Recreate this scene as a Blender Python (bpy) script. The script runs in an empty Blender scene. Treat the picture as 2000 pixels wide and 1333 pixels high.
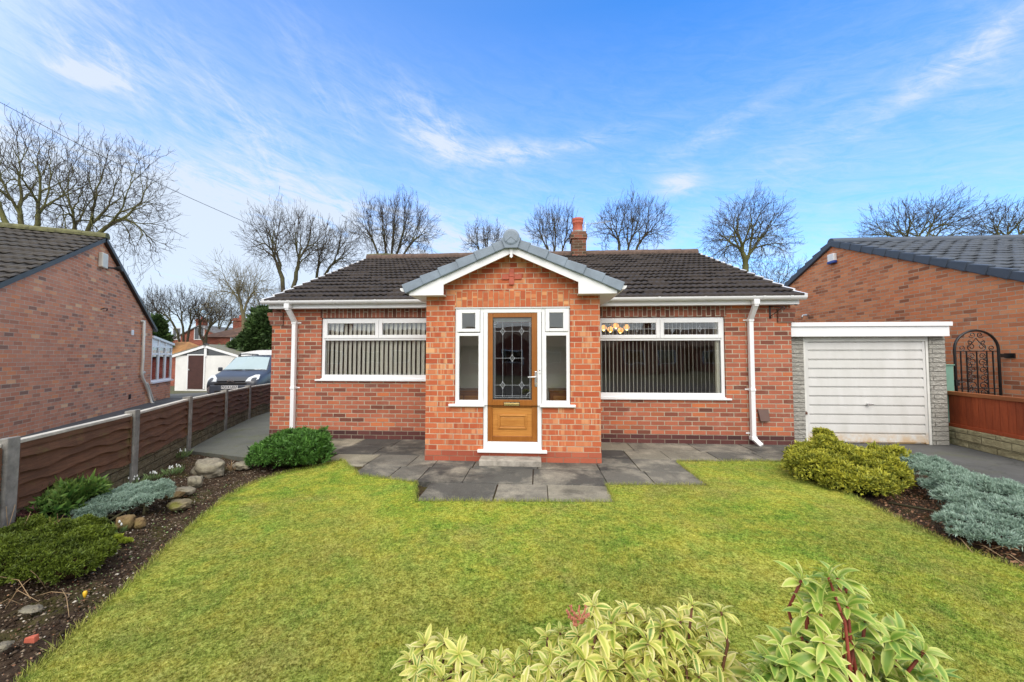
EXPO = 1.5
import bpy, math, random
import numpy as np
from mathutils import Vector, Matrix
random.seed(7); RNG = np.random.default_rng(7)
SC = bpy.context.scene
COL = SC.collection
# ------------------------------------------------------------------ camera model (photo 2000 x 1333)
F = 740.0; TH = math.atan(.065); PH = math.atan(30.5/740); H = 1.45
cT, sT, cP, sP = math.cos(TH), math.sin(TH), math.cos(PH), math.sin(PH)
FWD = Vector((-sT*cP, cT*cP, sP)); UP = Vector((sT*sP, -cT*sP, cP)); RT = Vector((cT, sT, 0))
FH = Vector((-sT, cT, 0)); EYE = Vector((0, 0, H))
def ray(px, py): return RT*((px-1000)/F) + UP*((666.5-py)/F) + FWD
def onY(px, py, Y):
    d = ray(px, py); return EYE + d*(Y/d.y)
def onX(px, py, X):
    d = ray(px, py); return EYE + d*(X/d.x)
def onZ(px, py, z=0.0):
    d = ray(px, py); return EYE + d*((z-H)/d.z)
def dp(px, py, Z):
    d = ray(px, py); return EYE + d*(Z/d.dot(FH))
def cam_xy(X, Z, z=0.0):
    v = RT*X + FH*Z; return Vector((v.x, v.y, z))
def gz(y):                     # the land falls away gently behind the houses
    return 0.0 if y < 13 else max(-.06*(y-13), -.75)
# ------------------------------------------------------------------ objects
OFF = {}
def tag(o, label=None, cat=None, group=None, kind=None):
    if label: o['label'] = label
    if cat: o['category'] = cat
    if group: o['group'] = group
    if kind: o['kind'] = kind
    return o
def thing(name, label, cat, loc=(0, 0, 0), rotz=0.0, group=None, local=False):
    o = bpy.data.objects.new(name, None); COL.objects.link(o)
    o.empty_display_size = .2
    o.location = loc; o.rotation_euler = (0, 0, rotz)
    OFF[o.name] = (Vector((0, 0, 0)) if local else Vector(loc))
    return tag(o, label, cat, group)
def link(name, me, mat=None, parent=None, off=None):
    o = bpy.data.objects.new(name, me); COL.objects.link(o)
    if mat is not None and not me.materials: me.materials.append(mat)
    if parent is not None:
        o.parent = parent
        OFF[o.name] = OFF.get(parent.name, Vector((0, 0, 0)))
    else: OFF[o.name] = Vector((0, 0, 0))
    return o
def copy_tree(o, parent=None):
    c = o.copy(); COL.objects.link(c); c.parent = parent
    for ch in list(o.children): copy_tree(ch, c)
    return c
class MB:
    def __init__(s): s.v = []; s.f = []; s.uv = []; s.swap = False
    def poly(s, pts, uv=None):
        b = len(s.v); s.v += [tuple(p) for p in pts]; s.f.append(tuple(range(b, b+len(pts))))
        s.uv.append(uv if uv is not None else s.swap)
    def box(s, x0, x1, y0, y1, z0, z1):
        P = lambda *a: Vector(a)
        a, b, c, d = P(x0,y0,z0), P(x1,y0,z0), P(x1,y1,z0), P(x0,y1,z0)
        e, f, g, h = P(x0,y0,z1), P(x1,y0,z1), P(x1,y1,z1), P(x0,y1,z1)
        s.hexa([a,b,c,d,e,f,g,h])
    def hexa(s, p):
        b = len(s.v); s.v += [tuple(q) for q in p]
        for q in ((0,3,2,1),(4,5,6,7),(0,1,5,4),(1,2,6,5),(2,3,7,6),(3,0,4,7)):
            s.f.append(tuple(b+i for i in q)); s.uv.append(s.swap)
    def bar(s, p, q, w, h, up=Vector((0,0,1))):          # rectangular bar from p to q
        p, q = Vector(p), Vector(q); d = (q-p).normalized()
        r = d.cross(up)
        if r.length < 1e-4: r = Vector((1,0,0))
        r.normalize(); u = r.cross(d).normalized(); r = r*(w/2); u = u*(h/2)
        s.hexa([p-r-u, p+r-u, q+r-u, q-r-u, p-r+u, p+r+u, q+r+u, q-r+u])
    def tube(s, pts, rad, n=8, close=False):
        pts = [Vector(p) for p in pts]; N = len(pts)
        rr = rad if isinstance(rad, (list, tuple)) else [rad]*N
        b = len(s.v); u = None
        for i, p in enumerate(pts):
            if close: d = pts[(i+1) % N]-pts[i-1]
            else: d = pts[min(i+1, N-1)]-pts[max(i-1, 0)]
            d.normalize()
            if u is None:
                u = d.cross(Vector((0,0,1)))
                if u.length < 1e-3: u = d.cross(Vector((0,1,0)))
            u = (u - d*u.dot(d)).normalized(); w = d.cross(u)
            for k in range(n):
                a = 2*math.pi*k/n
                s.v.append(tuple(p + u*(math.cos(a)*rr[i]) + w*(math.sin(a)*rr[i])))
        M = N if close else N-1
        for i in range(M):
            for k in range(n):
                j = (i+1) % N
                s.f.append((b+i*n+k, b+i*n+(k+1) % n, b+j*n+(k+1) % n, b+j*n+k)); s.uv.append(s.swap)
        if not close:
            s.f.append(tuple(b+k for k in range(n))[::-1]); s.uv.append(s.swap)
            s.f.append(tuple(b+(N-1)*n+k for k in range(n))); s.uv.append(s.swap)
    def lathe(s, prof, c, n=20, ax='z'):
        c = Vector(c); b = len(s.v)
        for r, h in prof:
            for k in range(n):
                a = 2*math.pi*k/n
                if ax == 'z': p = Vector((r*math.cos(a), r*math.sin(a), h))
                elif ax == 'y': p = Vector((r*math.cos(a), h, r*math.sin(a)))
                else: p = Vector((h, r*math.cos(a), r*math.sin(a)))
                s.v.append(tuple(c+p))
        for i in range(len(prof)-1):
            for k in range(n):
                s.f.append((b+i*n+k, b+i*n+(k+1) % n, b+(i+1)*n+(k+1) % n, b+(i+1)*n+k)); s.uv.append(s.swap)
        s.f.append(tuple(b+k for k in range(n))[::-1]); s.uv.append(s.swap)
        s.f.append(tuple(b+(len(prof)-1)*n+k for k in range(n))); s.uv.append(s.swap)
    def prism(s, pts, y0, y1):                            # polygon in x,z (list of (x,z)) extruded along y
        n = len(pts)
        s.poly([(x, y0, z) for x, z in pts]); s.poly([(x, y1, z) for x, z in pts][::-1])
        for i in range(n):
            a, b2 = pts[i], pts[(i+1) % n]
            s.poly([(a[0],y0,a[1]), (a[0],y1,a[1]), (b2[0],y1,b2[1]), (b2[0],y0,b2[1])])
    def prismx(s, pts, x0, x1):                           # polygon in y,z extruded along x
        n = len(pts)
        s.poly([(x0, y, z) for y, z in pts]); s.poly([(x1, y, z) for y, z in pts][::-1])
        for i in range(n):
            a, b2 = pts[i], pts[(i+1) % n]
            s.poly([(x0,a[0],a[1]), (x0,b2[0],b2[1]), (x1,b2[0],b2[1]), (x1,a[0],a[1])])
    def build(s, name, mat, parent=None, smooth=False, bevel=0, recalc=True):
        off = OFF.get(parent.name, Vector((0,0,0))) if parent is not None else Vector((0,0,0))
        me = bpy.data.meshes.new(name)
        me.from_pydata([(v[0]-off.x, v[1]-off.y, v[2]-off.z) for v in s.v], [], s.f)
        uvl = me.uv_layers.new(name='UVMap')
        buf = []
        for poly in me.polygons:
            nx, ny, nz = (abs(c) for c in poly.normal)
            sw = s.uv[poly.index]
            for vi in poly.vertices:
                x, y, z = s.v[vi]
                if nz > max(nx, ny)*1.2: u, w = x, y
                elif ny >= nx: u, w = x, z
                else: u, w = y, z
                if sw: u, w = w, u
                buf += [u, w]
        uvl.data.foreach_set('uv', buf)
        if recalc:
            import bmesh
            bm = bmesh.new(); bm.from_mesh(me); bmesh.ops.recalc_face_normals(bm, faces=bm.faces); bm.to_mesh(me); bm.free()
        if smooth: me.polygons.foreach_set('use_smooth', [True]*len(me.polygons))
        o = link(name, me, mat, parent)
        if bevel:
            m = o.modifiers.new('b', 'BEVEL'); m.width = bevel; m.segments = 2; m.limit_method = 'ANGLE'
        return o
def fast(name, V, Fc, mat, parent=None, smooth=False, attr=None):
    """numpy mesh: V (n,3) world, Fc (m,k) faces; attr = per vertex float array"""
    V = np.asarray(V, dtype=np.float32); Fc = np.asarray(Fc, dtype=np.int32)
    off = OFF.get(parent.name, Vector((0,0,0))) if parent is not None else Vector((0,0,0))
    V = V - np.array(off, dtype=np.float32)
    me = bpy.data.meshes.new(name); k = Fc.shape[1]
    me.vertices.add(len(V)); me.vertices.foreach_set('co', V.ravel())
    me.loops.add(Fc.size); me.loops.foreach_set('vertex_index', Fc.ravel())
    me.polygons.add(len(Fc)); me.polygons.foreach_set('loop_start', np.arange(0, Fc.size, k, dtype=np.int32))
    if smooth: me.polygons.foreach_set('use_smooth', np.ones(len(Fc), dtype=bool))
    me.update(calc_edges=True)
    if attr is not None:
        a = me.attributes.new('tip', 'FLOAT', 'POINT'); a.data.foreach_set('value', np.asarray(attr, dtype=np.float32))
    return link(name, me, mat, parent)
# ------------------------------------------------------------------ materials
def srgb(r, g, b):
    f = lambda c: (c/255/12.92) if c/255 <= .04045 else ((c/255+.055)/1.055)**2.4
    return (f(r), f(g), f(b), 1)
class NT:
    def __init__(s, name):
        s.m = bpy.data.materials.new(name); s.m.use_nodes = True
        s.t = s.m.node_tree; s.t.nodes.clear()
        s.out = s.n('ShaderNodeOutputMaterial')
    def n(s, ty, **kw):
        nd = s.t.nodes.new(ty)
        for k, v in kw.items(): setattr(nd, k, v)
        return nd
    def l(s, a, b): s.t.links.new(a, b)
    def set(s, sock, v):
        if isinstance(v, bpy.types.NodeSocket): s.l(v, sock)
        else: sock.default_value = v
    def coord(s, kind='Object'):
        return s.n('ShaderNodeTexCoord').outputs[kind]
    def pos(s): return s.n('ShaderNodeNewGeometry').outputs['Position']
    def mapv(s, v, scale=(1,1,1), loc=(0,0,0), rot=(0,0,0)):
        m = s.n('ShaderNodeMapping'); s.l(v, m.inputs[0]); m.inputs['Scale'].default_value = scale
        m.inputs['Location'].default_value = loc; m.inputs['Rotation'].default_value = rot; return m.outputs[0]
    def noise(s, v, scale, detail=4, rough=.6, dist=0, out='Fac'):
        n = s.n('ShaderNodeTexNoise'); s.l(v, n.inputs['Vector']); n.inputs['Scale'].default_value = scale
        n.inputs['Detail'].default_value = detail; n.inputs['Roughness'].default_value = rough
        n.inputs['Distortion'].default_value = dist; return n.outputs[out]
    def ramp(s, fac, stops, interp='LINEAR'):
        r = s.n('ShaderNodeValToRGB'); s.set(r.inputs[0], fac); cr = r.color_ramp; cr.interpolation = interp
        while len(cr.elements) < len(stops): cr.elements.new(.5)
        for e, (p, c) in zip(cr.elements, stops):
            e.position = p
            e.color = (c, c, c, 1) if isinstance(c, (int, float)) else (tuple(c) if len(c) == 4 else (*c, 1))
        return r.outputs[0]
    def mix(s, fac, a, b, mode='MIX'):
        m = s.n('ShaderNodeMix', data_type='RGBA', blend_type=mode)
        s.set(m.inputs[0], fac); s.set(m.inputs[6], a); s.set(m.inputs[7], b); return m.outputs[2]
    def math(s, op, a, b=0.0, c=None, clamp=False):
        m = s.n('ShaderNodeMath', operation=op, use_clamp=clamp); s.set(m.inputs[0], a); s.set(m.inputs[1], b)
        if c is not None: s.set(m.inputs[2], c)
        return m.outputs[0]
    def sep(s, v):
        x = s.n('ShaderNodeSeparateXYZ'); s.l(v, x.inputs[0]); return x.outputs
    def comb(s, x, y, z):
        c = s.n('ShaderNodeCombineXYZ'); s.set(c.inputs[0], x); s.set(c.inputs[1], y); s.set(c.inputs[2], z); return c.outputs[0]
    def bump(s, h, strength=.5, dist=.01, normal=None):
        b = s.n('ShaderNodeBump'); s.l(h, b.inputs['Height']); b.inputs['Strength'].default_value = strength
        b.inputs['Distance'].default_value = dist
        if normal is not None: s.l(normal, b.inputs['Normal'])
        return b.outputs[0]
    def isl(s): return s.n('ShaderNodeNewGeometry').outputs['Random Per Island']
    def attr(s, nm):
        a = s.n('ShaderNodeAttribute'); a.attribute_name = nm; return a.outputs['Fac']
    def bsdf(s, col, rough=.7, normal=None, metal=0, spec=.5, emit=None, estr=0, coat=0, sss=0):
        b = s.n('ShaderNodeBsdfPrincipled')
        s.set(b.inputs['Base Color'], col); s.set(b.inputs['Roughness'], rough); s.set(b.inputs['Metallic'], metal)
        b.inputs['Specular IOR Level'].default_value = spec
        b.inputs['Coat Weight'].default_value = coat
        if normal is not None: s.l(normal, b.inputs['Normal'])
        if emit is not None: s.set(b.inputs['Emission Color'], emit); b.inputs['Emission Strength'].default_value = estr
        s.l(b.outputs[0], s.out.inputs[0]); return s.m
def plain(name, c, rough=.6, var=.12, scale=6, metal=0, spec=.5, bump=0, bscale=80, coat=0, coords='Object'):
    n = NT(name); co = n.coord(coords)
    k = n.noise(co, scale, 6, .65)
    c = c if len(c) == 4 else (*c, 1)
    d = tuple(x*(1-var*1.6) for x in c[:3])+(1,); e = tuple(min(1, x*(1+var)) for x in c[:3])+(1,)
    col = n.ramp(k, [(.3, d), (.7, e)])
    nm = n.bump(n.noise(co, bscale, 5, .6), .6, bump) if bump else None
    rr = n.math('ADD', n.math('MULTIPLY', k, .2), rough-.1)
    return n.bsdf(col, rr, nm, metal, spec, coat=coat)
def brick(name, stops, mortar, bw=.225, bh=.075, blotch=None, wear=.35, msize=.0055, seed=0.0, fine=.25, pale=0):
    n = NT(name); uv = n.mapv(n.coord('UV'), loc=(seed, 0, 0))
    wob = n.noise(uv, 9, 2, .5, out='Color')
    uvw = n.n('ShaderNodeVectorMath', operation='MULTIPLY_ADD'); n.l(wob, uvw.inputs[0]); uvw.inputs[1].default_value = (.006, .005, 0); n.l(uv, uvw.inputs[2])
    b = n.n('ShaderNodeTexBrick'); n.l(uvw.outputs[0], b.inputs['Vector'])
    b.inputs['Color1'].default_value = (0,0,0,1); b.inputs['Color2'].default_value = (1,1,1,1); b.inputs['Mortar'].default_value = (.5,.5,.5,1)
    b.inputs['Scale'].default_value = 1; b.inputs['Mortar Size'].default_value = msize; b.inputs['Mortar Smooth'].default_value = .15
    b.inputs['Brick Width'].default_value = bw; b.inputs['Row Height'].default_value = bh; b.offset = .5
    base = n.ramp(b.outputs['Color'], stops)
    sp = n.noise(n.mapv(uv, (1, 1.6, 1)), 55, 6, .7)
    base = n.mix(fine, base, n.ramp(sp, [(.3, .35), (.72, .95)]), 'SOFT_LIGHT')
    if blotch:
        sx = n.sep(uv); rowi = n.math('FLOOR', n.math('DIVIDE', sx[1], bh)); bl = n.noise(n.comb(n.math('MULTIPLY', sx[0], 13), n.math('MULTIPLY', rowi, 5.37), 0), 1.0, 2, .5)
        bl2 = n.noise(uv, 1.1, 3, .6)
        amt = n.math('MULTIPLY', n.ramp(bl, [(.53, 0), (.60, .8)]), n.ramp(bl2, [(.38, .06), (.60, .75)]))
        base = n.mix(amt, base, blotch)
        bl3 = n.noise(n.comb(n.math('MULTIPLY', sx[0], 17), n.math('MULTIPLY', rowi, 3.11), 4), 1.0, 2, .5)
        base = n.mix(n.math('MULTIPLY', n.ramp(bl3, [(.58, 0), (.68, 1)]), .22), base, (.27, .08, .04, 1))
    big = n.noise(uv, .9, 5, .6)
    base = n.mix(wear, base, n.ramp(big, [(.3, .3), (.7, .72)]), 'SOFT_LIGHT')
    if pale:
        pl = n.noise(n.mapv(uv, loc=(31, 5, 0)), 2.6, 5, .7)
        base = n.mix(n.math('MULTIPLY', n.ramp(pl, [(.55, 0), (.75, 1)]), pale), base, (.5, .38, .3, 1))
    mcol = n.mix(n.ramp(n.noise(uv, 6, 5, .7), [(.35, 0), (.65, 1)]), mortar, tuple(x*.62 for x in mortar[:3])+(1,))
    col = n.mix(b.outputs['Fac'], base, mcol)
    h = n.math('ADD', n.math('MULTIPLY', n.math('SUBTRACT', 1.0, b.outputs['Fac']), 1.0), n.math('MULTIPLY', sp, .35))
    return n.bsdf(col, .88, n.bump(h, .8, .006), spec=.25)
def tilemat(name, c1, c2, stain, moss=0, rough=.75, tw=.3, th=.3):
    n = NT(name); uv = n.coord('UV')
    b = n.n('ShaderNodeTexBrick'); n.l(uv, b.inputs['Vector'])
    b.inputs['Color1'].default_value = (0,0,0,1); b.inputs['Color2'].default_value = (1,1,1,1); b.inputs['Mortar'].default_value = (.4,.4,.4,1)
    b.inputs['Scale'].default_value = 1; b.inputs['Mortar Size'].default_value = .0; b.inputs['Brick Width'].default_value = tw; b.inputs['Row Height'].default_value = th
    col = n.mix(b.outputs['Color'], c1, c2)
    k = n.noise(uv, 18, 8, .75); k2 = n.noise(uv, 1.6, 5, .6)
    col = n.mix(n.math('MULTIPLY', n.ramp(k, [(.42, 0), (.7, 1)]), .55), col, stain)
    col = n.mix(.5, col, n.ramp(k2, [(.3, .3), (.7, .7)]), 'SOFT_LIGHT')
    sk = n.noise(n.mapv(uv, (14, 1.2, 1)), 1.5, 5, .7)
    col = n.mix(n.math('MULTIPLY', n.ramp(sk, [(.5, 0), (.75, 1)]), .4), col, stain)
    if moss:
        mk = n.math('MULTIPLY', n.ramp(n.noise(uv, 5, 8, .8), [(.52, 0), (.62, 1)]), moss)
        col = n.mix(mk, col, (.12, .13, .03, 1))
    return n.bsdf(col, rough, n.bump(k, .5, .004), spec=.35)
M = {}
M['upvc'] = plain('white_upvc', (.78, .79, .80), .32, .03, 3)
M['upvc_dirty'] = plain('white_paint_weathered', (.66, .66, .62), .5, .08, 4)
M['pipe_cream'] = plain('cream_pipe', (.68, .66, .58), .45, .08, 5)
M['black'] = plain('black_paint', (.012, .012, .013), .4, .2)
M['dark'] = plain('dark_gap', (.02, .018, .016), .8, .2)
M['seal'] = plain('rubber_seal', (.03, .03, .03), .6, .1)
M['brick_main'] = brick('brick_main', [(0, srgb(100,62,52)), (.15, srgb(134,78,62)), (.35, srgb(160,92,70)), (.6, srgb(176,104,78)), (.82, srgb(148,86,68)), (.93, srgb(192,110,70)), (1, srgb(116,72,62))], (.48, .40, .30, 1), pale=.25, msize=.0075)
M['brick_plinth'] = brick('brick_plinth', [(0, srgb(66,44,44)), (.5, srgb(96,58,54)), (1, srgb(80,50,50))], (.30, .25, .19, 1))
M['brick_porch'] = brick('brick_porch', [(0, srgb(156,74,50)), (.3, srgb(178,92,60)), (.6, srgb(192,108,70)), (.85, srgb(170,84,54)), (1, srgb(206,136,94))], (.60, .46, .33, 1), blotch=srgb(222, 180, 132), seed=3.3, wear=.25, msize=.006)
M['brick_terra'] = brick('brick_terracotta', [(0, srgb(148,76,58)), (1, srgb(172,94,70))], (.36, .2, .13, 1), seed=1.1)
M['brick_left'] = brick('brick_left', [(0, srgb(134,104,90)), (.08, srgb(170,118,94)), (.3, srgb(196,128,98)), (.55, srgb(208,142,110)), (.8, srgb(190,132,106)), (.95, srgb(214,138,96)), (1, srgb(220,178,138))], (.66, .54, .42, 1), seed=5.2, pale=.2)
M['brick_right'] = brick('brick_right', [(0, srgb(142,90,66)), (.12, srgb(176,110,78)), (.4, srgb(200,126,88)), (.7, srgb(212,140,98)), (.9, srgb(192,116,80)), (1, srgb(214,130,86))], (.54, .43, .32, 1), seed=8.7, pale=.3, msize=.0065)
M['brick_far'] = brick('brick_far', [(0, srgb(120,62,50)), (1, srgb(160,84,66))], (.4, .32, .24, 1), seed=2.2)
M['terra'] = plain('terracotta', srgb(180, 92, 70), .7, .15, 9)
M['soldier'] = brick('brick_soldier', [(0, srgb(92,58,48)), (.5, srgb(120,74,60)), (1, srgb(142,88,70))], (.48, .40, .32, 1), msize=.007)
M['soldier_porch'] = brick('brick_soldier_porch', [(0, srgb(160,80,54)), (.5, srgb(190,110,72)), (1, srgb(174,90,58))], (.55, .36, .22, 1), blotch=srgb(232, 186, 130), seed=9)
M['tile_main'] = tilemat('tile_main', srgb(50,44,41), srgb(57,50,46), srgb(66,59,54), moss=0, tw=.3, th=.3)
M['tile_left'] = tilemat('tile_left', srgb(56,52,48), srgb(64,60,56), srgb(84,79,73), moss=.06, tw=.3, th=.3)
M['tile_right'] = tilemat('tile_right', srgb(74,80,88), srgb(76,82,91), srgb(84,91,100), moss=0, rough=.78, tw=.33, th=.33)
M['verge_right'] = plain('slate_verge', srgb(66, 76, 90), .5, .1, 3)
M['ridge_main'] = plain('ridge_clay', srgb(98, 80, 70), .85, .3, 9, bump=.004)
M['ridge_moss'] = plain('ridge_mossy', srgb(104, 104, 70), .9, .4, 7, bump=.008)
M['verge_porch'] = plain('slate_verge_porch', srgb(122, 136, 150), .5, .16, 4)
M['chim'] = brick('brick_chimney', [(0, srgb(70,60,46)), (.5, srgb(112,74,58)), (1, srgb(150,84,66))], (.3, .26, .2, 1), wear=.5)
def glass_mat(name, tint=(.985,.99,.985,1), refl=1.0, rough=.0):
    n = NT(name)
    g = n.n('ShaderNodeBsdfGlossy'); g.inputs['Roughness'].default_value = rough; g.inputs['Color'].default_value = (.95,.97,1,1)
    t = n.n('ShaderNodeBsdfTransparent'); t.inputs[0].default_value = tint
    f = n.n('ShaderNodeFresnel'); f.inputs[0].default_value = 1.5
    k = n.math('MULTIPLY', f.outputs[0], 1.5*refl, clamp=True)
    w = n.noise(n.coord('Object'), 1.6, 2, .5)
    nm = n.bump(w, .12, .02); n.l(nm, g.inputs['Normal'])
    m = n.n('ShaderNodeMixShader'); n.l(k, m.inputs[0]); n.l(t.outputs[0], m.inputs[1]); n.l(g.outputs[0], m.inputs[2])
    n.l(m.outputs[0], n.out.inputs[0]); return n.m
M['glass'] = glass_mat('window_glass')
M['glass_dark'] = glass_mat('tinted_glass', (.45,.5,.5,1), 1.2)
M['blind'] = plain('blind_fabric', (.88,.85,.75), .8, .04, 5)
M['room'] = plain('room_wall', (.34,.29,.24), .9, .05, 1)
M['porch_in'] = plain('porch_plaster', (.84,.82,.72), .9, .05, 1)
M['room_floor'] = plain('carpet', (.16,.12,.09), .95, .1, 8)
M['brass'] = plain('brass', (.78,.58,.25), .28, .05, 5, metal=.9)
M['steel'] = plain('brushed_steel', (.62,.62,.62), .3, .05, 20, metal=.9)
M['lead'] = plain('lead_came', (.42,.45,.48), .45, .1, 20)
def wood(name, c1, c2, scale=(2,30,2), rough=.5, bump=.002, grain=.5, knots=0):
    n = NT(name); co = n.mapv(n.coord('Object'), scale)
    k = n.noise(co, 1.0, 8, .7, .8)
    k2 = n.noise(n.coord('Object'), 2.5, 4, .6)
    col = n.ramp(k, [(.32, c1), (.68, c2)])
    col = n.mix(.5, col, n.ramp(k2, [(.3, .3), (.7, .7)]), 'SOFT_LIGHT')
    col = n.mix(n.math('MULTIPLY', n.isl(), .3), col, tuple(x*.45 for x in c1[:3])+(1,))
    if knots:
        kk = n.noise(n.mapv(n.coord('Object'), (1,1,1), (5,5,5)), 3.2, 8, .75)
        col = n.mix(n.math('MULTIPLY', n.ramp(kk, [(.56, 0), (.66, 1)]), knots), col, (.13, .12, .035, 1))
    return n.bsdf(col, rough, n.bump(k, .6, bump), spec=.35)
M['oak'] = wood('golden_oak', srgb(140,84,32), srgb(164,104,44), (60,60,3), .35, .0008)
M['oak_panel'] = wood('golden_oak_panel', srgb(172,112,48), srgb(206,146,74), (3,60,40), .4, .001)
M['fence_brown'] = wood('fence_brown', srgb(78,54,40), srgb(116,80,58), (3,3,60), .85, .004, knots=.45)
M['fence_cap'] = plain('pale_timber_rail_lit', (.52,.49,.43), .75, .2, 6, bump=.003)  # light wood, with the daylight caught on its top put into the colour
M['fence_red'] = wood('fence_red', srgb(132,58,30), srgb(164,76,40), (40,40,4), .75, .002)
M['fence_red_cap'] = wood('fence_red_cap', srgb(126,72,40), srgb(160,98,58), (3,3,60), .75, .002)
M['concrete'] = plain('concrete_post', (.23,.22,.20), .9, .35, 7, bump=.006, bscale=60)
M['furn'] = wood('pine_furniture', srgb(130,80,40), srgb(160,104,56), (4,4,40), .5)
def rockface(name, c1, c2, dirt, bw=.3, bh=.11, bs=9, bd=.05):
    n = NT(name); uv = n.coord('UV'); ob = n.pos()
    b = n.n('ShaderNodeTexBrick'); n.l(uv, b.inputs['Vector']); b.inputs['Scale'].default_value = 1
    b.inputs['Color1'].default_value = (0,0,0,1); b.inputs['Color2'].default_value = (1,1,1,1); b.inputs['Mortar'].default_value = (.3,.3,.3,1)
    b.inputs['Mortar Size'].default_value = .008; b.inputs['Mortar Smooth'].default_value = .6; b.inputs['Brick Width'].default_value = bw; b.inputs['Row Height'].default_value = bh
    k = n.noise(n.mapv(ob, (1,1,1.8)), bs, 8, .68, .6)
    col = n.ramp(k, [(.3, c1), (.7, c2)])
    d = n.noise(ob, 3.0, 6, .7)
    col = n.mix(n.math('MULTIPLY', n.ramp(d, [(.5, 0), (.66, 1)]), .6), col, dirt)
    col = n.mix(n.math('MULTIPLY', b.outputs['Fac'], .6), col, tuple(x*.35 for x in c1[:3])+(1,))
    h = n.math('SUBTRACT', n.math('MULTIPLY', k, 1.5), n.math('MULTIPLY', b.outputs['Fac'], .7))
    return n.bsdf(col, .9, n.bump(h, 1, bd), spec=.2)
M['rock_grey'] = rockface('rockface_grey', srgb(168,166,158), srgb(206,204,194), srgb(190,188,180), .45, .075, 17, .05)
M['rock_sand'] = rockface('rockface_sand', srgb(140,130,100), srgb(200,190,152), srgb(84,82,66), .42, .11, 9, .05)
M['rock_dark'] = rockface('rockface_dark', srgb(88,80,62), srgb(132,122,98), srgb(66,70,40), .42, .1, 9, .04)
# paving, tarmac, soil, lawn
def slabmat():
    n = NT('flagstone'); ob = n.pos(); r = n.isl()
    c = n.ramp(r, [(0, srgb(66,66,64)), (.35, srgb(86,86,82)), (.7, srgb(106,104,97)), (1, srgb(134,130,114))])
    k = n.noise(ob, 1.7, 8, .7, .4)
    c = n.mix(n.math('MULTIPLY', n.ramp(k, [(.47, 0), (.64, 1)]), .6), c, srgb(170,164,148))
    k2 = n.noise(n.mapv(ob, loc=(4,9,0)), 1.3, 8, .7)
    c = n.mix(n.math('MULTIPLY', n.ramp(k2, [(.5, 0), (.66, 1)]), .75), c, srgb(46,46,46))
    sp = n.noise(ob, 170, 3, .7)
    c = n.mix(.7, c, n.ramp(sp, [(.3, .1), (.75, .98)]), 'SOFT_LIGHT')
    k3 = n.noise(ob, 34, 4, .7)
    c = n.mix(n.math('MULTIPLY', n.ramp(k3, [(.66, 0), (.72, 1)]), .5), c, srgb(160,160,150))
    return n.bsdf(c, n.math('ADD', n.math('MULTIPLY', k, .3), .62), n.bump(n.math('ADD', sp, n.math('MULTIPLY', k2, 2)), .5, .003), spec=.3)
M['slab'] = slabmat()
def tarmac(name, c1, c2, moss=.3, cracks=.5):
    n = NT(name); ob = n.pos()
    k = n.noise(ob, .9, 8, .7); sp = n.noise(ob, 130, 4, .8)
    c = n.ramp(k, [(.3, c1), (.7, c2)])
    c = n.mix(.5, c, n.ramp(sp, [(.3, .12), (.7, .95)]), 'SOFT_LIGHT')
    m = n.math('MULTIPLY', n.ramp(n.noise(n.mapv(ob, loc=(3,1,0)), 1.5, 8, .75), [(.52, 0), (.68, 1)]), moss)
    c = n.mix(m, c, srgb(92,98,50))
    v = n.n('ShaderNodeTexVoronoi', feature='DISTANCE_TO_EDGE'); w = n.n('ShaderNodeVectorMath', operation='MULTIPLY_ADD')
    n.l(n.noise(ob, 1.5, 5, .7, out='Color'), w.inputs[0]); w.inputs[1].default_value = (1.2,1.2,0); n.l(ob, w.inputs[2]); n.l(w.outputs[0], v.inputs['Vector']); v.inputs['Scale'].default_value = .45
    c = n.mix(n.math('MULTIPLY', n.ramp(v.outputs[0], [(0, 1), (.006, 0)]), cracks), c, (.02,.02,.018,1))
    return n.bsdf(c, .85, n.bump(sp, .6, .004), spec=.3)
M['tarmac'] = tarmac('tarmac', srgb(70,71,72), srgb(98,99,98))
M['path'] = tarmac('path_concrete', srgb(84,86,80), srgb(112,114,104), moss=.75, cracks=.2)
M['road'] = tarmac('road_asphalt', (.05,.05,.05,1), (.07,.07,.07,1), 0)
def soil():
    n = NT('soil'); ob = n.pos()
    k = n.noise(ob, 26, 8, .8); k2 = n.noise(ob, 3, 6, .7)
    c = n.ramp(k, [(.3, srgb(38,30,24)), (.55, srgb(74,60,48)), (.72, srgb(112,96,78))])
    c = n.mix(n.math('MULTIPLY', n.ramp(k2, [(.5, 0), (.66, 1)]), .45), c, srgb(86,90,36))
    return n.bsdf(c, .95, n.bump(k, 1, .02), spec=.15)
M['soil'] = soil()
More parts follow.
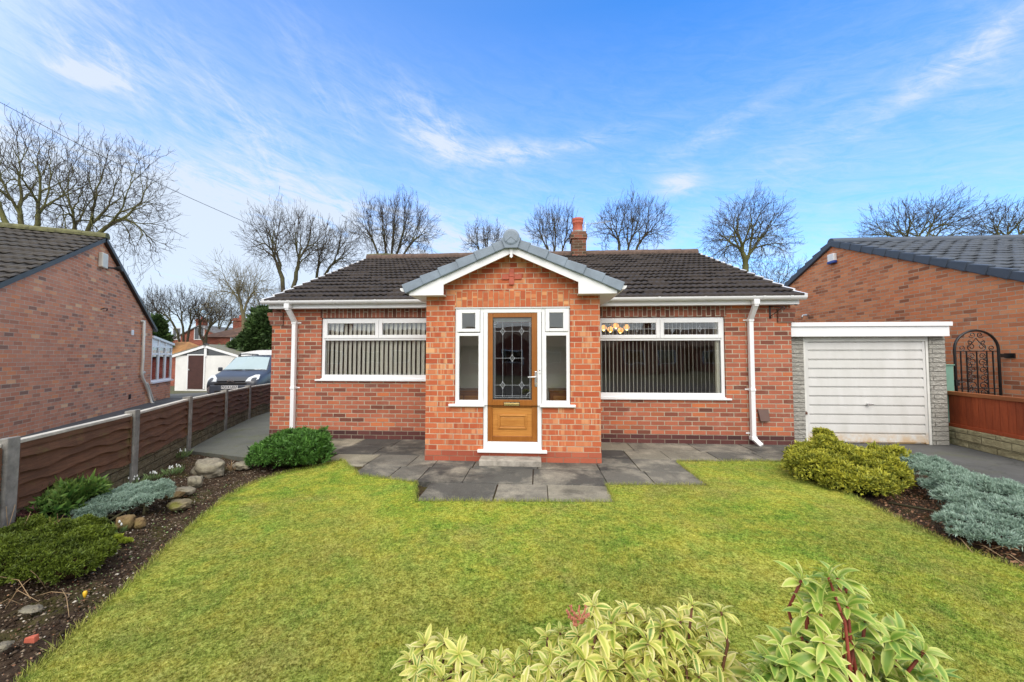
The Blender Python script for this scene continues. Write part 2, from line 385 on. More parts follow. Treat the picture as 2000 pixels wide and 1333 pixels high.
def lawncol(n, ob):
    k = n.noise(ob, 1.1, 6, .65, .4); k2 = n.noise(n.mapv(ob, loc=(5,2,0)), 4.5, 7, .75); k3 = n.noise(n.mapv(ob, loc=(1,7,0)), 26, 5, .7)
    c = n.ramp(k, [(.32, srgb(108,142,52)), (.5, srgb(140,164,62)), (.66, srgb(172,180,80))])
    c = n.mix(n.math('MULTIPLY', n.ramp(k2, [(.42, 0), (.62, 1)]), .7), c, srgb(192,184,74))
    c = n.mix(n.math('MULTIPLY', n.ramp(n.noise(n.mapv(ob, loc=(11,3,0)), 2.6, 7, .75), [(.5, 0), (.66, 1)]), .8), c, srgb(104,150,54))
    c = n.mix(n.math('MULTIPLY', n.ramp(n.noise(n.mapv(ob, loc=(15,8,0)), 1.5, 7, .75), [(.52, 0), (.68, 1)]), .6), c, srgb(160,148,92))
    c = n.mix(n.math('MULTIPLY', n.ramp(n.noise(n.mapv(ob, loc=(9,13,0)), .5, 4, .6), [(.42, 0), (.6, 1)]), .45), c, srgb(156,150,82))
    c = n.mix(.9, c, n.ramp(k3, [(.32, .12), (.68, .88)]), 'SOFT_LIGHT')
    k4 = n.noise(n.mapv(ob, loc=(2,4,0)), 75, 3, .7); c = n.mix(1.0, c, n.ramp(k4, [(.34, .02), (.66, .98)]), 'SOFT_LIGHT')
    return c
def lawnmat():
    n = NT('lawn_turf'); ob = n.pos(); c = lawncol(n, ob); k = n.noise(ob, 160, 5, .8)
    c = n.mix(.8, c, n.ramp(k, [(.3, .05), (.7, .8)]), 'SOFT_LIGHT')
    return n.bsdf(c, .95, n.bump(k, 1, .015), spec=.1)
def blademat():
    n = NT('grass_blades'); ob = n.pos(); c = lawncol(n, ob); r = n.isl()
    c = n.mix(n.ramp(r, [(0, .8), (.3, 0), (1, 0)]), c, srgb(206,196,120))
    c = n.mix(n.ramp(r, [(.55, 0), (1, .85)]), c, srgb(70,102,30))
    t = n.attr('tip'); c = n.mix(n.math('MULTIPLY', n.math('SUBTRACT', 1.0, t), .35), c, srgb(112,110,50))
    return n.bsdf(c, .7, spec=.2)
M['lawn'] = lawnmat(); M['blade'] = blademat()
def groundmat():
    n = NT('ground'); ob = n.pos(); k = n.noise(ob, .3, 7, .7); s = n.noise(ob, 20, 6, .8)
    c = n.ramp(k, [(.35, srgb(84,88,60)), (.6, srgb(98,96,80)), (.75, srgb(92,92,88))])
    c = n.mix(.5, c, n.ramp(s, [(.3,.2),(.7,.8)]), 'SOFT_LIGHT')
    return n.bsdf(c, .95, n.bump(s, .6, .02), spec=.1)
M['ground'] = groundmat()
def pebble():
    n = NT('pebbles'); r = n.isl()
    c = n.ramp(r, [(0, srgb(44,36,30)), (.45, srgb(86,72,58)), (.8, srgb(122,106,88)), (.95, srgb(160,148,130)), (1, srgb(206,200,186))])
    return n.bsdf(c, .8, spec=.3)
M['pebble'] = pebble()
def rockmat(name, c1, c2, moss):
    n = NT(name); ob = n.coord('Object'); k = n.noise(ob, 9, 10, .75); m = n.noise(ob, 5, 6, .7)
    c = n.ramp(k, [(.3, c1), (.68, c2)])
    c = n.mix(n.math('MULTIPLY', n.ramp(m, [(.48, 0), (.6, 1)]), moss), c, srgb(110,112,40))
    return n.bsdf(c, .92, n.bump(n.noise(ob, 30, 8, .8), 1, .02), spec=.2)
M['rock'] = rockmat('rock_grey_stone', srgb(92,86,74), srgb(176,168,150), .15)
M['rock_mossy'] = rockmat('rock_mossy_stone', srgb(96,88,70), srgb(162,150,122), .85)
M['rock_brown'] = rockmat('rock_brown_stone', srgb(104,86,60), srgb(160,136,98), .25)
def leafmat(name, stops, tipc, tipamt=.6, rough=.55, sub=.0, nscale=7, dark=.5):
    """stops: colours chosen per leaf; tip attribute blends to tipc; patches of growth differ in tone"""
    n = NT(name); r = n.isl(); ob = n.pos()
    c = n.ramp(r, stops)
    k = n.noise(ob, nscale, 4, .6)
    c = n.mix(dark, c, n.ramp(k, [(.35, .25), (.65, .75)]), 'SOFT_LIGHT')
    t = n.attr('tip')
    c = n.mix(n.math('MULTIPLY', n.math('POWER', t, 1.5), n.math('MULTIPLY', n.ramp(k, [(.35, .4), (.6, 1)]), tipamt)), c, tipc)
    b = n.n('ShaderNodeBsdfPrincipled'); n.l(c, b.inputs['Base Color']); b.inputs['Roughness'].default_value = rough; b.inputs['Specular IOR Level'].default_value = .3
    tr = n.n('ShaderNodeBsdfTranslucent'); n.l(c, tr.inputs[0])
    m = n.n('ShaderNodeMixShader'); m.inputs[0].default_value = sub; n.l(b.outputs[0], m.inputs[1]); n.l(tr.outputs[0], m.inputs[2])
    n.l(m.outputs[0], n.out.inputs[0]); return n.m
M['lf_green'] = leafmat('foliage_juniper_green', [(0, srgb(36,70,28)), (.5, srgb(58,100,38)), (1, srgb(82,124,52))], srgb(112,156,66), .5)
M['lf_gold'] = leafmat('foliage_golden_conifer', [(0, srgb(66,88,40)), (.5, srgb(108,124,52)), (1, srgb(146,148,56))], srgb(212,202,62), .8, nscale=7)
M['lf_blue'] = leafmat('foliage_blue_juniper', [(0, srgb(88,114,92)), (.5, srgb(122,150,130)), (1, srgb(150,174,154))], srgb(194,214,202), .6, nscale=4)
M['lf_moss'] = leafmat('foliage_dark_cypress', [(0, srgb(30,44,16)), (.5, srgb(50,70,24)), (1, srgb(76,94,32))], srgb(138,154,46), .7, nscale=6)
M['lf_thuja'] = leafmat('foliage_thuja', [(0, srgb(38,78,34)), (.5, srgb(56,104,44)), (1, srgb(74,120,50))], srgb(180,182,90), .35, nscale=10)
M['lf_dark'] = leafmat('foliage_evergreen', [(0, srgb(26,44,24)), (.5, srgb(44,68,36)), (1, srgb(64,88,44))], srgb(92,116,58), .5, nscale=.9)
M['lf_purple'] = leafmat('foliage_purple', [(0, srgb(54,30,32)), (1, srgb(92,56,54))], srgb(110,72,66), .5)
M['lf_bulb'] = leafmat('bulb_leaves', [(0, srgb(86,116,72)), (1, srgb(128,152,92))], srgb(160,178,120), .4)
M['lf_lime'] = leafmat('foliage_lime', [(0, srgb(110,130,40)), (1, srgb(156,170,50))], srgb(186,196,70), .6)
M['petal'] = plain('white_petals', (.8,.82,.78), .6, .05)
M['petal_y'] = plain('yellow_petals', (.82,.5,.03), .5, .1)
M['litter'] = leafmat('leaf_litter', [(0, srgb(78,52,36)), (.5, srgb(122,84,60)), (1, srgb(164,126,96))], srgb(132,92,64), .2)
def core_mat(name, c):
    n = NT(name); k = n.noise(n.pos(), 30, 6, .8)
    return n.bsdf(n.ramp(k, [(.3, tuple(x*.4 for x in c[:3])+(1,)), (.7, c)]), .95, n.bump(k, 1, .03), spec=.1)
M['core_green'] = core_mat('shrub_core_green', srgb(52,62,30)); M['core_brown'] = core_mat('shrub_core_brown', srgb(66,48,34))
def barkmat(name, c1, c2, c3):
    n = NT(name); ob = n.pos(); k = n.noise(n.mapv(ob, (1,1,.4)), 3, 7, .7); k2 = n.noise(ob, .5, 4, .6)
    c = n.ramp(k, [(.3, c1), (.7, c2)]); c = n.mix(n.math('MULTIPLY', n.ramp(k2, [(.4, 0), (.65, 1)]), .6), c, c3)
    return n.bsdf(c, .95, spec=.15)
M['bark'] = barkmat('bark', srgb(58,52,44), srgb(88,80,66), srgb(98,100,66))
M['bark_green'] = barkmat('bark_mossy', srgb(70,68,46), srgb(104,102,70), srgb(120,122,74))
M['twig'] = barkmat('twigs', srgb(56,50,45), srgb(80,72,63), srgb(88,82,66))
M['twig_pale'] = barkmat('twigs_pale', srgb(96,88,70), srgb(130,120,96), srgb(120,118,80))
M['drystem'] = plain('dry_stems', srgb(158,132,98), .85, .2, 10)
# ------------------------------------------------------------------ ground
def sheet(name, pts, z, mat, thick=0.0, kind='structure', parent=None):
    mb = MB(); P = [(p[0], p[1], z) for p in pts]; mb.poly(P)
    if thick:
        n = len(P)
        for i in range(n):
            a, b = P[i], P[(i+1) % n]
            mb.poly([a, (a[0],a[1],z-thick), (b[0],b[1],z-thick), b])
    o = mb.build(name, mat, parent)
    if parent is None: tag(o, kind=kind)
    return o
def gpts(pp, z=0.0): return [onZ(x, y, z) for x, y in pp]
ys = [-70, -20, -6, 0, 6, 10, 13, 16, 19, 22, 25.5, 30, 60, 120, 400, 900]; xs = [-900, -300, -100, -40, -20, -10, 0, 10, 20, 40, 100, 300, 900]
mb = MB()
for i in range(len(xs)-1):
    for j in range(len(ys)-1):
        q = [(xs[i],ys[j]), (xs[i+1],ys[j]), (xs[i+1],ys[j+1]), (xs[i],ys[j+1])]
        mb.poly([(x, y, gz(y)-.09) for x, y in q])
tag(mb.build('ground', M['ground']), kind='structure')
FY, PY, GY = 6.55, 5.27, 6.70       # planes of the main wall, the porch front and the garage front
# road behind the viewpoint
sheet('road', [(-60,-9), (60,-9), (60,-2.5), (-60,-2.5)], -.07, M['road'], .0)
sheet('pavement', [(-60,-2.5), (60,-2.5), (60,-.6), (-60,-.6)], .0, M['tarmac'], .12)
# neighbour's drive on the left, behind the fence
fence_c = [cam_xy(-3.45, 1.5), cam_xy(-3.87,2.92), cam_xy(-4.41,4.43), cam_xy(-5.06,5.94), cam_xy(-5.67,7.5), cam_xy(-6.15,8.87), cam_xy(-6.5,10.4)]
mb = MB()
pl = [cam_xy(-2.9,-.4)] + fence_c + [cam_xy(-6.6,12.9), cam_xy(-6.6,24)]
left = [Vector((-16, p.y, 0)) for p in pl]
for i in range(len(pl)-1):
    a, b, c, d = pl[i], pl[i+1], left[i+1], left[i]
    mb.poly([(v.x, v.y, gz(v.y)+.0) for v in (a,b,c,d)])
# split the sloping end so that it follows the land
tag(mb.build('neighbour_driveway', M['tarmac']), kind='structure')
# side path between fence and house
sheet('side_path', gpts([(375,882), (495,893)])[0:1] + [onZ(500, 897), onZ(530,862), Vector((-4.35,6.4,0)), Vector((-4.35,14.5,0)), Vector((-7.2,14.5,0)), fence_c[6], fence_c[5], fence_c[4], fence_c[3]], .004, M['path'], .06)
# our drive
drive = [onZ(1548,866), onZ(1545,903), onZ(1600,868), onZ(1770,872), onZ(1870,905), onZ(2000,955), Vector((6.6,3.0,0)), Vector((6.9,-.6,0)), Vector((9.6,-.6,0)), Vector((9.4,9,0)), Vector((4.3,9,0)), Vector((4.3,6.5,0))]
drive = [Vector((4.25,5.55,0)), Vector((5.2,5.7,0)), onZ(1760,885), onZ(1870,920), onZ(2000,965), Vector((5.1,3.2,0)), Vector((4.95,2.0,0)), Vector((4.75,.6,0)), Vector((4.7,-.6,0)), Vector((10.6,-.6,0)), Vector((10.6,9,0)), Vector((4.25,9,0))]
sheet('driveway', drive, .002, M['tarmac'], .06)
# soil of both beds
nx, ny = 420, 200
gx = np.linspace(-5.2, 7.0, nx); gy = np.linspace(-.6, 6.5, ny)
X, Y = np.meshgrid(gx, gy, indexing='ij')
Zs = -.045 + RNG.normal(0, .006, X.shape) + .018*np.sin(X*5.1+Y*3.3)*np.cos(Y*4.7-X*2.1) + .012*np.sin(X*13+Y*9)
V = np.stack([X, Y, Zs], -1).reshape(-1, 3); idx = np.arange(nx*ny).reshape(nx, ny)
Fc = np.stack([idx[:-1,:-1], idx[1:,:-1], idx[1:,1:], idx[:-1,1:]], -1).reshape(-1, 4)
tag(fast('soil', V, Fc, M['soil'], smooth=True), kind='structure')
# lawn
L0 = [(30,1345), (150,1235), (270,1130), (330,1070), (385,1022), (440,975), (480,952), (520,936), (560,925), (610,915), (640,905), (668,900), (700,930)]
lawn = gpts(L0) + [onZ(811,944), onZ(811,981), onZ(1201,983), onZ(1186,949), onZ(1383,950), onZ(1322,903)] + gpts([(1545,903), (1562,918), (1620,950), (1700,990), (1780,1028), (1850,1062), (1930,1092), (2000,1118), (2100,1160)]) + [Vector((3.9,.0,0)), Vector((-2.6,.0,0))]
lawn = [Vector((p.x, p.y, 0)) for p in lawn]
sheet('lawn', lawn, .009, M['lawn'], .07)
def inside(x, y, poly):
    r = np.zeros(len(x), bool); n = len(poly); j = n-1
    for i in range(n):
        xi, yi, xj, yj = poly[i].x, poly[i].y, poly[j].x, poly[j].y
        c = ((yi > y) != (yj > y)) & (x < (xj-xi)*(y-yi)/(yj-yi+1e-12)+xi); r ^= c; j = i
    return r
xs_ = [p.x for p in lawn]; ys_ = [p.y for p in lawn]
def scatter(poly, n, seed=1):
    g = np.random.default_rng(seed); X0, X1, Y0, Y1 = min(p.x for p in poly), max(p.x for p in poly), min(p.y for p in poly), max(p.y for p in poly)
    x = g.uniform(X0, X1, n); y = g.uniform(Y0, Y1, n); k = inside(x, y, poly); return x[k], y[k]
bx_, by_ = scatter(lawn, 760000, 3)
k = RNG.uniform(0, 1, len(bx_)) < np.clip(1.35 - by_*.17, .25, 1); bx_, by_ = bx_[k], by_[k]
nb = len(bx_); a = RNG.uniform(0, 2*math.pi, nb); hgt = RNG.uniform(.006, .017, nb)*(1+.35*np.sin(bx_*3.1)*np.cos(by_*2.3)); w = RNG.uniform(.0011, .0022, nb)
# longer uncut tufts along the lawn's rim
for i in range(len(lawn)-2):
    p, q = lawn[i], lawn[i+1]; d = (q-p); L = d.length; n_ = int(L*700)
    t = RNG.uniform(0, 1, n_); ox = RNG.normal(0, .014, n_); nrm = Vector((-d.y, d.x, 0)).normalized()
    bx_ = np.concatenate([bx_, p.x+d.x*t+nrm.x*ox]); by_ = np.concatenate([by_, p.y+d.y*t+nrm.y*ox])
    a = np.concatenate([a, RNG.uniform(0, 6.28, n_)]); hgt = np.concatenate([hgt, RNG.uniform(.02, .05, n_)]); w = np.concatenate([w, RNG.uniform(.0012,.002,n_)])
nb = len(bx_); lean = RNG.normal(0, .5, (nb, 2))*hgt[:, None]
V = np.zeros((nb, 3, 3)); V[:,0] = np.stack([bx_-np.cos(a)*w, by_-np.sin(a)*w, np.full(nb, .004)], -1); V[:,1] = np.stack([bx_+np.cos(a)*w, by_+np.sin(a)*w, np.full(nb, .004)], -1)
V[:,2] = np.stack([bx_+lean[:,0], by_+lean[:,1], hgt+.008], -1)
tag(fast('grass', V.reshape(-1,3), np.arange(nb*3).reshape(-1,3), M['blade'], attr=np.tile([0,0,1], nb)), label='short mown mossy yellow-green grass blades covering the front lawn', cat='grass', kind='stuff')
# flags
slabs = MB()
def flag(x0, x1, y0, y1, g=.006):
    j = lambda: random.uniform(-.003, .003); t = [random.uniform(-.002, .003) for _ in range(4)]
    x0 += g; x1 -= g; y0 += g; y1 -= g
    p = [(x0+j(),y0+j(),-.06),(x1+j(),y0+j(),-.06),(x1+j(),y1+j(),-.06),(x0+j(),y1+j(),-.06)]
    slabs.hexa([Vector(q) for q in p] + [Vector((q[0],q[1],.004+t[i])) for i, q in enumerate(p)])
def row(pxs, py, y0, y1):
    xx = [onZ(px, py).x for px in pxs]
    for a_, b_ in zip(xx[:-1], xx[1:]): flag(a_, b_, y0, y1)
R = [3.80, 4.37, 4.96]
row([811, 962, 1071, 1201], 980, R[0], R[1])
row([661, 745, 811, 902, 1041, 1186, 1278, 1383], 944, R[1], R[2])
R2 = [4.96, 5.56, 6.12, 6.56]
row([635, 700, 770, 846, 923, 1040, 1160, 1240, 1330], 913, R2[0], R2[1]) if False else None
xl = onZ(661, 937).x
row([610, 706, 792, 843, 923, 1050, 1168, 1245, 1342], 913, 4.96, 5.53)
row([600, 640, 724, 836], 890, 5.53, 6.02); row([590, 685, 765, 870], 872, 6.02, 6.56)
row([1150, 1225, 1300, 1390, 1480, 1547], 890, 5.53, 6.02); row([1130, 1230, 1350, 1450, 1547], 872, 6.02, 6.56)
row([1320, 1400, 1480, 1547], 901, 5.18, 5.53)
flag(onZ(1545,900).x, onZ(1545,900).x+.5, 5.45, 6.5)
tag(slabs.build('patio', M['slab'], bevel=.004), kind='structure')
sheet('patio_bed', [(-3.4,3.83), (3.9,3.83), (4.0,6.56), (-3.9,6.56), (-3.9,5.0)][:0] or [(-4.3,5.6), (-3.4,4.96), (-2.6,4.96), (-2.55,4.39), (-1.1,4.39), (-1.1,3.82), (.85,3.82), (.85,4.39), (2.1,4.39), (2.1,5.1), (4.4,5.2), (4.4,6.56), (-4.3,6.56)], -.012, M['soil'])
def roof(name, P0, U, S, Lu, Ls, mat, parent, gauge=.3, period=.15, amp=.011, step=.026, kind='roll', local=False):
    P0 = np.array(P0); U = np.array(Vector(U).normalized()); S = np.array(Vector(S).normalized()); Nn = np.cross(U, S)
    if Nn[2] < 0: Nn = -Nn
    sub = 8; nu = int(Lu/period*sub)+1; u = np.linspace(0, Lu, nu); ph = (u/period) % 1
    if kind == 'roll': prof = amp*np.maximum(np.sin(ph*2*math.pi), -.55)
    else: prof = amp*(np.exp(-((ph-.5)/.13)**2)*1.6 + np.exp(-((ph-.04)/.05)**2)*.6)
    nr = int(round(Ls/gauge)); g = Ls/nr
    rows = []; ss = []
    tile = (u/.3).astype(int)
    for i in range(nr):
        jit = RNG.normal(0, .0022, tile.max()+1)[tile]; js = RNG.normal(0, .003, tile.max()+1)[tile]
        for (s, h) in ((i*g-.006, -.004), (i*g-.006, step), (i*g+.4*g, step*.62), (i*g+g-.004, step*.02)):
            sv = s+js if s < i*g+.1*g else s+0*u
            rows.append(P0 + u[:,None]*U + sv[:,None]*S + (prof+h+jit)[:,None]*Nn); ss.append(s)
    V = np.stack(rows, 0); m = len(rows)
    idx = np.arange(m*nu).reshape(m, nu)
    Fc = np.stack([idx[:-1,:-1], idx[:-1,1:], idx[1:,1:], idx[1:,:-1]], -1).reshape(-1,4)
    # closing underside so the roof has thickness
    base = m*nu
    corners = [P0+0*U-.03*Nn, P0+Lu*U-.03*Nn, P0+Lu*U+Ls*S-.03*Nn, P0+Ls*S-.03*Nn]
    V = np.concatenate([V.reshape(-1,3), np.array(corners)]); Fc = np.concatenate([Fc, [[base, base+3, base+2, base+1]]])
    uvs = np.zeros((len(V), 2)); uvs[:m*nu, 0] = np.tile(u, m); uvs[:m*nu, 1] = np.repeat(ss, nu)
    o = fast(name, V, Fc, mat, parent)
    l = o.data.uv_layers.new(name='UVMap'); l.data.foreach_set('uv', uvs[Fc.ravel()].ravel().astype(np.float32))
    return o
def ridge(name, a, b, r, mat, parent, seg=.45, n=9, jit=.004):
    a, b = Vector(a), Vector(b); d = (b-a); L = d.length; d.normalize(); w = d.cross(Vector((0,0,1))).normalized()
    mb = MB(); k = max(1, int(L/seg))
    for i in range(k):
        p = a + d*(L*i/k); q = a + d*(L*(i+1)/k + .012); j = random.uniform(-jit, jit)
        for rr0, rr1, pp, qq in ((r, r*1.06, p, q),):
            A = []; B = []
            for t in range(n):
                an = math.pi*(-.05 + 1.1*t/(n-1))
                o0 = w*math.cos(an); up = Vector((0,0,math.sin(an)))
                A.append(pp+(o0+up)*rr0+Vector((0,0,j-.04))); B.append(qq+(o0+up)*rr1+Vector((0,0,j-.04)))
            for t in range(n-1): mb.poly([A[t], A[t+1], B[t+1], B[t]])
            mb.poly(B); mb.poly(A[::-1])
    return mb.build(name, mat, parent, recalc=True)
def wall_cells(mb, x0, x1, z0, z1, y, th, holes, top=None):
    """wall in the plane y with openings (hx0,hx1,hz0,hz1); th = thickness going back"""
    xs = sorted({x0, x1, *[h[0] for h in holes], *[h[1] for h in holes]}); zs = sorted({z0, z1, *[h[2] for h in holes], *[h[3] for h in holes]})
    for i in range(len(xs)-1):
        for j in range(len(zs)-1):
            cx, cz = (xs[i]+xs[i+1])/2, (zs[j]+zs[j+1])/2
            if any(h[0] < cx < h[1] and h[2] < cz < h[3] for h in holes): continue
            q = [(xs[i],zs[j]), (xs[i+1],zs[j]), (xs[i+1],zs[j+1]), (xs[i],zs[j+1])]
            mb.poly([(a, y, b) for a, b in q]); mb.poly([(a, y+th, b) for a, b in q][::-1])
    for h in holes:
        a, b, c, d = h
        mb.poly([(a,y,c),(a,y+th,c),(a,y+th,d),(a,y,d)]); mb.poly([(b,y,c),(b,y,d),(b,y+th,d),(b,y+th,c)])
        mb.poly([(a,y,d),(a,y+th,d),(b,y+th,d),(b,y,d)]); mb.poly([(a,y,c),(b,y,c),(b,y+th,c),(a,y+th,c)])
# ------------------------------------------------------------------ the bungalow
XL, XR = onY(529, 740, FY).x, onY(1548, 740, FY).x
YR = 10.35; ZE = 2.33; ZR = 4.22; YB = 14.1
H_ = thing('bungalow', 'red brick bungalow with brown tiled roof, white gutters and gabled brick porch', 'bungalow', (0, FY, 0))
zwin = {}
def wz(px, py): return onY(px, py, FY).z
wl = dict(x0=onY(627,680,FY).x, x1=onY(853,680,FY).x, z0=wz(740,741), z1=wz(740,621))
wr = dict(x0=onY(1164,700,FY).x, x1=onY(1417,700,FY).x, z0=wz(1300,777), z1=wz(1300,619.5))
pxl, pxr = onY(831.5, 740, PY).x, onY(1173, 740, PY).x
mb = MB()
wall_cells(mb, XL, XR, -.1, ZE+.1, FY, .28, [(wl['x0'],wl['x1'],wl['z0'],wl['z1']), (wr['x0'],wr['x1'],wr['z0'],wr['z1']), (-.80, .16, 0.05, 2.05)])
slope = (ZR-ZE)/(YR-FY+.2)
for x in (XL, XR):
    mb.poly([(x, FY, -.1), (x, YB, -.1), (x, YB, ZE), (x, YR, ZR-.1), (x, FY, ZE)])
mb.poly([(XL,YB,-.1),(XR,YB,-.1),(XR,YB,ZE),(XL,YB,ZE)])
mb.build('wall', M['brick_main'], H_, recalc=False)
# engineering-brick base courses, ends lapping into the reveals of nothing (3 mm proud)
mb = MB(); mb.box(XL-.003, pxl-.001, FY-.003, FY+.1, -.1, .15); mb.box(XL-.0035, XL+.1, FY+.1, YB, -.1, .15)
mb.build('plinth_course', M['brick_plinth'], H_)
mb = MB(); mb.box(pxr+.001, XR+.003, FY-.003, FY+.1, -.1, .15); mb.build('plinth_course', M['brick_plinth'], H_)
for w_ in (wl, wr):
    mb = MB(); mb.swap = True; mb.box(w_['x0']-.02, w_['x1']+.03, FY-.004, FY+.02, w_['z1']+.003, w_['z1']+.228); mb.build('soldier_course', M['soldier'], H_)
# stepped brick corbels under the eaves corners
for x, s in ((XL, -1), (XR, 1)):
    mb = MB()
    for i in range(1, 4):
        z = ZE-.11-.075*(3-i)-.05; o_ = .01+.018*i
        a_, b_ = sorted((x+s*o_, x-s*.22)); mb.box(a_, b_, FY-.012-o_*.5, FY+.16, z+.008, z+.072)
        a_, b_ = sorted((x+s*(o_-.012), x-s*.21)); mb.box(a_, b_, FY-.006-o_*.5, FY+.15, z-.004, z+.009)
    mb.build('corbel', M['soldier'], H_)
# roof
EY = FY-.24
vL, vR = onY(516, 590, EY).x, onY(1571, 578, EY).x
ze = onY(1000, 584, EY).z
sl = (ZR-ze)/(YR-EY); S_ = Vector((0, 1, sl)).normalized(); Ls = math.hypot(YR-EY, ZR-ze)
roof('roof_front_slope', (vL, EY, ze), (1,0,0), S_, vR-vL, Ls, M['tile_main'], H_, gauge=.292, period=.115, amp=.010, step=.040)
roof('roof_rear_slope', (vR, 2*YR-EY, ze), (-1,0,0), Vector((0,-1,sl)), vR-vL, Ls, M['tile_main'], H_, gauge=.3, period=.3, amp=.008, step=.02)
ridge('ridge_tiles', (vL-.01, YR, ZR+.035), (vR+.01, YR, ZR+.035), .12, M['ridge_main'], H_, .42)
mb = MB(); mb.tube([(vL-.02, YR, ZR+.07), (vL+.5, YR-.02, ZR+.09), (vL+1.1, YR-.01, ZR+.06)], [.07, .06, .04], 7); mb.build('ridge_moss', M['ridge_moss'], H_, smooth=True)
# white verge clips stepping up both gables
for x, s in ((vL, -1), (vR, 1)):
    mb = MB(); k = 14
    for i in range(k):
        p = Vector((x+s*.012, EY, ze)) + S_*(Ls*i/k-.02); q = Vector((x+s*.012, EY, ze)) + S_*(Ls*(i+1)/k)
        up = Vector((0,-S_.z,S_.y))
        a_ = p+up*.055; b_ = q+up*.025
        mb.bar(a_-up*.045, b_-up*.045, .045, .07, up=up)
    mb.bar(Vector((x, 2*YR-EY, ze-.01)), Vector((x, YR, ZR-.01)), .06, .09)
    mb.build('dry_verge', M['upvc'], H_)
# fascia, soffit, gutter
zf0, zf1 = onY(1000, 599.5, FY-.15).z, ze-.01
mb = MB()
for a_, b_ in ((vL+.03, pxl-.02), (pxr+.02, vR-.03)):
    mb = MB(); mb.box(a_, b_, FY-.165, FY-.145, zf0, zf1); mb.build('fascia', M['upvc'], H_)
    mb = MB(); mb.box(a_+.005, b_-.005, FY-.145, FY+.001, zf0+.004, zf0+.02); mb.build('soffit', M['upvc'], H_)
for x in (vL+.05, vR-.05):
    mb = MB(); mb.bar((x, FY-.15, zf0+.06), (x, YR, ZR-.13), .04, .16); mb.build('bargeboard', M['black'], H_)
GYo = FY-.225; gzc = (zf1+.012)
def gutter_seg(mb, x0, x1, yc, zt, r=.056):
    n = 9; A = [(yc-r*math.cos(math.pi*t/(n-1)), zt-r*1.05*math.sin(math.pi*t/(n-1))) for t in range(n)]
    B = [(yc-(r-.006)*math.cos(math.pi*t/(n-1)), zt-(r-.006)*1.05*math.sin(math.pi*t/(n-1))) for t in range(n)][::-1]
    P = A+B
    for i in range(len(P)):
        a, b = P[i], P[(i+1) % len(P)]; mb.poly([(x0,a[0],a[1]), (x0,b[0],b[1]), (x1,b[0],b[1]), (x1,a[0],a[1])])
    for x in (x0, x1): mb.poly([(x, p[0], p[1]) for p in A])
gpx = [onY(px, 585, GYo).x for px in (528, 550, 566, 651, 735)]
gpr = [onY(px, 580, GYo).x for px in (1184, 1286, 1376, 1470, 1490, 1543)]
gl, gr = onY(512,588,GYo).x, onY(1573,576,GYo).x
mb = MB(); gutter_seg(mb, gl, pxl+.25, GYo, gzc)
for x in gpx: gutter_seg(mb, x-.018, x+.018, GYo, gzc+.004, .064)
mb.build('gutter', M['upvc'], H_, smooth=False)
mb = MB(); gutter_seg(mb, pxr-.25, gr, GYo, gzc)
for x in gpr: gutter_seg(mb, x-.018, x+.018, GYo, gzc+.004, .064)
mb.build('gutter', M['upvc'], H_, smooth=False)
def downpipe(xt, xb, z_end, parent, shoe):
    mb = MB(); w = .068; yb = FY-.055
    mb.box(xt-.045, xt+.045, GYo-.045, GYo+.045, gzc-.13, gzc-.05)
    def seg(p, q):
        mb.bar(p, q, w, w, up=Vector((0,1,0)))
    seg(Vector((xt, GYo, gzc-.06)), Vector((xt, GYo, gzc-.16)))
    seg(Vector((xt, GYo, gzc-.13)), Vector((xb, yb, gzc-.36)))
    seg(Vector((xb, yb, gzc-.33)), Vector((xb, yb, z_end)))
    for z in (gzc-.37, (gzc-.4+z_end)*.43, ): mb.box(xb-.042, xb+.042, yb-.042, yb+.055, z-.02, z+.02)
    s = 1 if xb > 0 else -1
    for z in (gzc-.365, (gzc-.4+z_end)*.43, z_end+.1): mb.box(min(xb, xb-s*.09), max(xb, xb-s*.09), FY-.012, FY+.0, z-.012, z+.012)
    if shoe:
        seg(Vector((xb, yb, z_end+.03)), Vector((xb+.06, yb-.12, .02)))
        mb.box(xb-.044, xb+.044, yb-.044, yb+.05, z_end+.0, z_end+.06)
    mb.build('downpipe', M['upvc'], parent, bevel=.006)
downpipe(onY(562,600,GYo).x, onY(574, 720, FY-.05).x, .06, H_, False)
downpipe(onY(1476,595,GYo).x, onY(1467.5, 720, FY-.05).x, .09, H_, True)
# chimney
C_ = dp(1131, 486, 10.3); cy = YR
cx0, cx1 = onY(1115.5, 480, cy-.23).x, onY(1147.5, 480, cy-.23).x; cz = onY(1131, 452, cy-.2).z
mb = MB(); mb.box(cx0+.03, cx1-.03, cy-.2, cy+.25, ZR-.4, cz-.12); mb.box(cx0, cx1, cy-.23, cy+.28, cz-.20, cz-.07); mb.box(cx0+.025, cx1-.025, cy-.205, cy+.255, cz-.07, cz)
ch = mb.build('chimney', M['chim'], H_, bevel=.004)
pc = ((cx0+cx1)/2-.01, cy+.02, cz); zt = onY(1131, 427.5, cy).z-cz
mb = MB(); mb.lathe([(.15,-.0),(.135,.02),(.13,zt*.62),(.145,zt*.66),(.15,zt*.74),(.135,zt*.78),(.15,zt*.84),(.16,zt*.98),(.13,zt),(.1,zt*.9)], pc, 20); mb.build('chimney_pot', M['terra'], ch, smooth=True)
mb = MB(); mb.lathe([(.19,-.0),(.17,.05),(.14,.07)], pc, 12); mb.build('flaunching', M['concrete'], ch)
mb = MB(); a_ = Vector((cx1-.02, cy+.1, cz+.02)); mb.tube([a_, a_+Vector((0,0,.32))], .012, 6); mb.tube([a_+Vector((-.05,0,.26)), a_+Vector((.75,.25,.42))], .008, 5)
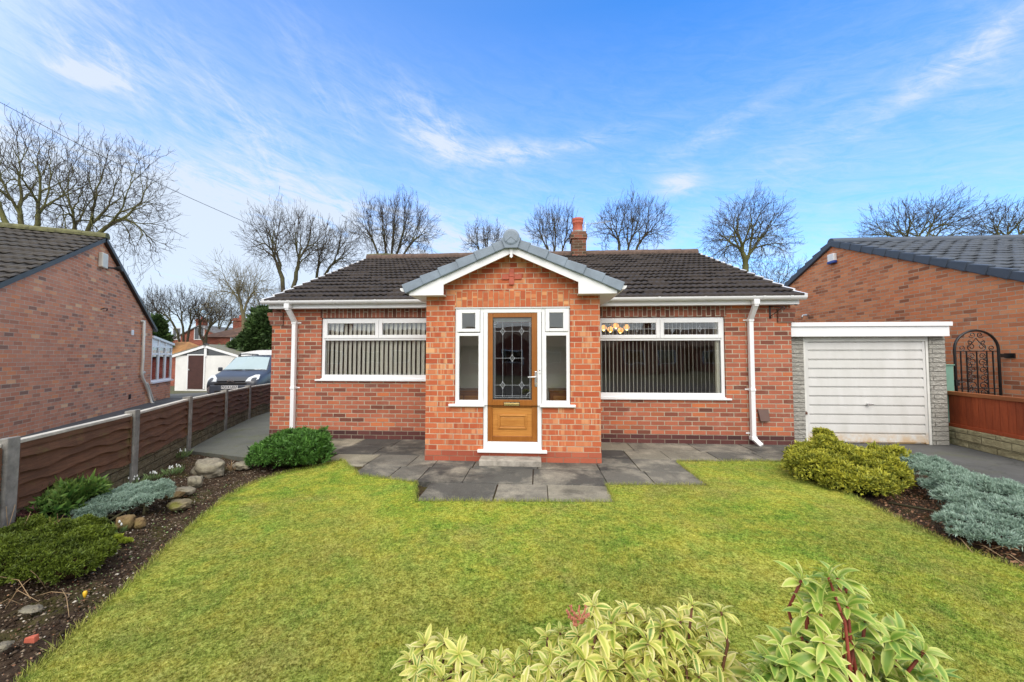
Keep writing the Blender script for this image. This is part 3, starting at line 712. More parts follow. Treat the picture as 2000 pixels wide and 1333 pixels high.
for i in range(7): q = a_+Vector((-.02+.1*i, .03*i, .265+.018*i)); mb.tube([q+Vector((0,-.16,0)), q+Vector((0,.16,0))], .005, 4)
tag(mb.build('tv_aerial', M['steel']), 'thin metal television aerial fixed beside the terracotta chimney pot', 'aerial')
# windows -----------------------------------------------------------
def frame_rect(mb, x0, x1, z0, z1, t, y0, y1, tt=None, tb=None):
    tt = t if tt is None else tt; tb = t if tb is None else tb
    mb.box(x0, x0+t, y0, y1, z0, z1); mb.box(x1-t, x1, y0, y1, z0, z1)
    mb.box(x0+t, x1-t, y0, y1, z1-tt, z1); mb.box(x0+t, x1-t, y0, y1, z0, z0+tb)
def window(w, mull, trans, sill_px, leaded=None):
    x0, x1, z0, z1 = w['x0']+.006, w['x1']-.006, w['z0']+.0, w['z1']-.006
    yf = FY+.025
    root = MB(); frame_rect(root, x0, x1, z0, z1, .055, yf, yf+.07, tb=.075)
    root.box(x0+.055, x1-.055, yf, yf+.07, trans-.03, trans+.02)
    root.box(mull-.025, mull+.025, yf, yf+.07, trans+.02, z1-.055)
    fr = root.build('window', M['upvc'], H_, bevel=.006)
    mb = MB(); mb.box(sill_px[0], sill_px[1], FY-.045, yf+.02, z0-.035, z0-.005); mb.box(x0, x1, FY-.02, yf+.03, z0-.005, z0+.01); mb.build('window_sill', M['upvc'], fr, bevel=.006)
    for a, b in ((x0+.055, mull-.025), (mull+.025, x1-.055)):
        mb = MB(); frame_rect(mb, a-.022, b+.022, trans+.006, z1-.03, .062, yf-.016, yf+.03); mb.build('top_light_sash', M['upvc'], fr, bevel=.006)
        mb = MB(); mb.box(a+.03, b-.03, yf+.012, yf+.016, trans+.05, z1-.08); mb.build('pane', M['glass'], fr)
        if leaded:
            mb = MB(); za, zb = trans+.068, z1-.092; zm = (za+zb)/2; y = yf+.008; A, B = a+.04, b-.04
            ds = leaded[0] if a < mull-.1 else leaded[1]
            mb.box(A, B, y-.002, y+.002, zm-.0025, zm+.0025)
            n = max(3, int((B-A)/.0675))
            for i in range(1, n): 
                x = A+(B-A)*i/n; 
                if i % 2 == 0: mb.box(x-.0015, x+.0015, y-.0015, y+.0015, za, zb)
            for f_ in ds:
                x = A+(B-A)*f_; diamond(mb, x, zm, .034, .055, y)
            mb.build('leading', M['lead'], fr)
    mb = MB(); mb.box(x0+.05, x1-.05, yf+.03, yf+.034, z0+.07, trans-.028); mb.build('pane', M['glass'], fr)
    mb = MB(); g = .008
    frame_rect(mb, x0+.05, x1-.05, z0+.068, trans-.026, .009, yf+.018, yf+.03); mb.build('glazing_gasket', M['seal'], fr)
    return fr
def diamond(mb, x, z, rw, rh, y, t=.006):
    n = 7; pts = []
    cor = [(x, z+rh), (x+rw, z), (x, z-rh), (x-rw, z)]
    for i in range(4):
        a, b = cor[i], cor[(i+1) % 4]; c = (x+(a[0]+b[0]-2*x)*.30, z+(a[1]+b[1]-2*z)*.30)
        for k in range(n):
            s = k/n; pts.append(((1-s)**2*a[0]+2*s*(1-s)*c[0]+s*s*b[0], (1-s)**2*a[1]+2*s*(1-s)*c[1]+s*s*b[1]))
    m = len(pts)
    for i in range(m):
        a, b = pts[i], pts[(i+1) % m]
        mb.bar((a[0], y, a[1]), (b[0], y, b[1]), .004, t*.8, up=Vector((0,1,0)))
tl = onY(740, 662, FY).z; tr = onY(1290, 662, FY).z
window(wl, onY(739, 640, FY).x, tl, (onY(614.5,740,FY-.04).x, wl['x1']+.06))
window(wr, onY(1289.5, 640, FY).x, tr, (wr['x0']-.06, onY(1430,778,FY-.04).x), leaded=([.12, .40, .66, .9][1:3], [.32, .67]))
# rooms behind the windows
def room(name, x0, x1, y0, y1, z0, z1, mat):
    mb = MB(); a = [(x0,y0),(x1,y0),(x1,y1),(x0,y1)]
    mb.poly([(x0,y1,z0),(x1,y1,z0),(x1,y1,z1),(x0,y1,z1)]); mb.poly([(x0,y0,z0),(x0,y1,z0),(x0,y1,z1),(x0,y0,z1)]); mb.poly([(x1,y0,z0),(x1,y0,z1),(x1,y1,z1),(x1,y1,z0)])
    mb.poly([(x0,y0,z1),(x0,y1,z1),(x1,y1,z1),(x1,y0,z1)])
    mb.poly([(x0,y0,z0),(x1,y0,z0),(x1,y1,z0),(x0,y1,z0)])
    return mb.build(name, mat, H_, recalc=False)
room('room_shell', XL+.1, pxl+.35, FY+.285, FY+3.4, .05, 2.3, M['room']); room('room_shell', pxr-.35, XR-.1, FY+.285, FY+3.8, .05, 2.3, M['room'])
# blinds
def blind(x0, x1, z0, z1, sp, ang, wid, label, last=None):
    mb = MB(); n = int((x1-x0)/sp)
    t = thing('vertical_blind', label, 'blind', ((x0+x1)/2, FY+.125, z0))
    for i in range(n+1):
        x = x0+sp*(i+.3); 
        if x > x1: break
        a = ang(i/n)+random.uniform(-.03,.03); dx, dy = math.cos(a)*wid/2, math.sin(a)*wid/2; tk = .0012
        lean = random.uniform(-.003,.003)
        mb.hexa([Vector(p) for p in ((x-dx+lean,FY+.125-dy-tk,z0),(x+dx+lean,FY+.125+dy-tk,z0),(x+dx+lean,FY+.125+dy+tk,z0),(x-dx+lean,FY+.125-dy+tk,z0),(x-dx,FY+.125-dy-tk,z1),(x+dx,FY+.125+dy-tk,z1),(x+dx,FY+.125+dy+tk,z1),(x-dx,FY+.125-dy+tk,z1))])
    if last: 
        for i in range(5): mb.box(x1-.07+i*.014, x1-.058+i*.014, FY+.09, FY+.16, z0, z1)
    mb.build('slats', M['blind'], t)
    mb = MB(); mb.box(x0-.01, x1+.01, FY+.10, FY+.15, z1, z1+.035); mb.build('headrail', M['upvc'], t)
blind(wl['x0']+.03, wl['x1']-.03, wl['z0']+.03, wl['z1']-.07, .084, lambda s: math.radians(-30)-.1*s, .089, 'half-closed cream vertical blind inside the window to the left of the porch')
blind(wr['x0']+.03, wr['x1']-.03, wr['z0']+.03, wr['z1']-.06, .067, lambda s: math.radians(66-3*s), .058, 'nearly open cream vertical blind inside the leaded window right of the porch', True)
# lit ceiling lamp seen through the leaded top light
emi = NT('lamp_glow'); M['glow'] = emi.bsdf((.9,.5,.1,1), .5, emit=(1,.42,.06,1), estr=.55)
emi2 = NT('bulb_glow'); M['bulb'] = emi2.bsdf((1,.8,.4,1), .5, emit=(1,.70,.25,1), estr=2.2)
lc = onY(1204, 640, FY+1.5)
t = thing('ceiling_lamp', 'lit brass ceiling lamp with amber petal shades behind the leaded window', 'lamp', tuple(lc))
mb = MB(); mb.tube([lc+Vector((0,0,.05)), Vector((lc.x, lc.y, 2.3))], .012, 6); mb.lathe([(.05,.04),(.03,.08),(.01,.1)], lc, 10); mb.build('stem', M['brass'], t)
for i, (px, py) in enumerate(((1179,640),(1192,643),(1203,636),(1212,645),(1224,639))):
    p = onY(px, py, FY+1.42+.06*(i%2)); mb = MB(); n = 12; pr = []
    for k, (r, h) in enumerate(((.02,.05),(.05,.03),(.066,-.01),(.05,-.05))):
        pr.append((r*.95, h))
    mb.lathe(pr, p, 12); sh = mb.build('lamp_shade', M['glow'], t, smooth=True)
    mb = MB(); mb.lathe([(.012,-.02),(.024,-.05),(.012,-.075)], p, 8); mb.build('bulb', M['bulb'], sh, smooth=True)
    mb = MB(); mb.tube([lc+Vector((0,0,.06)), (lc+p)/2+Vector((0,0,.07)), p+Vector((0,0,.05))], .006, 5); mb.build('arm', M['brass'], t)
# ------------------------------------------------------------------ porch
zap = onY(1000, 490, PY).z; ztop = onY(1000, 578, PY).z+.02
def pz(py, px=1000): return onY(px, py, PY).z
def pxx(px, py=700): return onY(px, py, PY).x
ox0, ox1 = pxx(888.5, 620), pxx(1113.5, 620); oz1 = pz(600); zs0 = pz(793)
dx0, dx1 = pxx(943, 830), pxx(1058.6, 830); dz0 = pz(879)
pm = (pxl+pxr)/2
PSL = .455
zapex = pz(466); 
zeav = zapex-(pm-pxl)*PSL
mb = MB()
wall_cells(mb, pxl, pxr, .12, zs0, PY, .11, [(dx0, dx1, dz0-.02, zs0)])
wall_cells(mb, pxl, pxr, zs0, oz1, PY, .11, [(ox0, ox1, zs0, oz1)])
# above the opening up to the roof line
mb.poly([(pxl,PY,oz1),(pxr,PY,oz1),(pxr,PY,zeav),(pm,PY,zapex-.02),(pxl,PY,zeav)]); mb.poly([(pxl,PY+.11,oz1),(pxr,PY+.11,oz1),(pxr,PY+.11,zeav),(pm,PY+.11,zapex-.02),(pxl,PY+.11,zeav)][::-1])
for x in (pxl, pxr):
    mb.poly([(x,PY,.12),(x,FY,.12),(x,FY,zeav),(x,PY,zeav)])
mb.build('porch_wall', M['brick_porch'], H_, recalc=False)
mb = MB(); mb.swap = False
mb.box(pxl-.003, pxr+.003, PY-.004, PY+.1, -.1, .145); mb.box(pxl-.003, pxl+.1, PY+.1, FY-.01, -.1, .145); mb.box(pxr-.1, pxr+.003, PY+.1, FY-.01, -.1, .145)
mb.build('porch_plinth', M['brick_terra'], H_)
mb = MB(); mb.swap = True; mb.box(ox0+.0, ox1-.0, PY-.003, PY+.03, oz1+.002, oz1+.224); mb.build('porch_soldier_course', M['soldier_porch'], H_)
mb = MB(); c0 = onY(999.5, 541.5, PY)
mb.box(c0.x-.034, c0.x+.034, PY-.022, PY+.02, c0.z-.112, c0.z-.002); mb.box(c0.x-.034, c0.x+.034, PY-.022, PY+.02, c0.z+.002, c0.z+.112)
mb.box(c0.x-.14, c0.x-.038, PY-.018, PY+.02, c0.z-.036, c0.z+.036); mb.box(c0.x+.038, c0.x+.14, PY-.018, PY+.02, c0.z-.036, c0.z+.036); mb.build('brick_cross', M['terra'], H_, bevel=.003)
# porch roof: two slopes running back into the main roof
BY = PY-.16                        # plane of the bargeboard
eL = onY(797, 563, BY); eR = onY(1208, 560, BY); ap = onY(1000, 470, BY)
xm = (eL.x+eR.x)/2; za_ = ap.z; ze_ = (eL.z+eR.z)/2; hw = (eR.x-eL.x)/2
Ls2 = math.hypot(hw, za_-ze_)
roof('porch_roof_slope', (eL.x, 8.1, ze_), (0,-1,0), Vector((hw,0,za_-ze_)), 8.1-BY, Ls2, M['tile_right'], H_, gauge=.3, period=.3, amp=.008, kind='pan')
roof('porch_roof_slope', (eR.x, BY, ze_), (0,1,0), Vector((-hw,0,za_-ze_)), 8.1-BY, Ls2, M['tile_right'], H_, gauge=.3, period=.3, amp=.008, kind='pan')
ridge('porch_ridge_tiles', (xm, BY-.02, za_+.05), (xm, 8.1, za_+.05), .1, M['verge_porch'], H_, .42)
# verge units: six per side, each hooked over the edge
kv = 6
for s in (-1, 1):
    mb = MB()
    for i in range(kv):
        a = i/kv; b = (i+1)/kv+.012
        e = eL if s < 0 else eR
        P = lambda f: Vector((xm + s*hw*(1-f)*1.035, 0, ze_+(za_-ze_)*f-(.0 if f > .01 else .012)))
        up = Vector((s*(za_-ze_), 0, hw)).normalized(); 
        p, q = P(a), P(min(b, .985)); t0, t1 = .058, .036    # lower edge of a unit stands proud
        lo0, lo1 = -.075, -.075
        yo = BY-.05+.006*(1 if i % 2 else 0)
        pts = []
        F1 = [p+up*lo0, q+up*lo1, q+up*t1, p+up*t0]
        bulge = (q-p)*.0
        for y in (yo-.012*(0), BY+.16):
            pts.append([Vector((v.x, y, v.z)) for v in F1])
        # front face lower edge slightly further out
        for j in (0, 3): pts[0][j].y -= .014
        mb.hexa([pts[0][0], pts[0][1], pts[1][1], pts[1][0], pts[0][3], pts[0][2], pts[1][2], pts[1][3]])
    mb.build('porch_verge_tiles', M['verge_porch'], H_, bevel=.009)
ec = Vector((xm, BY-.075, za_+.005))
mb = MB(); mb.lathe([(.085,-.01),(.112,0),(.116,.03),(.116,.2)], ec+Vector((0,0,.02)), 24, 'y')
mb.prism([(xm-.085, ec.z-.125), (xm+.085, ec.z-.125), (xm+.135, ec.z+.01), (xm-.135, ec.z+.01)], BY-.074, BY+.1)
mb.build('ridge_end_cap', M['verge_porch'], H_, bevel=.006)
mb = MB(); mb.prism([(xm-.075, ec.z-.045), (xm, ec.z+.02), (xm+.075, ec.z-.045), (xm+.075, ec.z-.02), (xm, ec.z+.05), (xm-.075, ec.z-.02)], BY-.09, BY-.08); mb.build('cap_chevron', M['verge_porch'], H_)
# bargeboards with box ends
mb = MB()
for s in (-1, 1):
    e = eL if s < 0 else eR
    x_in = (pxx(872,560) if s < 0 else pxx(1127,560)); xb = (onY(800,575,BY).x if s < 0 else onY(1205,572,BY).x)
    zb = (onY(800,578.5,BY).z + onY(1205,573,BY).z)/2
    line = lambda x, d: za_-(abs(x-xm))*(za_-ze_)/hw - d
    th = .115
    A = [(xm, za_-.05), (xb, line(xb, .05)), (xb, zb), (x_in, zb), (x_in, line(x_in, .05+th*1.12)), (xm, za_-.05-th*1.12)]
    y0, y1 = BY-.012, BY+.012
    if s > 0: A = A[::-1]
    # split in two convex pieces
    q1 = [(xm, za_-.05), (x_in, line(x_in,.05)), (x_in, line(x_in,.05+th*1.12)), (xm, za_-.05-th*1.12)]
    q2 = [(x_in, line(x_in,.05)), (xb, line(xb,.05)), (xb, zb), (x_in, zb)]
    mb.prism(q1, y0, y1); mb.prism(q2, y0-.004, y1)
    xw = pxl if s < 0 else pxr
    # soffit under the porch eaves and the underside behind the board
    mb.box(min(xb, xw), max(xb, xw), BY+.012, FY-.15, zb+.002, zb+.016)
    mb.box(min(xw, x_in), max(xw, x_in), BY+.012, PY-.001, zb+.002, zb+.016)
    q3 = [(xm, za_-.05-.03), (xw, line(xw,.05+.03)), (xw, line(xw,.05+.045)), (xm, za_-.05-.045)]
    mb.prism(q3, y1, PY)
mb.build('porch_bargeboard', M['upvc'], H_)
mb = MB(); f0 = onY(997, 489, BY-.02)
mb.hexa([Vector(p) for p in ((xm-.016,BY-.03,f0.z-.07),(xm+.016,BY-.03,f0.z-.07),(xm+.016,BY-.012,f0.z-.07),(xm-.016,BY-.012,f0.z-.07),(xm-.028,BY-.03,f0.z+.09),(xm+.028,BY-.03,f0.z+.09),(xm+.028,BY-.012,f0.z+.09),(xm-.028,BY-.012,f0.z+.09))])
mb.prism([(xm-.024,f0.z-.085),(xm,f0.z-.11),(xm+.024,f0.z-.085),(xm+.012,f0.z-.068),(xm-.012,f0.z-.068)], BY-.032, BY-.01); mb.build('finial', M['upvc'], H_, bevel=.003)
# porch gutters seen end-on at both eaves
for s, e in ((-1, eL), (1, eR)):
    mb = MB(); n = 8; r = .05; xc = e.x+s*.055; zt_ = ze_+.0
    A = [(xc-r*math.cos(math.pi*t/(n-1)), zt_-r*math.sin(math.pi*t/(n-1))) for t in range(n)]
    mb.prism(A, BY-.03, 6.9); mb.build('porch_gutter', M['upvc'], H_)
# porch joinery
yj = PY+.02
W1 = MB()
mull1, mull2 = pxx(943.5, 700), pxx(1058.5, 700)
frame_rect(W1, ox0+.004, mull1, zs0, oz1-.004, .045, yj, yj+.06)
frame_rect(W1, mull2, ox1-.004, zs0, oz1-.004, .045, yj, yj+.06)
zl, zr_ = pz(652.5), pz(651)
W1.box(ox0+.045, mull1-.04, yj, yj+.06, zl-.02, zl+.018); W1.box(mull2+.04, ox1-.045, yj, yj+.06, zr_-.02, zr_+.018)
W1.box(mull1-.001, mull2+.001, yj-.004, yj+.06, pz(611)+.0, oz1-.004)
W1.box(dx0+.004, pxx(952,740), yj-.006, yj+.062, dz0, pz(611)); W1.box(pxx(1049.6,740), dx1-.004, yj-.006, yj+.062, dz0, pz(611))
W1.box(pxx(952,740), pxx(1049.6,740), yj-.006, yj+.062, dz0, pz(864))
JF = W1.build('porch_frame', M['upvc'], H_, bevel=.006)
mb = MB(); mb.box(ox0-.0, ox1+.0, PY+.0, yj+.002, oz1-.014, oz1-.002); mb.build('head_drip', M['upvc'], JF)
mb = MB(); mb.box(pxx(877,795), pxx(947,795), PY-.05, yj+.03, zs0-.012, zs0+.022); mb.build('porch_sill', M['upvc'], JF, bevel=.006)
mb = MB(); mb.box(pxx(1054,797), pxx(1124,797), PY-.05, yj+.03, zs0-.012, zs0+.022); mb.build('porch_sill', M['upvc'], JF, bevel=.006)
mb = MB(); mb.box(pxx(933,878), pxx(1068.5,878), PY-.05, yj+.03, dz0-.035, dz0+.004); mb.build('threshold', M['upvc'], JF, bevel=.006)
for (a, b, c, d, e, f, g, h, tz) in ((892.5, 937, 902, 928, 896, 934, 606, 649, zl), (1065, 1110, 1073, 1100, 1067, 1106.6, 604.5, 648.5, zr_)):
    mb = MB(); x0, x1 = pxx(a, 620), pxx(b, 620); z1, z0 = pz(g), pz(h)+.004; y = yj-.014
    gx0, gx1, gz0, gz1_ = pxx(c,625), pxx(d,625), pz(642), pz(611.5)
    mb.box(x0, gx0, y, y+.045, z0, z1); mb.box(gx1, x1, y, y+.045, z0, z1); mb.box(gx0, gx1, y, y+.045, z0, gz0); mb.box(gx0, gx1, y, y+.045, gz1_, z1)
    mb.build('top_light_sash', M['upvc'], JF, bevel=.005)
    mb = MB(); mb.box(gx0-.01, gx1+.01, y+.03, y+.034, gz0-.01, gz1_+.01); mb.build('pane', M['glass'], JF)
    lx0, lx1 = pxx(e,720), pxx(f,720); lz0, lz1 = pz(783), pz(655.5)
    mb = MB(); mb.box(lx0-.02, lx1+.02, yj+.03, yj+.034, lz0-.02, lz1+.02); mb.build('pane', M['glass'], JF)
    mb = MB(); frame_rect(mb, lx0-.035, lx1+.035, lz0-.03, lz1+.03, .035, yj-.002, yj+.03, tb=.03); mb.build('bead', M['upvc'], JF, bevel=.004)
# front door
ax0, ax1 = pxx(952.2,740), pxx(1049.4,740); az0, az1 = pz(864), pz(610.5)
bx0, bx1 = pxx(962,700), pxx(1038.5,700)
gz0_, gz1_ = pz(781.6), pz(620); pz0, pz1 = pz(853), pz(797)
mb = MB(); y = yj+.004
mb.box(ax0, bx0, y, y+.05, az0, az1); mb.box(bx1, ax1, y, y+.05, az0, az1)
mb.box(bx0, bx1, y, y+.05, gz1_, az1); mb.box(bx0, bx1, y, y+.05, pz1, gz0_); mb.box(bx0, bx1, y, y+.05, az0, pz0)
D = mb.build('front_door', M['oak'], H_, bevel=.005)
mb = MB(); mb.box(bx0-.01, bx1+.01, y+.018, y+.03, pz0-.01, pz1+.01)
mx0, mx1, mz0, mz1 = pxx(972,825), pxx(1029,825), pz(839), pz(811)
frame_rect(mb, mx0, mx1, mz0, mz1, .022, y+.0, y+.02); frame_rect(mb, mx0+.02, mx1-.02, mz0+.02, mz1-.02, .012, y+.008, y+.02); mb.box(mx0+.035, mx1-.035, y+.01, y+.02, mz0+.035, mz1-.035)
mb.build('door_panel', M['oak_panel'], D, bevel=.005)
mb = MB(); 
for (xa, za) in ((bx0, gz0_), (bx1, gz0_)): pass
M['mitre'] = plain('mitre_line', srgb(150,100,50), .6, .1)
mb = MB(); mb.bar((bx0-.045, y-.001, (pz1+gz0_)/2), (bx0, y-.001, gz0_), .003, .002, up=Vector((0,1,0))); mb.build('mitre_joint', M['mitre'], D); mb = MB(); mb.bar((bx0-.045, y-.001, (pz1+gz0_)/2), (bx0, y-.001, pz1), .003, .002, up=Vector((0,1,0))); mb.build('mitre_joint', M['mitre'], D)
mb = MB(); mb.bar((bx1+.045, y-.001, (pz1+gz0_)/2), (bx1, y-.001, gz0_), .003, .002, up=Vector((0,1,0))); mb.build('mitre_joint', M['mitre'], D); mb = MB(); mb.bar((bx1+.045, y-.001, (pz1+gz0_)/2), (bx1, y-.001, pz1), .003, .002, up=Vector((0,1,0))); mb.build('mitre_joint', M['mitre'], D)
mb = MB(); mb.bar((ax0+.004, y-.001, az0+.004), (bx0, y-.001, pz0), .003, .002, up=Vector((0,1,0))); mb.build('mitre_joint', M['mitre'], D); mb = MB(); mb.bar((ax1-.004, y-.001, az0+.004), (bx1, y-.001, pz0), .003, .002, up=Vector((0,1,0))); mb.build('mitre_joint', M['mitre'], D)

mb = MB(); mb.box(bx0-.005, bx1+.005, y+.02, y+.024, gz0_-.005, gz1_+.005); mb.build('pane', M['glass'], D)
mb = MB(); frame_rect(mb, bx0, bx1, gz0_, gz1_, .008, y+.004, y+.02); mb.build('glazing_gasket', M['seal'], D)
# leaded design
def dpx(zx, zy): return onY(820+zx/3.332, 600+zy/3.332, PY)
mb = MB(); yl = y+.014
V3 = [dpx(538,300).x, dpx(600,300).x, dpx(662,300).x]; H3 = [dpx(600,157).z, dpx(600,333).z, dpx(600,510).z]
xa, xb = dpx(488,300).x, dpx(713,300).x; zt_, zb_ = gz1_-.075, gz0_+.03
lw = .0014
for x in V3: mb.box(x-lw, x+lw, yl-.002, yl+.002, zb_, gz1_-.05)
for x, l2 in ((xa, .0), (xb, .0), (bx0+.018,0), (bx1-.018,0)): mb.box(x-lw, x+lw, yl-.002, yl+.002, zb_-.01, gz1_-.06)
for z in (H3[0], H3[2]): mb.box(xa, xb, yl-.003, yl+.003, z-lw, z+lw)
mb.box(xa, dpx(680,0).x, yl-.003, yl+.003, H3[1]-lw, H3[1]+lw)
for z in (gz1_-.05, gz0_+.03, gz0_+.052): mb.box(bx0+.03, bx1-.03, yl-.003, yl+.003, z-lw, z+lw)
for x, z in ((V3[0],H3[0]),(V3[2],H3[0]),(V3[1],H3[1]),(V3[0],H3[2]),(V3[2],H3[2])): diamond(mb, x, z, .038, .056, yl, .007)
for (cx_, cz_, a0) in ((bx0+.018, gz1_-.045, -90), (bx1-.018, gz0_+.045, 90)):
    pts = [(cx_+.055*math.cos(math.radians(a0+t*9)), yl, cz_+.055*math.sin(math.radians(a0+t*9))) for t in range(11)]
    mb.tube(pts, .003, 5)
mb.build('leading', M['lead'], D)
mb = MB(); lx0, lx1, lz0, lz1 = pxx(983.6,790), pxx(1015,790), pz(794.3), pz(786)
mb.box(lx0, lx1, y-.008, y+.005, lz0, lz1); lb = mb.build('letterbox', M['black'], D, bevel=.003)
mb = MB(); mb.box(lx0+.006, lx1-.006, y-.016, y-.008, lz0+.008, lz1-.012); mb.build('letterbox_flap', M['brass'], lb, bevel=.003)
mb = MB(); hx = pxx(1046.5, 740); mb.box(hx-.016, hx+.016, y-.01, y+.002, pz(756), pz(725.5)); hp = mb.build('handle', M['steel'], D, bevel=.006)
mb = MB(); hz = pz(736.5); mb.tube([(hx, y, hz), (hx, y-.045, hz)], .009, 8); mb.tube([(hx+.008, y-.045, hz+.002), (pxx(1031,736), y-.048, hz-.003)], [.010,.007], 8); mb.build('lever', M['upvc'], hp, smooth=True)
mb = MB(); mb.lathe([(.011,-.014),(.011,0)], (hx, y, pz(750)), 12, 'y'); mb.build('lock_cylinder', M['brass'], hp)
mb = MB(); bp = onY(1054.2, 724, PY); mb.box(bp.x-.014, bp.x+.014, yj-.024, yj-.004, bp.z-.04, bp.z+.038); t = mb.build('doorbell', M['upvc'], None, bevel=.004)
tag(t, 'small white doorbell on the white frame right of the door handle', 'doorbell')
mb = MB(); mb.lathe([(.007,-.005),(.007,0)], (bp.x, yj-.024, bp.z), 10, 'y'); mb.build('bell_push', M['dark'], t)
# porch interior
mb = MB(); a0, a1, b0, b1 = pxl+.11, pxr-.11, PY+.112, FY-.002
for q in ([(a0,b0,.02),(a0,b1,.02),(a0,b1,2.35),(a0,b0,2.35)], [(a1,b0,.02),(a1,b1,.02),(a1,b1,2.35),(a1,b0,2.35)], [(a0,b1,.02),(-.80,b1,.02),(-.80,b1,2.35),(a0,b1,2.35)], [(.16,b1,.02),(a1,b1,.02),(a1,b1,2.35),(.16,b1,2.35)], [(-.80,b1,2.05),(.16,b1,2.05),(.16,b1,2.35),(-.80,b1,2.35)], [(a0,b0,2.35),(a1,b0,2.35),(a1,b1,2.35),(a0,b1,2.35)]): mb.poly(q)
mb.build('porch_plaster', M['porch_in'], H_, recalc=False)
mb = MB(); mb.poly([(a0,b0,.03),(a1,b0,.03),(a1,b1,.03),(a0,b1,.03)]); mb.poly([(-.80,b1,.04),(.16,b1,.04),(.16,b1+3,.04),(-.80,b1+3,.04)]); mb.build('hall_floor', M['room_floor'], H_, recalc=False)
mb = MB()
for q in ([(-.80,FY+.28,.04),(-.80,FY+3.3,.04),(-.80,FY+3.3,2.3),(-.80,FY+.28,2.3)], [(.16,FY+.28,.04),(.16,FY+3.3,.04),(.16,FY+3.3,2.3),(.16,FY+.28,2.3)], [(-.80,FY+3.3,.04),(.16,FY+3.3,.04),(.16,FY+3.3,2.3),(-.80,FY+3.3,2.3)], [(-.80,FY+.28,2.3),(.16,FY+.28,2.3),(.16,FY+3.3,2.3),(-.80,FY+3.3,2.3)]): mb.poly(q)
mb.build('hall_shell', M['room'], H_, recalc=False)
for (px, side) in ((915, -1), (1089, 1)):
    q = onY(px, 770, PY+.5); x0, x1 = (pxl+.14, pxx(938)) if side < 0 else (pxx(1076), pxr-.14)
    zt_ = onY(px, 763, PY+.45).z
    nm = thing('porch_cabinet', 'low pine cabinet inside the porch, seen at the foot of the %s pane' % ('left-hand' if side < 0 else 'right-hand'), 'cabinet', ((x0+x1)/2, PY+.65, .03))
    mb = MB(); mb.box(x0, x1, PY+.45, PY+.85, .03, zt_-.02); mb.build('carcass', M['furn'], nm, bevel=.004)
    mb = MB(); mb.box(x0-.015, x1+.015, PY+.43, PY+.87, zt_-.02, zt_); mb.build('top', M['oak'], nm, bevel=.004)
    mb = MB(); mb.box(x0+.05, (x0+x1)/2-.01, PY+.437, PY+.45, .08, zt_-.08); mb.box((x0+x1)/2+.01, x1-.05, PY+.437, PY+.45, .08, zt_-.08); mb.build('doors', M['oak_panel'], nm, bevel=.003)
# concrete doorstep
s0, s1 = onZ(939, 912, .0), onZ(1058, 912, 0)
mb = MB(); mb.box(pxx(940, 890)-.0, pxx(1057,890), PY-.24, PY-.006, 0, .085)
tag(mb.build('doorstep', plain('step_concrete', (.36,.33,.28), .9, .3, 7, bump=.004), None, bevel=.012), 'weathered concrete step on the flagstones below the oak door', 'step')
# flue cover and hanging basket bracket on the main wall
fc = onY(1489, 811, FY); mb = MB()
w_, h_ = .085, .095
mb.hexa([Vector(p) for p in ((fc.x-w_*.75,FY-.07,fc.z-h_),(fc.x+w_,FY-.07,fc.z-h_),(fc.x+w_,FY-.003,fc.z-h_),(fc.x-w_*.75,FY-.003,fc.z-h_),(fc.x-w_*.75-.02,FY-.025,fc.z+h_),(fc.x+w_,FY-.025,fc.z+h_),(fc.x+w_,FY-.003,fc.z+h_),(fc.x-w_*.75-.02,FY-.003,fc.z+h_))])
tag(mb.build('vent_cover', plain('brown_plastic', srgb(92,66,56), .4, .1), None, bevel=.005), 'small brown plastic vent cover low on the brick wall', 'vent')
bp = onY(1503, 598, FY); be = onY(1522, 611, FY-.28)
t = thing('hanging_basket_bracket', 'black scrolled iron bracket under the eaves near the garage', 'bracket', tuple(bp))
mb = MB(); z0 = onY(1503, 623, FY).z
mb.box(bp.x-.012, bp.x+.012, FY-.012, FY-.001, z0, bp.z); mb.build('back_plate', M['black'], t)
mb = MB(); tip = Vector((bp.x+.03, FY-.30, bp.z-.05)); mb.tube([(bp.x, FY-.01, bp.z-.01), tip], .007, 6); mb.tube([(bp.x, FY-.01, z0+.04), ((bp.x+tip.x)/2, FY-.15, z0+.09), tip], .006, 6)
mb.tube([tip+Vector((0, -.03*math.sin(a*.7), -.03+.03*math.cos(a*.7))) for a in range(8)], .006, 5)
mb.tube([Vector((bp.x+.005, FY-.035-.022*math.cos(a*.8), z0+.03+.022*math.sin(a*.8))) for a in range(8)], .005, 5); mb.build('arm', M['black'], t)
# ------------------------------------------------------------------ garage
GT = thing('garage', 'flat-roofed grey block garage with white fascia and white ribbed up-and-over door', 'garage', (onY(1690,860,GY).x, GY, 0))
g0, g1, g2, g3 = onY(1548.5,760,GY).x, onY(1572,760,GY).x, onY(1819,760,GY).x, onY(1850,760,GY).x
gz_f0, gz_f1 = onY(1700, 657.5, GY-.12).z, onY(1700, 629.5, GY-.12).z
for a, b in ((g0, g1), (g2, g3)):
    mb = MB(); mb.box(a, b, GY, GY+.12, -.1, gz_f0+.05); mb.build('pillar', M['rock_grey'], GT, bevel=.008)
mb = MB(); mb.box(g3-.10, g3, GY+.12, GY+5, -.1, gz_f0+.05); mb.box(g0+.03, g0+.1, GY+.12, GY+5, -.1, gz_f0+.05); mb.box(g0+.1, g3-.1, GY+4.9, GY+5, -.1, gz_f0+.05); mb.build('side_wall', M['rock_grey'], GT)
f0, f1 = onY(1546,640,GY-.12).x, onY(1861,640,GY-.12).x
mb = MB(); mb.box(f0, f1-.03, GY-.10, GY-.02, gz_f0, gz_f1-.07); fs = mb.build('fascia', M['upvc'], GT, bevel=.005)
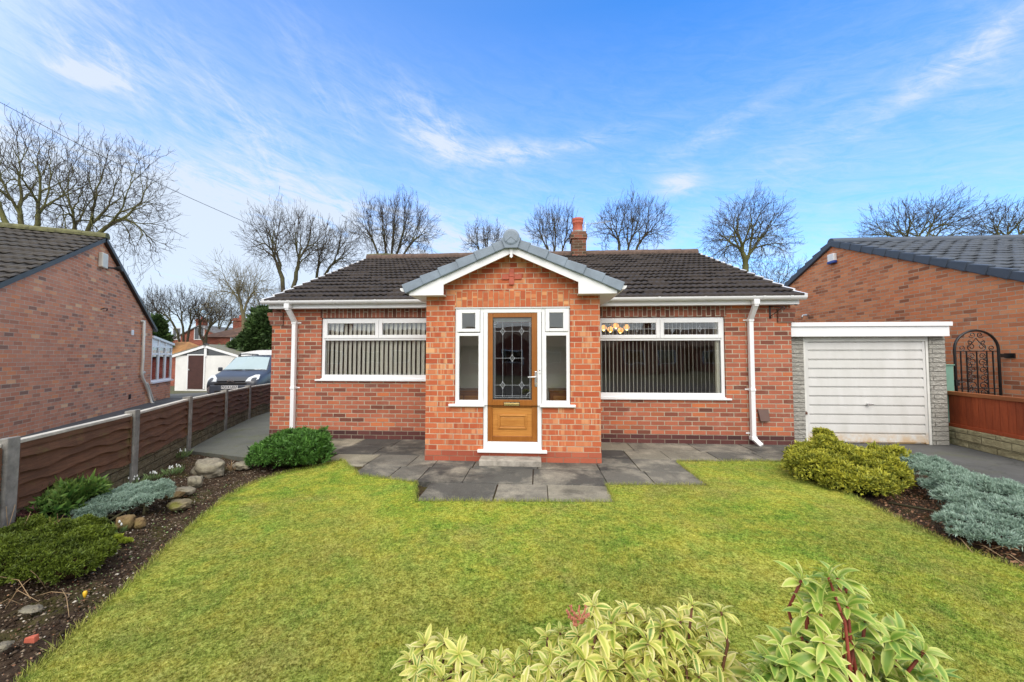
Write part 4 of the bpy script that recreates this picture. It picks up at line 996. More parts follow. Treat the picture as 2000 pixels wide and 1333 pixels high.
mb = MB(); mb.box(f0-.004, f1, GY-.125, GY+.02, gz_f1-.07, gz_f1); mb.build('fascia_cap', M['upvc'], GT, bevel=.005)
mb = MB(); mb.box(f0, f1-.02, GY-.02, GY+5.1, gz_f1-.12, gz_f1-.015); mb.build('roof', M['dark'], GT)
mb = MB(); mb.box(g1, g2, GY+.02, GY+.10, gz_f0-.08, gz_f0+.04); mb.box(g1, g1+.04, GY+.02, GY+.1, -.02, gz_f0-.08); mb.box(g2-.04, g2, GY+.02, GY+.1, -.02, gz_f0-.08); mb.build('door_frame', M['upvc_dirty'], GT, bevel=.004)
def gdoor():
    n = NT('garage_door_paint'); ob = n.pos(); s = n.sep(ob)
    k = n.noise(n.mapv(ob, (1,1,.25)), 4, 7, .7); c = n.ramp(k, [(.35, (.63,.63,.61,1)), (.7, (.55,.55,.52,1))])
    low = n.math('MULTIPLY', n.ramp(s[2], [(0, 1), (.22, 0)]), n.ramp(n.noise(ob, 7, 7, .75), [(.38, 0), (.56, 1)]))
    c = n.mix(n.math('MULTIPLY', low, .9), c, srgb(190,150,84))
    return n.bsdf(c, .45, n.bump(k, .1, .003), spec=.4)
M['gdoor'] = gdoor()
mb = MB(); dz1 = gz_f0-.085; n = 11; h = (dz1-.01)/n
for i in range(n):
    z = .01+h*i
    pr = [(GY+.05, z), (GY+.05, z+h*.10), (GY+.028, z+h*.16), (GY+.034, z+h*.92), (GY+.055, z+h)]
    for a, b in zip(pr[:-1], pr[1:]): mb.poly([(g1+.085,a[0],a[1]), (g2-.085,a[0],a[1]), (g2-.085,b[0],b[1]), (g1+.085,b[0],b[1])])
mb.box(g1+.045, g1+.085, GY+.03, GY+.07, .01, dz1); mb.box(g2-.085, g2-.045, GY+.03, GY+.07, .01, dz1)
mb.poly([(g1,GY+.09,-.05),(g2,GY+.09,-.05),(g2,GY+.09,dz1+.05),(g1,GY+.09,dz1+.05)])
GD = mb.build('garage_door', M['gdoor'], GT, recalc=False)
hp = onY(1697, 790, GY); mb = MB(); mb.lathe([(.024,-.02),(.02,.03)], (hp.x, GY+.02, hp.z), 12, 'y'); mb.bar((hp.x-.03, GY-.02, hp.z), (hp.x+.05, GY-.03, hp.z+.006), .014, .02); mb.build('handle', M['steel'], GD, bevel=.003)
hp = onY(1575, 806, GY); mb = MB(); mb.box(hp.x-.012, hp.x+.02, GY-.0, GY+.03, hp.z-.035, hp.z+.0); mb.tube([Vector((hp.x+.004+.013*math.cos(a*.5), GY+.012, hp.z+.013*abs(math.sin(a*.5))+.0)) for a in range(7)], .004, 5)
tag(mb.build('padlock', plain('rusty_steel', srgb(120,84,70), .5, .3, 30, metal=.4), None), 'small rusty padlock on the left edge of the white garage door', 'padlock')
# ------------------------------------------------------------------ left neighbour (local frame: +y runs along the gable wall away from the viewer, +x faces us)
def line_pt(Z): return cam_xy(-5.497-.495*Z, Z)
A0, A1 = line_pt(5.4), line_pt(12.06); dv = (A1-A0).normalized(); ang = math.atan2(dv.y, dv.x)-math.pi/2
LH = thing('neighbour_house', 'brick bungalow beside the left fence with steep gable and dark mossy tiled roof', 'house', tuple(A0), ang, local=True)
inv = Matrix.Translation(-A0); Rm = Matrix.Rotation(-ang, 4, 'Z')
def loc_(p): return Rm @ (Vector(p)-A0)
def wallpt(px, py, out=0.0):           # point of the gable plane (local x = out) seen at a photo pixel
    d = Rm.to_3x3() @ ray(px, py); e = loc_(EYE); t = (out-e.x)/d.x; return e+d*t
pk = wallpt(200.5, 468); be = wallpt(298, 641); fr = wallpt(2, 552); fe_z = 2.35
sl_f = (pk.z-fr.z)/(pk.y-fr.y); yf_ = pk.y-(pk.z-fe_z)/sl_f
mb = MB()
gp = [(yf_, -.1), (be.y, -.1), (be.y, be.z), (pk.y, pk.z), (yf_, fe_z)]
mb.prismx([(a, b) for a, b in gp], -9, 0)
mb.build('wall', M['brick_left'], LH)
D1 = Vector((0, pk.y-yf_, pk.z-fe_z)); D2 = Vector((0, pk.y-be.y, pk.z-be.z))
ov = .12
roof('roof_front_slope', (-9, yf_-.25, fe_z-.25*sl_f+.05), (1,0,0), D1, 9.06, math.hypot(pk.y-yf_+.25, pk.z-fe_z+.25*sl_f)+.02, M['tile_left'], LH, gauge=.29, period=.152, amp=.013, step=.03)
sb = (pk.z-be.z)/(be.y-pk.y)
roof('roof_rear_slope', (.06, be.y+.12, be.z-.12*sb+.05), (-1,0,0), D2, 9.06, math.hypot(be.y+.12-pk.y, pk.z-be.z+.12*sb)+.02, M['tile_left'], LH, gauge=.3, period=.3, amp=.01)
ridge('ridge_tiles', (-9, pk.y, pk.z+.09), (.08, pk.y, pk.z+.09), .11, M['ridge_moss'], LH, .42)
mb = MB()
mb.bar((.035, yf_-.2, fe_z-.2*sl_f), (.035, pk.y, pk.z), .07, .09); mb.bar((.045, be.y+.14, be.z-.14*sb), (.045, pk.y, pk.z), .08, .09)
mb.build('verge_board', M['black'], LH)
mb = MB(); gutter_seg(mb, -9, .1, 0, 0) if False else None
# conservatory at the far end of the gable wall
CB = MB(); cs = wallpt(294, 747); ce = wallpt(334.5, 742); ct0 = wallpt(298, 658); ct1 = wallpt(334, 672)
y0c, y1c = be.y+.02, ce.y
CV = thing('conservatory', 'white framed lean-to conservatory on a low brick base behind the left gable', 'conservatory', tuple(A0), ang, local=True)
mb = MB(); mb.box(-3.2, -.02, y0c, y1c, -.1, cs.z-.05); mb.build('dwarf_wall', M['brick_left'], CV)
mb = MB(); zs = cs.z; zt0, zt1 = ct0.z, ct1.z; zmid = wallpt(315, 692).z; zt = wallpt(315, 678).z
mb.box(-3.25, .05, y0c-.0, y1c+.05, zs-.05, zs); mb.build('sill', M['upvc'], CV)
mb = MB(); k = 3; ym = [y0c+(y1c-y0c)*i/k for i in range(k+1)]
for i, yy in enumerate(ym):
    a = max(y0c, yy-.04); b = min(y1c, yy+.04); zz = zt0+(zt1-zt0)*(yy-y0c)/(y1c-y0c); mb.box(-.06, 0, a, b, zs, zz)
mb.box(-.055, -.004, y0c+.04, y1c-.04, zs, zs+.06); mb.box(-.055, -.004, y0c+.04, y1c-.04, zmid-.03, zmid+.03); mb.box(-.055, -.004, y0c+.04, y1c-.04, zt-.03, zt+.03)
mb.build('frame', M['upvc'], CV)
mb = MB(); mb.poly([(-.03,y0c,zt),(-.03,y1c,zt),(-.03,y1c,zt1),(-.03,y0c,zt0)]); mb.build('gable_infill', M['upvc'], CV, recalc=False)
mb = MB(); mb.bar((-.02, y0c, zt0), (-.02, y1c+.1, zt1-.02), .12, .07); mb.build('roof_edge', M['upvc'], CV)
mb = MB(); mb.poly([(0,y0c,zt0+.02),(0,y1c+.1,zt1),(-3.2,y1c+.1,zt1),(-3.2,y0c,zt0+.02)]); mb.build('roof_sheet', M['upvc_dirty'], CV, recalc=False)
for i in range(3):
    for za, zb in ((zs+.06, zmid-.03), (zmid+.03, zt-.03)):
        mb = MB(); mb.box(-.034, -.03, ym[i]+.04, ym[i+1]-.04, za, zb); mb.build('pane', M['glass_dark'], CV)
mb = MB(); 
for i in range(k+1):
    x = -.03-3.1*i/k; mb.box(x-.03, x+.03, y1c-.05, y1c, zs, zt1)
mb.build('rear_frame', M['upvc'], CV)
mb = MB(); mb.box(-3.1, -.06, y1c-.03, y1c-.025, zs, zt1-.1); mb.build('pane', M['glass_dark'], CV)
# fittings on the gable
def gadget(name, label, cat, px0, py0, px1, py1, d, mat, bevel=.012, shape=None):
    a, b = wallpt(px0, py1), wallpt(px1, py0); mb = MB()
    mb.box(.001, d, a.y, b.y, a.z, b.z)
    o = mb.build(name, mat, None, bevel=bevel); o.matrix_world = Matrix.Translation(A0) @ Matrix.Rotation(ang, 4, 'Z'); return tag(o, label, cat)
gadget('alarm_box', 'cream alarm box high under the peak of the left gable', 'alarm box', 190.5, 497, 203, 521, .09, M['pipe_cream'], .02)
gadget('vent_cover', 'small white square cover beside the cream pipe on the left gable', 'vent', 255, 645, 259.5, 655, .03, M['upvc'])
gadget('vent_cover', 'small black air vent low on the left gable wall', 'vent', 250.5, 770, 254.5, 780, .02, M['black'], .004)
c = wallpt(207, 523); mb = MB(); mb.lathe([(.05,.0),(.04,.03)], (.0, c.y, c.z), 10, 'x'); mb.tube([(.03,c.y,c.z),(.16,c.y+.12,c.z+.02)], [.02,.02], 8); mb.lathe([(.03,.10),(.065,.16),(.07,.24),(.05,.25)], (0, c.y+.15, c.z+.02), 12, 'x')
o = mb.build('security_light', M['black']); o.matrix_world = Matrix.Translation(A0) @ Matrix.Rotation(ang, 4, 'Z'); tag(o, 'black security lamp beside the cream alarm box on the left gable', 'security light')
c = wallpt(199, 605); mb = MB(); mb.tube([(.0,c.y-.06,c.z+.0),(.07,c.y-.05,c.z+.03),(.09,c.y+.02,c.z+.03),(.07,c.y+.05,c.z-.02)], .012, 6)
o = mb.build('wall_hook', M['black']); o.matrix_world = Matrix.Translation(A0) @ Matrix.Rotation(ang, 4, 'Z'); tag(o, 'small dark iron hook in the middle of the left gable wall', 'hook')
mb = MB(); P = lambda x, y, o_=.06: tuple(wallpt(x, y, o_))
mb.tube([P(281.5,628), P(279.5,700), P(277,730), P(279,739), P(289,762), P(295,784), P(297,788,.12), P(305,790,.2)], .035, 10); mb.tube([P(275,627.5,.02), P(282.5,628)], .03, 8)
for y in (655, 728): mb.tube([P(276,y,.0), P(281.5,y,.03)], .045, 8)
o = mb.build('soil_pipe', M['pipe_cream'], None, smooth=True); o.matrix_world = Matrix.Translation(A0) @ Matrix.Rotation(ang, 4, 'Z'); tag(o, 'cream soil pipe running down the left gable with a bent foot', 'pipe')
mb = MB(); mb.tube([P(284,749), P(288,749), P(292,760), P(298,778), P(300,788)], .025, 8)
o = mb.build('waste_pipe', M['pipe_cream'], None, smooth=True); o.matrix_world = Matrix.Translation(A0) @ Matrix.Rotation(ang, 4, 'Z'); tag(o, 'short slanting waste pipe next to the foot of the cream soil pipe', 'pipe')
# ------------------------------------------------------------------ right neighbour
XW = 7.98
def xp(px, py, X=XW): return onX(px, py, X)
pk = xp(1626, 481); fr = xp(1985, 546); bk = xp(1560, 535)
slf = (pk.z-fr.z)/(pk.y-fr.y); fz = 2.3; yfe = pk.y-(pk.z-fz)/slf; slb = (pk.z-bk.z)/(bk.y-pk.y); slb = max(.42, min(slb, .6)); yb_ = pk.y+(pk.z-2.3)/slb
RH = thing('neighbour_house', 'orange brick bungalow on the right with slate grey tiled roof and broad gable', 'house', (XW, pk.y, 0))
mb = MB(); mb.prismx([(yfe,-.1),(yb_,-.1),(yb_,2.3),(pk.y,pk.z),(yfe,2.3)], XW, XW+11)
mb.build('wall', M['brick_right'], RH)
oz = .09
roof('roof_front_slope', (XW-.03, yfe-.25, fz-.25*slf+oz), (1,0,0), Vector((0,1,slf)), 11, (pk.y-yfe+.25)*math.hypot(1,slf), M['tile_right'], RH, gauge=.31, period=.33, amp=.013, step=.03, kind='pan')
roof('roof_rear_slope', (XW+10.97, yb_+.25, fz-.25*slb+oz), (-1,0,0), Vector((0,-1,slb)), 11, (yb_+.25-pk.y)*math.hypot(1,slb), M['tile_right'], RH, gauge=.33, period=.33, amp=.024, step=.03, kind='pan')
ridge('ridge_tiles', (XW-.05, pk.y, pk.z+oz+.04), (XW+11, pk.y, pk.z+oz+.04), .12, M['verge_right'], RH, .45)
for s, yy, sl_ in ((1, yfe-.25, slf), (-1, yb_+.25, slb)):
    mb = MB(); Lv = math.hypot(pk.y-yy, (pk.y-yy)*sl_); n = int(Lv/.33); S2 = Vector((0, s, sl_)).normalized(); base = Vector((XW-.04, yy, fz-.25*sl_+oz)); U2 = Vector((0,-s*sl_,1)).normalized()
    for i in range(n):
        p = base+S2*(Lv*i/n-.015); q = base+S2*(Lv*(i+1)/n); 
        a0_, a1_ = .085, .045
        mb.hexa([p-U2*.10+Vector((-.035,0,0)), p-U2*.10+Vector((.06,0,0)), q-U2*.09+Vector((.06,0,0)), q-U2*.09+Vector((-.02,0,0)), p+U2*a0_+Vector((-.035,0,0)), p+U2*a0_+Vector((.10,0,0)), q+U2*a1_+Vector((.10,0,0)), q+U2*a1_+Vector((-.02,0,0))])
    mb.build('verge_tiles', M['verge_right'], RH, bevel=.015)
def rgadget(name, label, cat, px0, py0, px1, py1, d, mat, bevel=.012):
    a, b = xp(px0, py1), xp(px1, py0); mb = MB(); y0, y1 = sorted((a.y, b.y)); mb.box(XW-d, XW-.001, y0, y1, a.z, b.z)
    return tag(mb.build(name, mat, None, bevel=bevel), label, cat), (y0, y1, a.z, b.z)
o, bx = rgadget('alarm_box', 'white and blue alarm box under the slate verge of the right-hand gable', 'alarm box', 1623, 494, 1635, 516, .10, M['upvc'], .02)
mb = MB(); mb.box(XW-.104, XW-.004, bx[0]-.005, bx[1]+.005, bx[2]-.02, bx[2]+.06); mb.build('lower_lens', plain('blue_lens', (.02,.06,.3), .3, .05), o, bevel=.02)
c = xp(1579, 617); mb = MB(); mb.tube([(XW,c.y,c.z),(XW-.16,c.y,c.z+.01),(XW-.2,c.y-.03,c.z-.05)], .022, 7); mb.box(XW-.14,XW-.06,c.y-.14,c.y+.02,c.z+.0,c.z+.04); tag(mb.build('wall_bracket', M['steel']), 'small grey metal fitting on the brick above the garage fascia', 'bracket')
# wrought iron gate between the garage and the right-hand house
gxl, gxr, gyy = onY(1865,700,6.93).x, onY(1951,700,6.93).x, 6.93
gzt = onY(1905, 646, gyy).z; gzs = onY(1905, 683, gyy).z; gzm = onY(1905, 686.5, gyy).z
GG = thing('garden_gate', 'black wrought iron arched gate with scrollwork between garage and brick gable', 'gate', ((gxl+gxr)/2, gyy, 0))
mb = MB(); cxm = (gxl+gxr)/2; hw_ = (gxr-gxl)/2
arc = [(gxl, gyy, .05)] + [(cxm-hw_*math.cos(math.pi*t/16), gyy, gzs+(gzt-gzs)*math.sin(math.pi*t/16)) for t in range(17)] + [(gxr, gyy, .05)]
mb.tube(arc, .019, 8); mb.build('frame', M['black'], GG, smooth=True)
mb = MB()
for z in (gzm, onY(1905,759,gyy).z, .15): mb.box(gxl, gxr, gyy-.008, gyy+.008, z-.006, z+.006)
mb.build('rail', M['black'], GG)
mb = MB()
for f_ in (.135, .27, .5, .73, .865): x = gxl+(gxr-gxl)*f_; mb.box(x-.007, x+.007, gyy-.007, gyy+.007, .1, gzm)
mb.build('bars', M['black'], GG)
def scroll(mb, cx, cz, r, a0, turns=1.25, s=1):
    pts = []
    for t in range(17):
        k = t/16; a = a0+s*k*turns*2*math.pi; rr = r*(1-.75*k); pts.append((cx+rr*math.cos(a), gyy-.004, cz+rr*math.sin(a)))
    mb.tube(pts, .006, 5)
mb = MB(); W_ = gxr-gxl
for s in (-1, 1):
    scroll(mb, cxm+s*W_*.09, gzt-.075, .055, math.pi*(1.0 if s < 0 else 0)-s*.4, s=-s)
    scroll(mb, cxm+s*W_*.34, gzm+.055, .05, -math.pi/2, s=-s)
    scroll(mb, cxm+s*W_*.12, gzm+.075, .07, -math.pi/2, s=s)
    scroll(mb, cxm+s*W_*.14, gzt-.20, .04, math.pi/2, s=-s)
    mb.tube([(cxm, gyy, gzt-.13), (cxm+s*W_*.10, gyy, gzt-.22), (cxm+s*W_*.2, gyy, gzm+.06)], .006, 5)
    for zc, r in ((gzm-.08, .05), (gzm-.19, .07), (gzm-.32, .055), (gzm-.45, .05), (gzm-.58, .07), (gzm-.70, .06)):
        scroll(mb, cxm+s*W_*.115, zc, r, math.pi*(0 if s > 0 else 1), s=s); scroll(mb, cxm+s*W_*.17, zc-.05, r*.7, math.pi*.5, s=-s)
mb.build('scrollwork', M['black'], GG)
mb = MB(); z = onY(1960, 695, gyy).z; mb.box(gxr, XW-.0, gyy-.015, gyy+.015, z-.03, z+.03); mb.box(XW-.02,XW-.001,gyy-.07,gyy+.07,z-.04,z+.04); mb.build('hinge', M['black'], GG)
mb = MB(); z = onY(1866, 748, gyy).z; mb.box(gxl-.03, gxl+.03, gyy-.03, gyy+.02, z-.05, z+.05); mb.tube([(gxl, gyy-.03, z), (gxl+.09, gyy-.04, z+.02)], .009, 6); mb.build('latch', M['black'], GG)
mb = MB(); a, b = onY(1849,712,6.86), onY(1862,712,6.86); mb.box(a.x-.2, b.x, 6.86, 7.0, -.05, a.z-.02); mb.box(a.x-.2, b.x+.012, 6.845, 7.01, a.z-.02, a.z)
tag(mb.build('gate_post_panel', plain('sage_green_paint', srgb(108,148,132), .6, .08, 4), None, bevel=.004), 'sage green painted timber panel beside the garage corner', 'panel')
# right-hand fence
q0 = onZ(1856, 866); q1 = onZ(1998, 900); dq = (q1-q0).normalized(); q2 = q0+dq*2.6
RF = thing('garden_fence', 'rust-brown close-boarded fence on stone-faced gravel boards beside the garage', 'fence', tuple(q0))
nrm = Vector((dq.y, -dq.x, 0)); 
if nrm.x > 0: nrm = -nrm
def fbar(mb, s0, s1, z0, z1, o0, o1):
    a = q0+dq*s0; b = q0+dq*s1
    mb.hexa([Vector((*(a+nrm*o0).xy, z0)), Vector((*(b+nrm*o0).xy, z0)), Vector((*(b+nrm*o1).xy, z0)), Vector((*(a+nrm*o1).xy, z0)), Vector((*(a+nrm*o0).xy, z1)), Vector((*(b+nrm*o0).xy, z1)), Vector((*(b+nrm*o1).xy, z1)), Vector((*(a+nrm*o1).xy, z1))])
LFn = 2.6
mb = MB(); fbar(mb, .01, LFn, -.05, .09, -.03, .05); mb.build('gravel_board', M['rock_sand'], RF, bevel=.01)
mb = MB(); fbar(mb, .01, LFn, .092, .29, -.03, .06); mb.build('gravel_board', M['rock_sand'], RF, bevel=.012)
mb = MB(); s = .01
while s < LFn: e = s+random.uniform(.095,.11); fbar(mb, s, e-.004, .33, .82, -.01, .012); fbar(mb, s+.07, e+.012, .33, .82, -.02, -.004); s = e
mb.build('boards', M['fence_red'], RF)
mb = MB(); fbar(mb, .01, LFn, .292, .345, -.01, .035); mb.build('bottom_rail', M['fence_red'], RF, bevel=.004)
mb = MB(); fbar(mb, -.01, LFn, .815, .875, -.04, .045); mb.build('capping_rail', M['fence_red_cap'], RF, bevel=.006)
# ------------------------------------------------------------------ left fence
LF = thing('garden_fence', 'dark brown waney lap fence with grey concrete posts along the left border', 'fence', tuple(fence_c[2]))
fc_ = fence_c[:]; ht = [.80,.80,.80,.80,.77,.755,.74]
for i, p in enumerate(fc_):
    d = (fc_[min(i+1, len(fc_)-1)]-fc_[max(i-1, 0)]).normalized(); s = Vector((d.y,-d.x,0))
    mb = MB(); h = ht[i]+.035; a = .055; b = .05
    lean = random.uniform(-.01,.01)
    mb.hexa([p-d*a-s*b+Vector((0,0,-.2)), p+d*a-s*b+Vector((0,0,-.2)), p+d*a+s*b+Vector((0,0,-.2)), p-d*a+s*b+Vector((0,0,-.2)), p-d*a-s*b+Vector((lean,0,h-.012)), p+d*a-s*b+Vector((lean,0,h-.012)), p+d*a+s*b+Vector((lean,0,h)), p-d*a+s*b+Vector((lean,0,h))])
    mb.build('post', M['concrete'], LF, bevel=.008)
for i in range(len(fc_)-1):
    p, q = fc_[i], fc_[i+1]; d = (q-p); Ln = d.length; d.normalize(); s = Vector((d.y,-d.x,0)); p2 = p+d*.06; L2 = Ln-.12; h0, h1 = ht[i], ht[i+1]
    # s points towards our side
    if s.dot(EYE-p) < 0: s = -s
    mb = MB(); n = 14; k = 5; z0 = .27
    for j in range(k)[::-1]:
        ph = random.uniform(0, 6.28); w1 = random.uniform(.012,.024)
        for t in range(n):
            f0_, f1_ = t/n, (t+1)/n
            def hz_(f, jj): return z0+(h0+(h1-h0)*f-.04-z0)*jj/k
            wv = lambda f: w1*math.sin(ph+f*9)+.008*math.sin(ph*2+f*23)
            o1, o2 = .040, .004
            A = [Vector((*(p2+d*L2*f+s*o).xy, z)) for f, o, z in ((f0_, o1, hz_(f0_, j)-.02+wv(f0_)), (f1_, o1, hz_(f1_, j)-.02+wv(f1_)), (f1_, o2, hz_(f1_, j+1)+.012), (f0_, o2, hz_(f0_, j+1)+.012))]
            mb.poly(A); B = [v-s*.03 for v in A]; mb.poly([B[0], B[1], A[1], A[0]])
            mb.poly([Vector((v.x, v.y, v.z))-s*.03 for v in A][::-1])
    mb.build('panel', M['fence_brown'], LF, recalc=False)
    for f in (0, 1):
        mb = MB(); c = p2+d*(L2*f*.985+(.012 if f == 0 else 0)); a = c+s*.026; mb.bar(Vector((a.x,a.y,z0)), Vector((a.x,a.y,(h0,h1)[f]-.04)), .03, .022, up=d); mb.build('batten', M['fence_brown'], LF)
    mb = MB(); mb.bar(Vector((*(p2+s*.0).xy, h0-.018)), Vector((*(p2+d*L2).xy, h1-.018)), .06, .028); mb.build('capping_rail', M['fence_cap'], LF, bevel=.004)
    mb = MB(); mb.bar(Vector((*(p2+s*.018).xy, h0-.055)), Vector((*(p2+d*L2+s*.018).xy, h1-.055)), .02, .045); mb.build('top_rail', M['fence_brown'], LF)
    mb = MB(); mb.bar(Vector((*p2.xy, .10)), Vector((*(p2+d*L2).xy, .10)), .055, .34); mb.build('gravel_board', M['rock_dark'], LF, bevel=.008)
# ------------------------------------------------------------------ shed with gable, seen at the end of the neighbour's drive
def camframe(px, py, Z, yaw=0.0):
    """origin on the land at a photo column and depth, x to the right of the picture"""
    p = dp(px, py, Z); return Vector((p.x, p.y, gz(p.y))), TH*-1+yaw
def placed(name, label, cat, px, Z, yaw=0.0, group=None):
    p = dp(px, 700, Z); return thing(name, label, cat, (p.x, p.y, gz(p.y)), -TH+yaw, group, local=True), Vector((p.x, p.y, gz(p.y)))
ZS = 22.7; k = ZS/F
t, o = placed('shed', 'white concrete sectional garage with low gable roof and dark brown side door', 'shed', 402, ZS)
hz = lambda py: (697-py)*k + H - o.z
xw = lambda px: (px-402)*k
M['white_render'] = plain('painted_concrete', (.72,.72,.70), .85, .08, 1.2, bump=.003)
z_e, z_a = hz(694), hz(677)
mb = MB(); x0, x1 = xw(335), xw(470)
mb.prism([(x0,-.3),(x1,-.3),(x1,z_e-.03),(x0,z_e-.03)], 0, 5); mb.build('wall', M['white_render'], t)
mb = MB(); mb.prism([(x0,z_e-.02),(x1,z_e-.02),(0,z_a-.05)], .01, .06); mb.build('gable_glazing', M['glass_dark'], t); mb = MB(); mb.prism([(x0,z_e-.02),(x1,z_e-.02),(0,z_a-.05)], .08, 5); mb.build('gable_backing', M['dark'], t)
mb = MB(); mb.bar((x0-.15,-.05,z_e-.07), (0,-.05,z_a), .1, .14); mb.bar((x1+.15,-.05,z_e-.07), (0,-.05,z_a), .1, .14); mb.box(-.08,.08,-.05,.0,z_e-.1,z_a-.1); mb.build('bargeboard', M['upvc'], t)
M['mossroof'] = rockmat('mossy_sheet_roof', srgb(112,112,106), srgb(136,136,130), .35)
mb = MB(); mb.hexa([Vector(p) for p in ((x0-.2,-.1,z_e-.02),(0,-.1,z_a+.06),(0,5.2,z_a+.06),(x0-.2,5.2,z_e-.02),(x0-.2,-.1,z_e+.05),(0,-.1,z_a+.13),(0,5.2,z_a+.13),(x0-.2,5.2,z_e+.05))]); mb.hexa([Vector(p) for p in ((0,-.1,z_a+.06),(x1+.2,-.1,z_e-.02),(x1+.2,5.2,z_e-.02),(0,5.2,z_a+.06),(0,-.1,z_a+.13),(x1+.2,-.1,z_e+.05),(x1+.2,5.2,z_e+.05),(0,5.2,z_a+.13))]); mb.build('roof', M['mossroof'], t)
mb = MB(); mb.box(xw(365), xw(399.5), -.04, -.002, hz(760), hz(694.5)); dd = mb.build('door', wood('shed_door_brown', srgb(58,34,32), srgb(84,52,46), (3,3,30), .6), t)
mb = MB(); mb.box(xw(363), xw(365), -.06, -.002, hz(760), hz(692.5)); mb.box(xw(399.5), xw(402), -.06, -.002, hz(760), hz(692.5)); mb.box(xw(365), xw(399.5), -.06, -.002, hz(694.5), hz(692.5)); mb.build('door_frame', M['upvc'], t)
mb = MB(); mb.box(xw(366.5), xw(369), -.08, -.04, hz(724), hz(721)); mb.build('handle', M['steel'], dd)
mb = MB(); mb.lathe([(.1,0),(.14,.05),(.12,.2),(.05,.25)], (0,-.1,z_a+.05), 10, 'y'); mb.build('ridge_cap', M['black'], t)
# second garage behind the car
t, o = placed('garage', 'white capped red-doored garage half hidden behind the parked car', 'garage', 505, 19)
k = 19/F; hz = lambda py: (697-py)*k + H - o.z; xw = lambda px: (px-505)*k
mb = MB(); mb.box(xw(474), xw(560), 0, 5, -.3, hz(697)); mb.build('wall', brick('brick_red_small', [(0, srgb(120,48,44)), (1, srgb(150,66,58))], (.4,.3,.26,1), seed=4), t)
mb = MB(); 
pts = [(xw(476+i*8), hz(696), hz(690-5.5*math.sin(min(1, i/6)*math.pi/2))) for i in range(11)]
for a, b in zip(pts[:-1], pts[1:]): mb.hexa([Vector(p) for p in ((a[0],-.25,a[1]),(b[0],-.25,b[1]),(b[0],5,b[1]),(a[0],5,a[1]),(a[0],-.25,a[2]),(b[0],-.25,b[2]),(b[0],5,b[2]),(a[0],5,a[2]))])
mb.build('roof_fascia', M['upvc'], t)
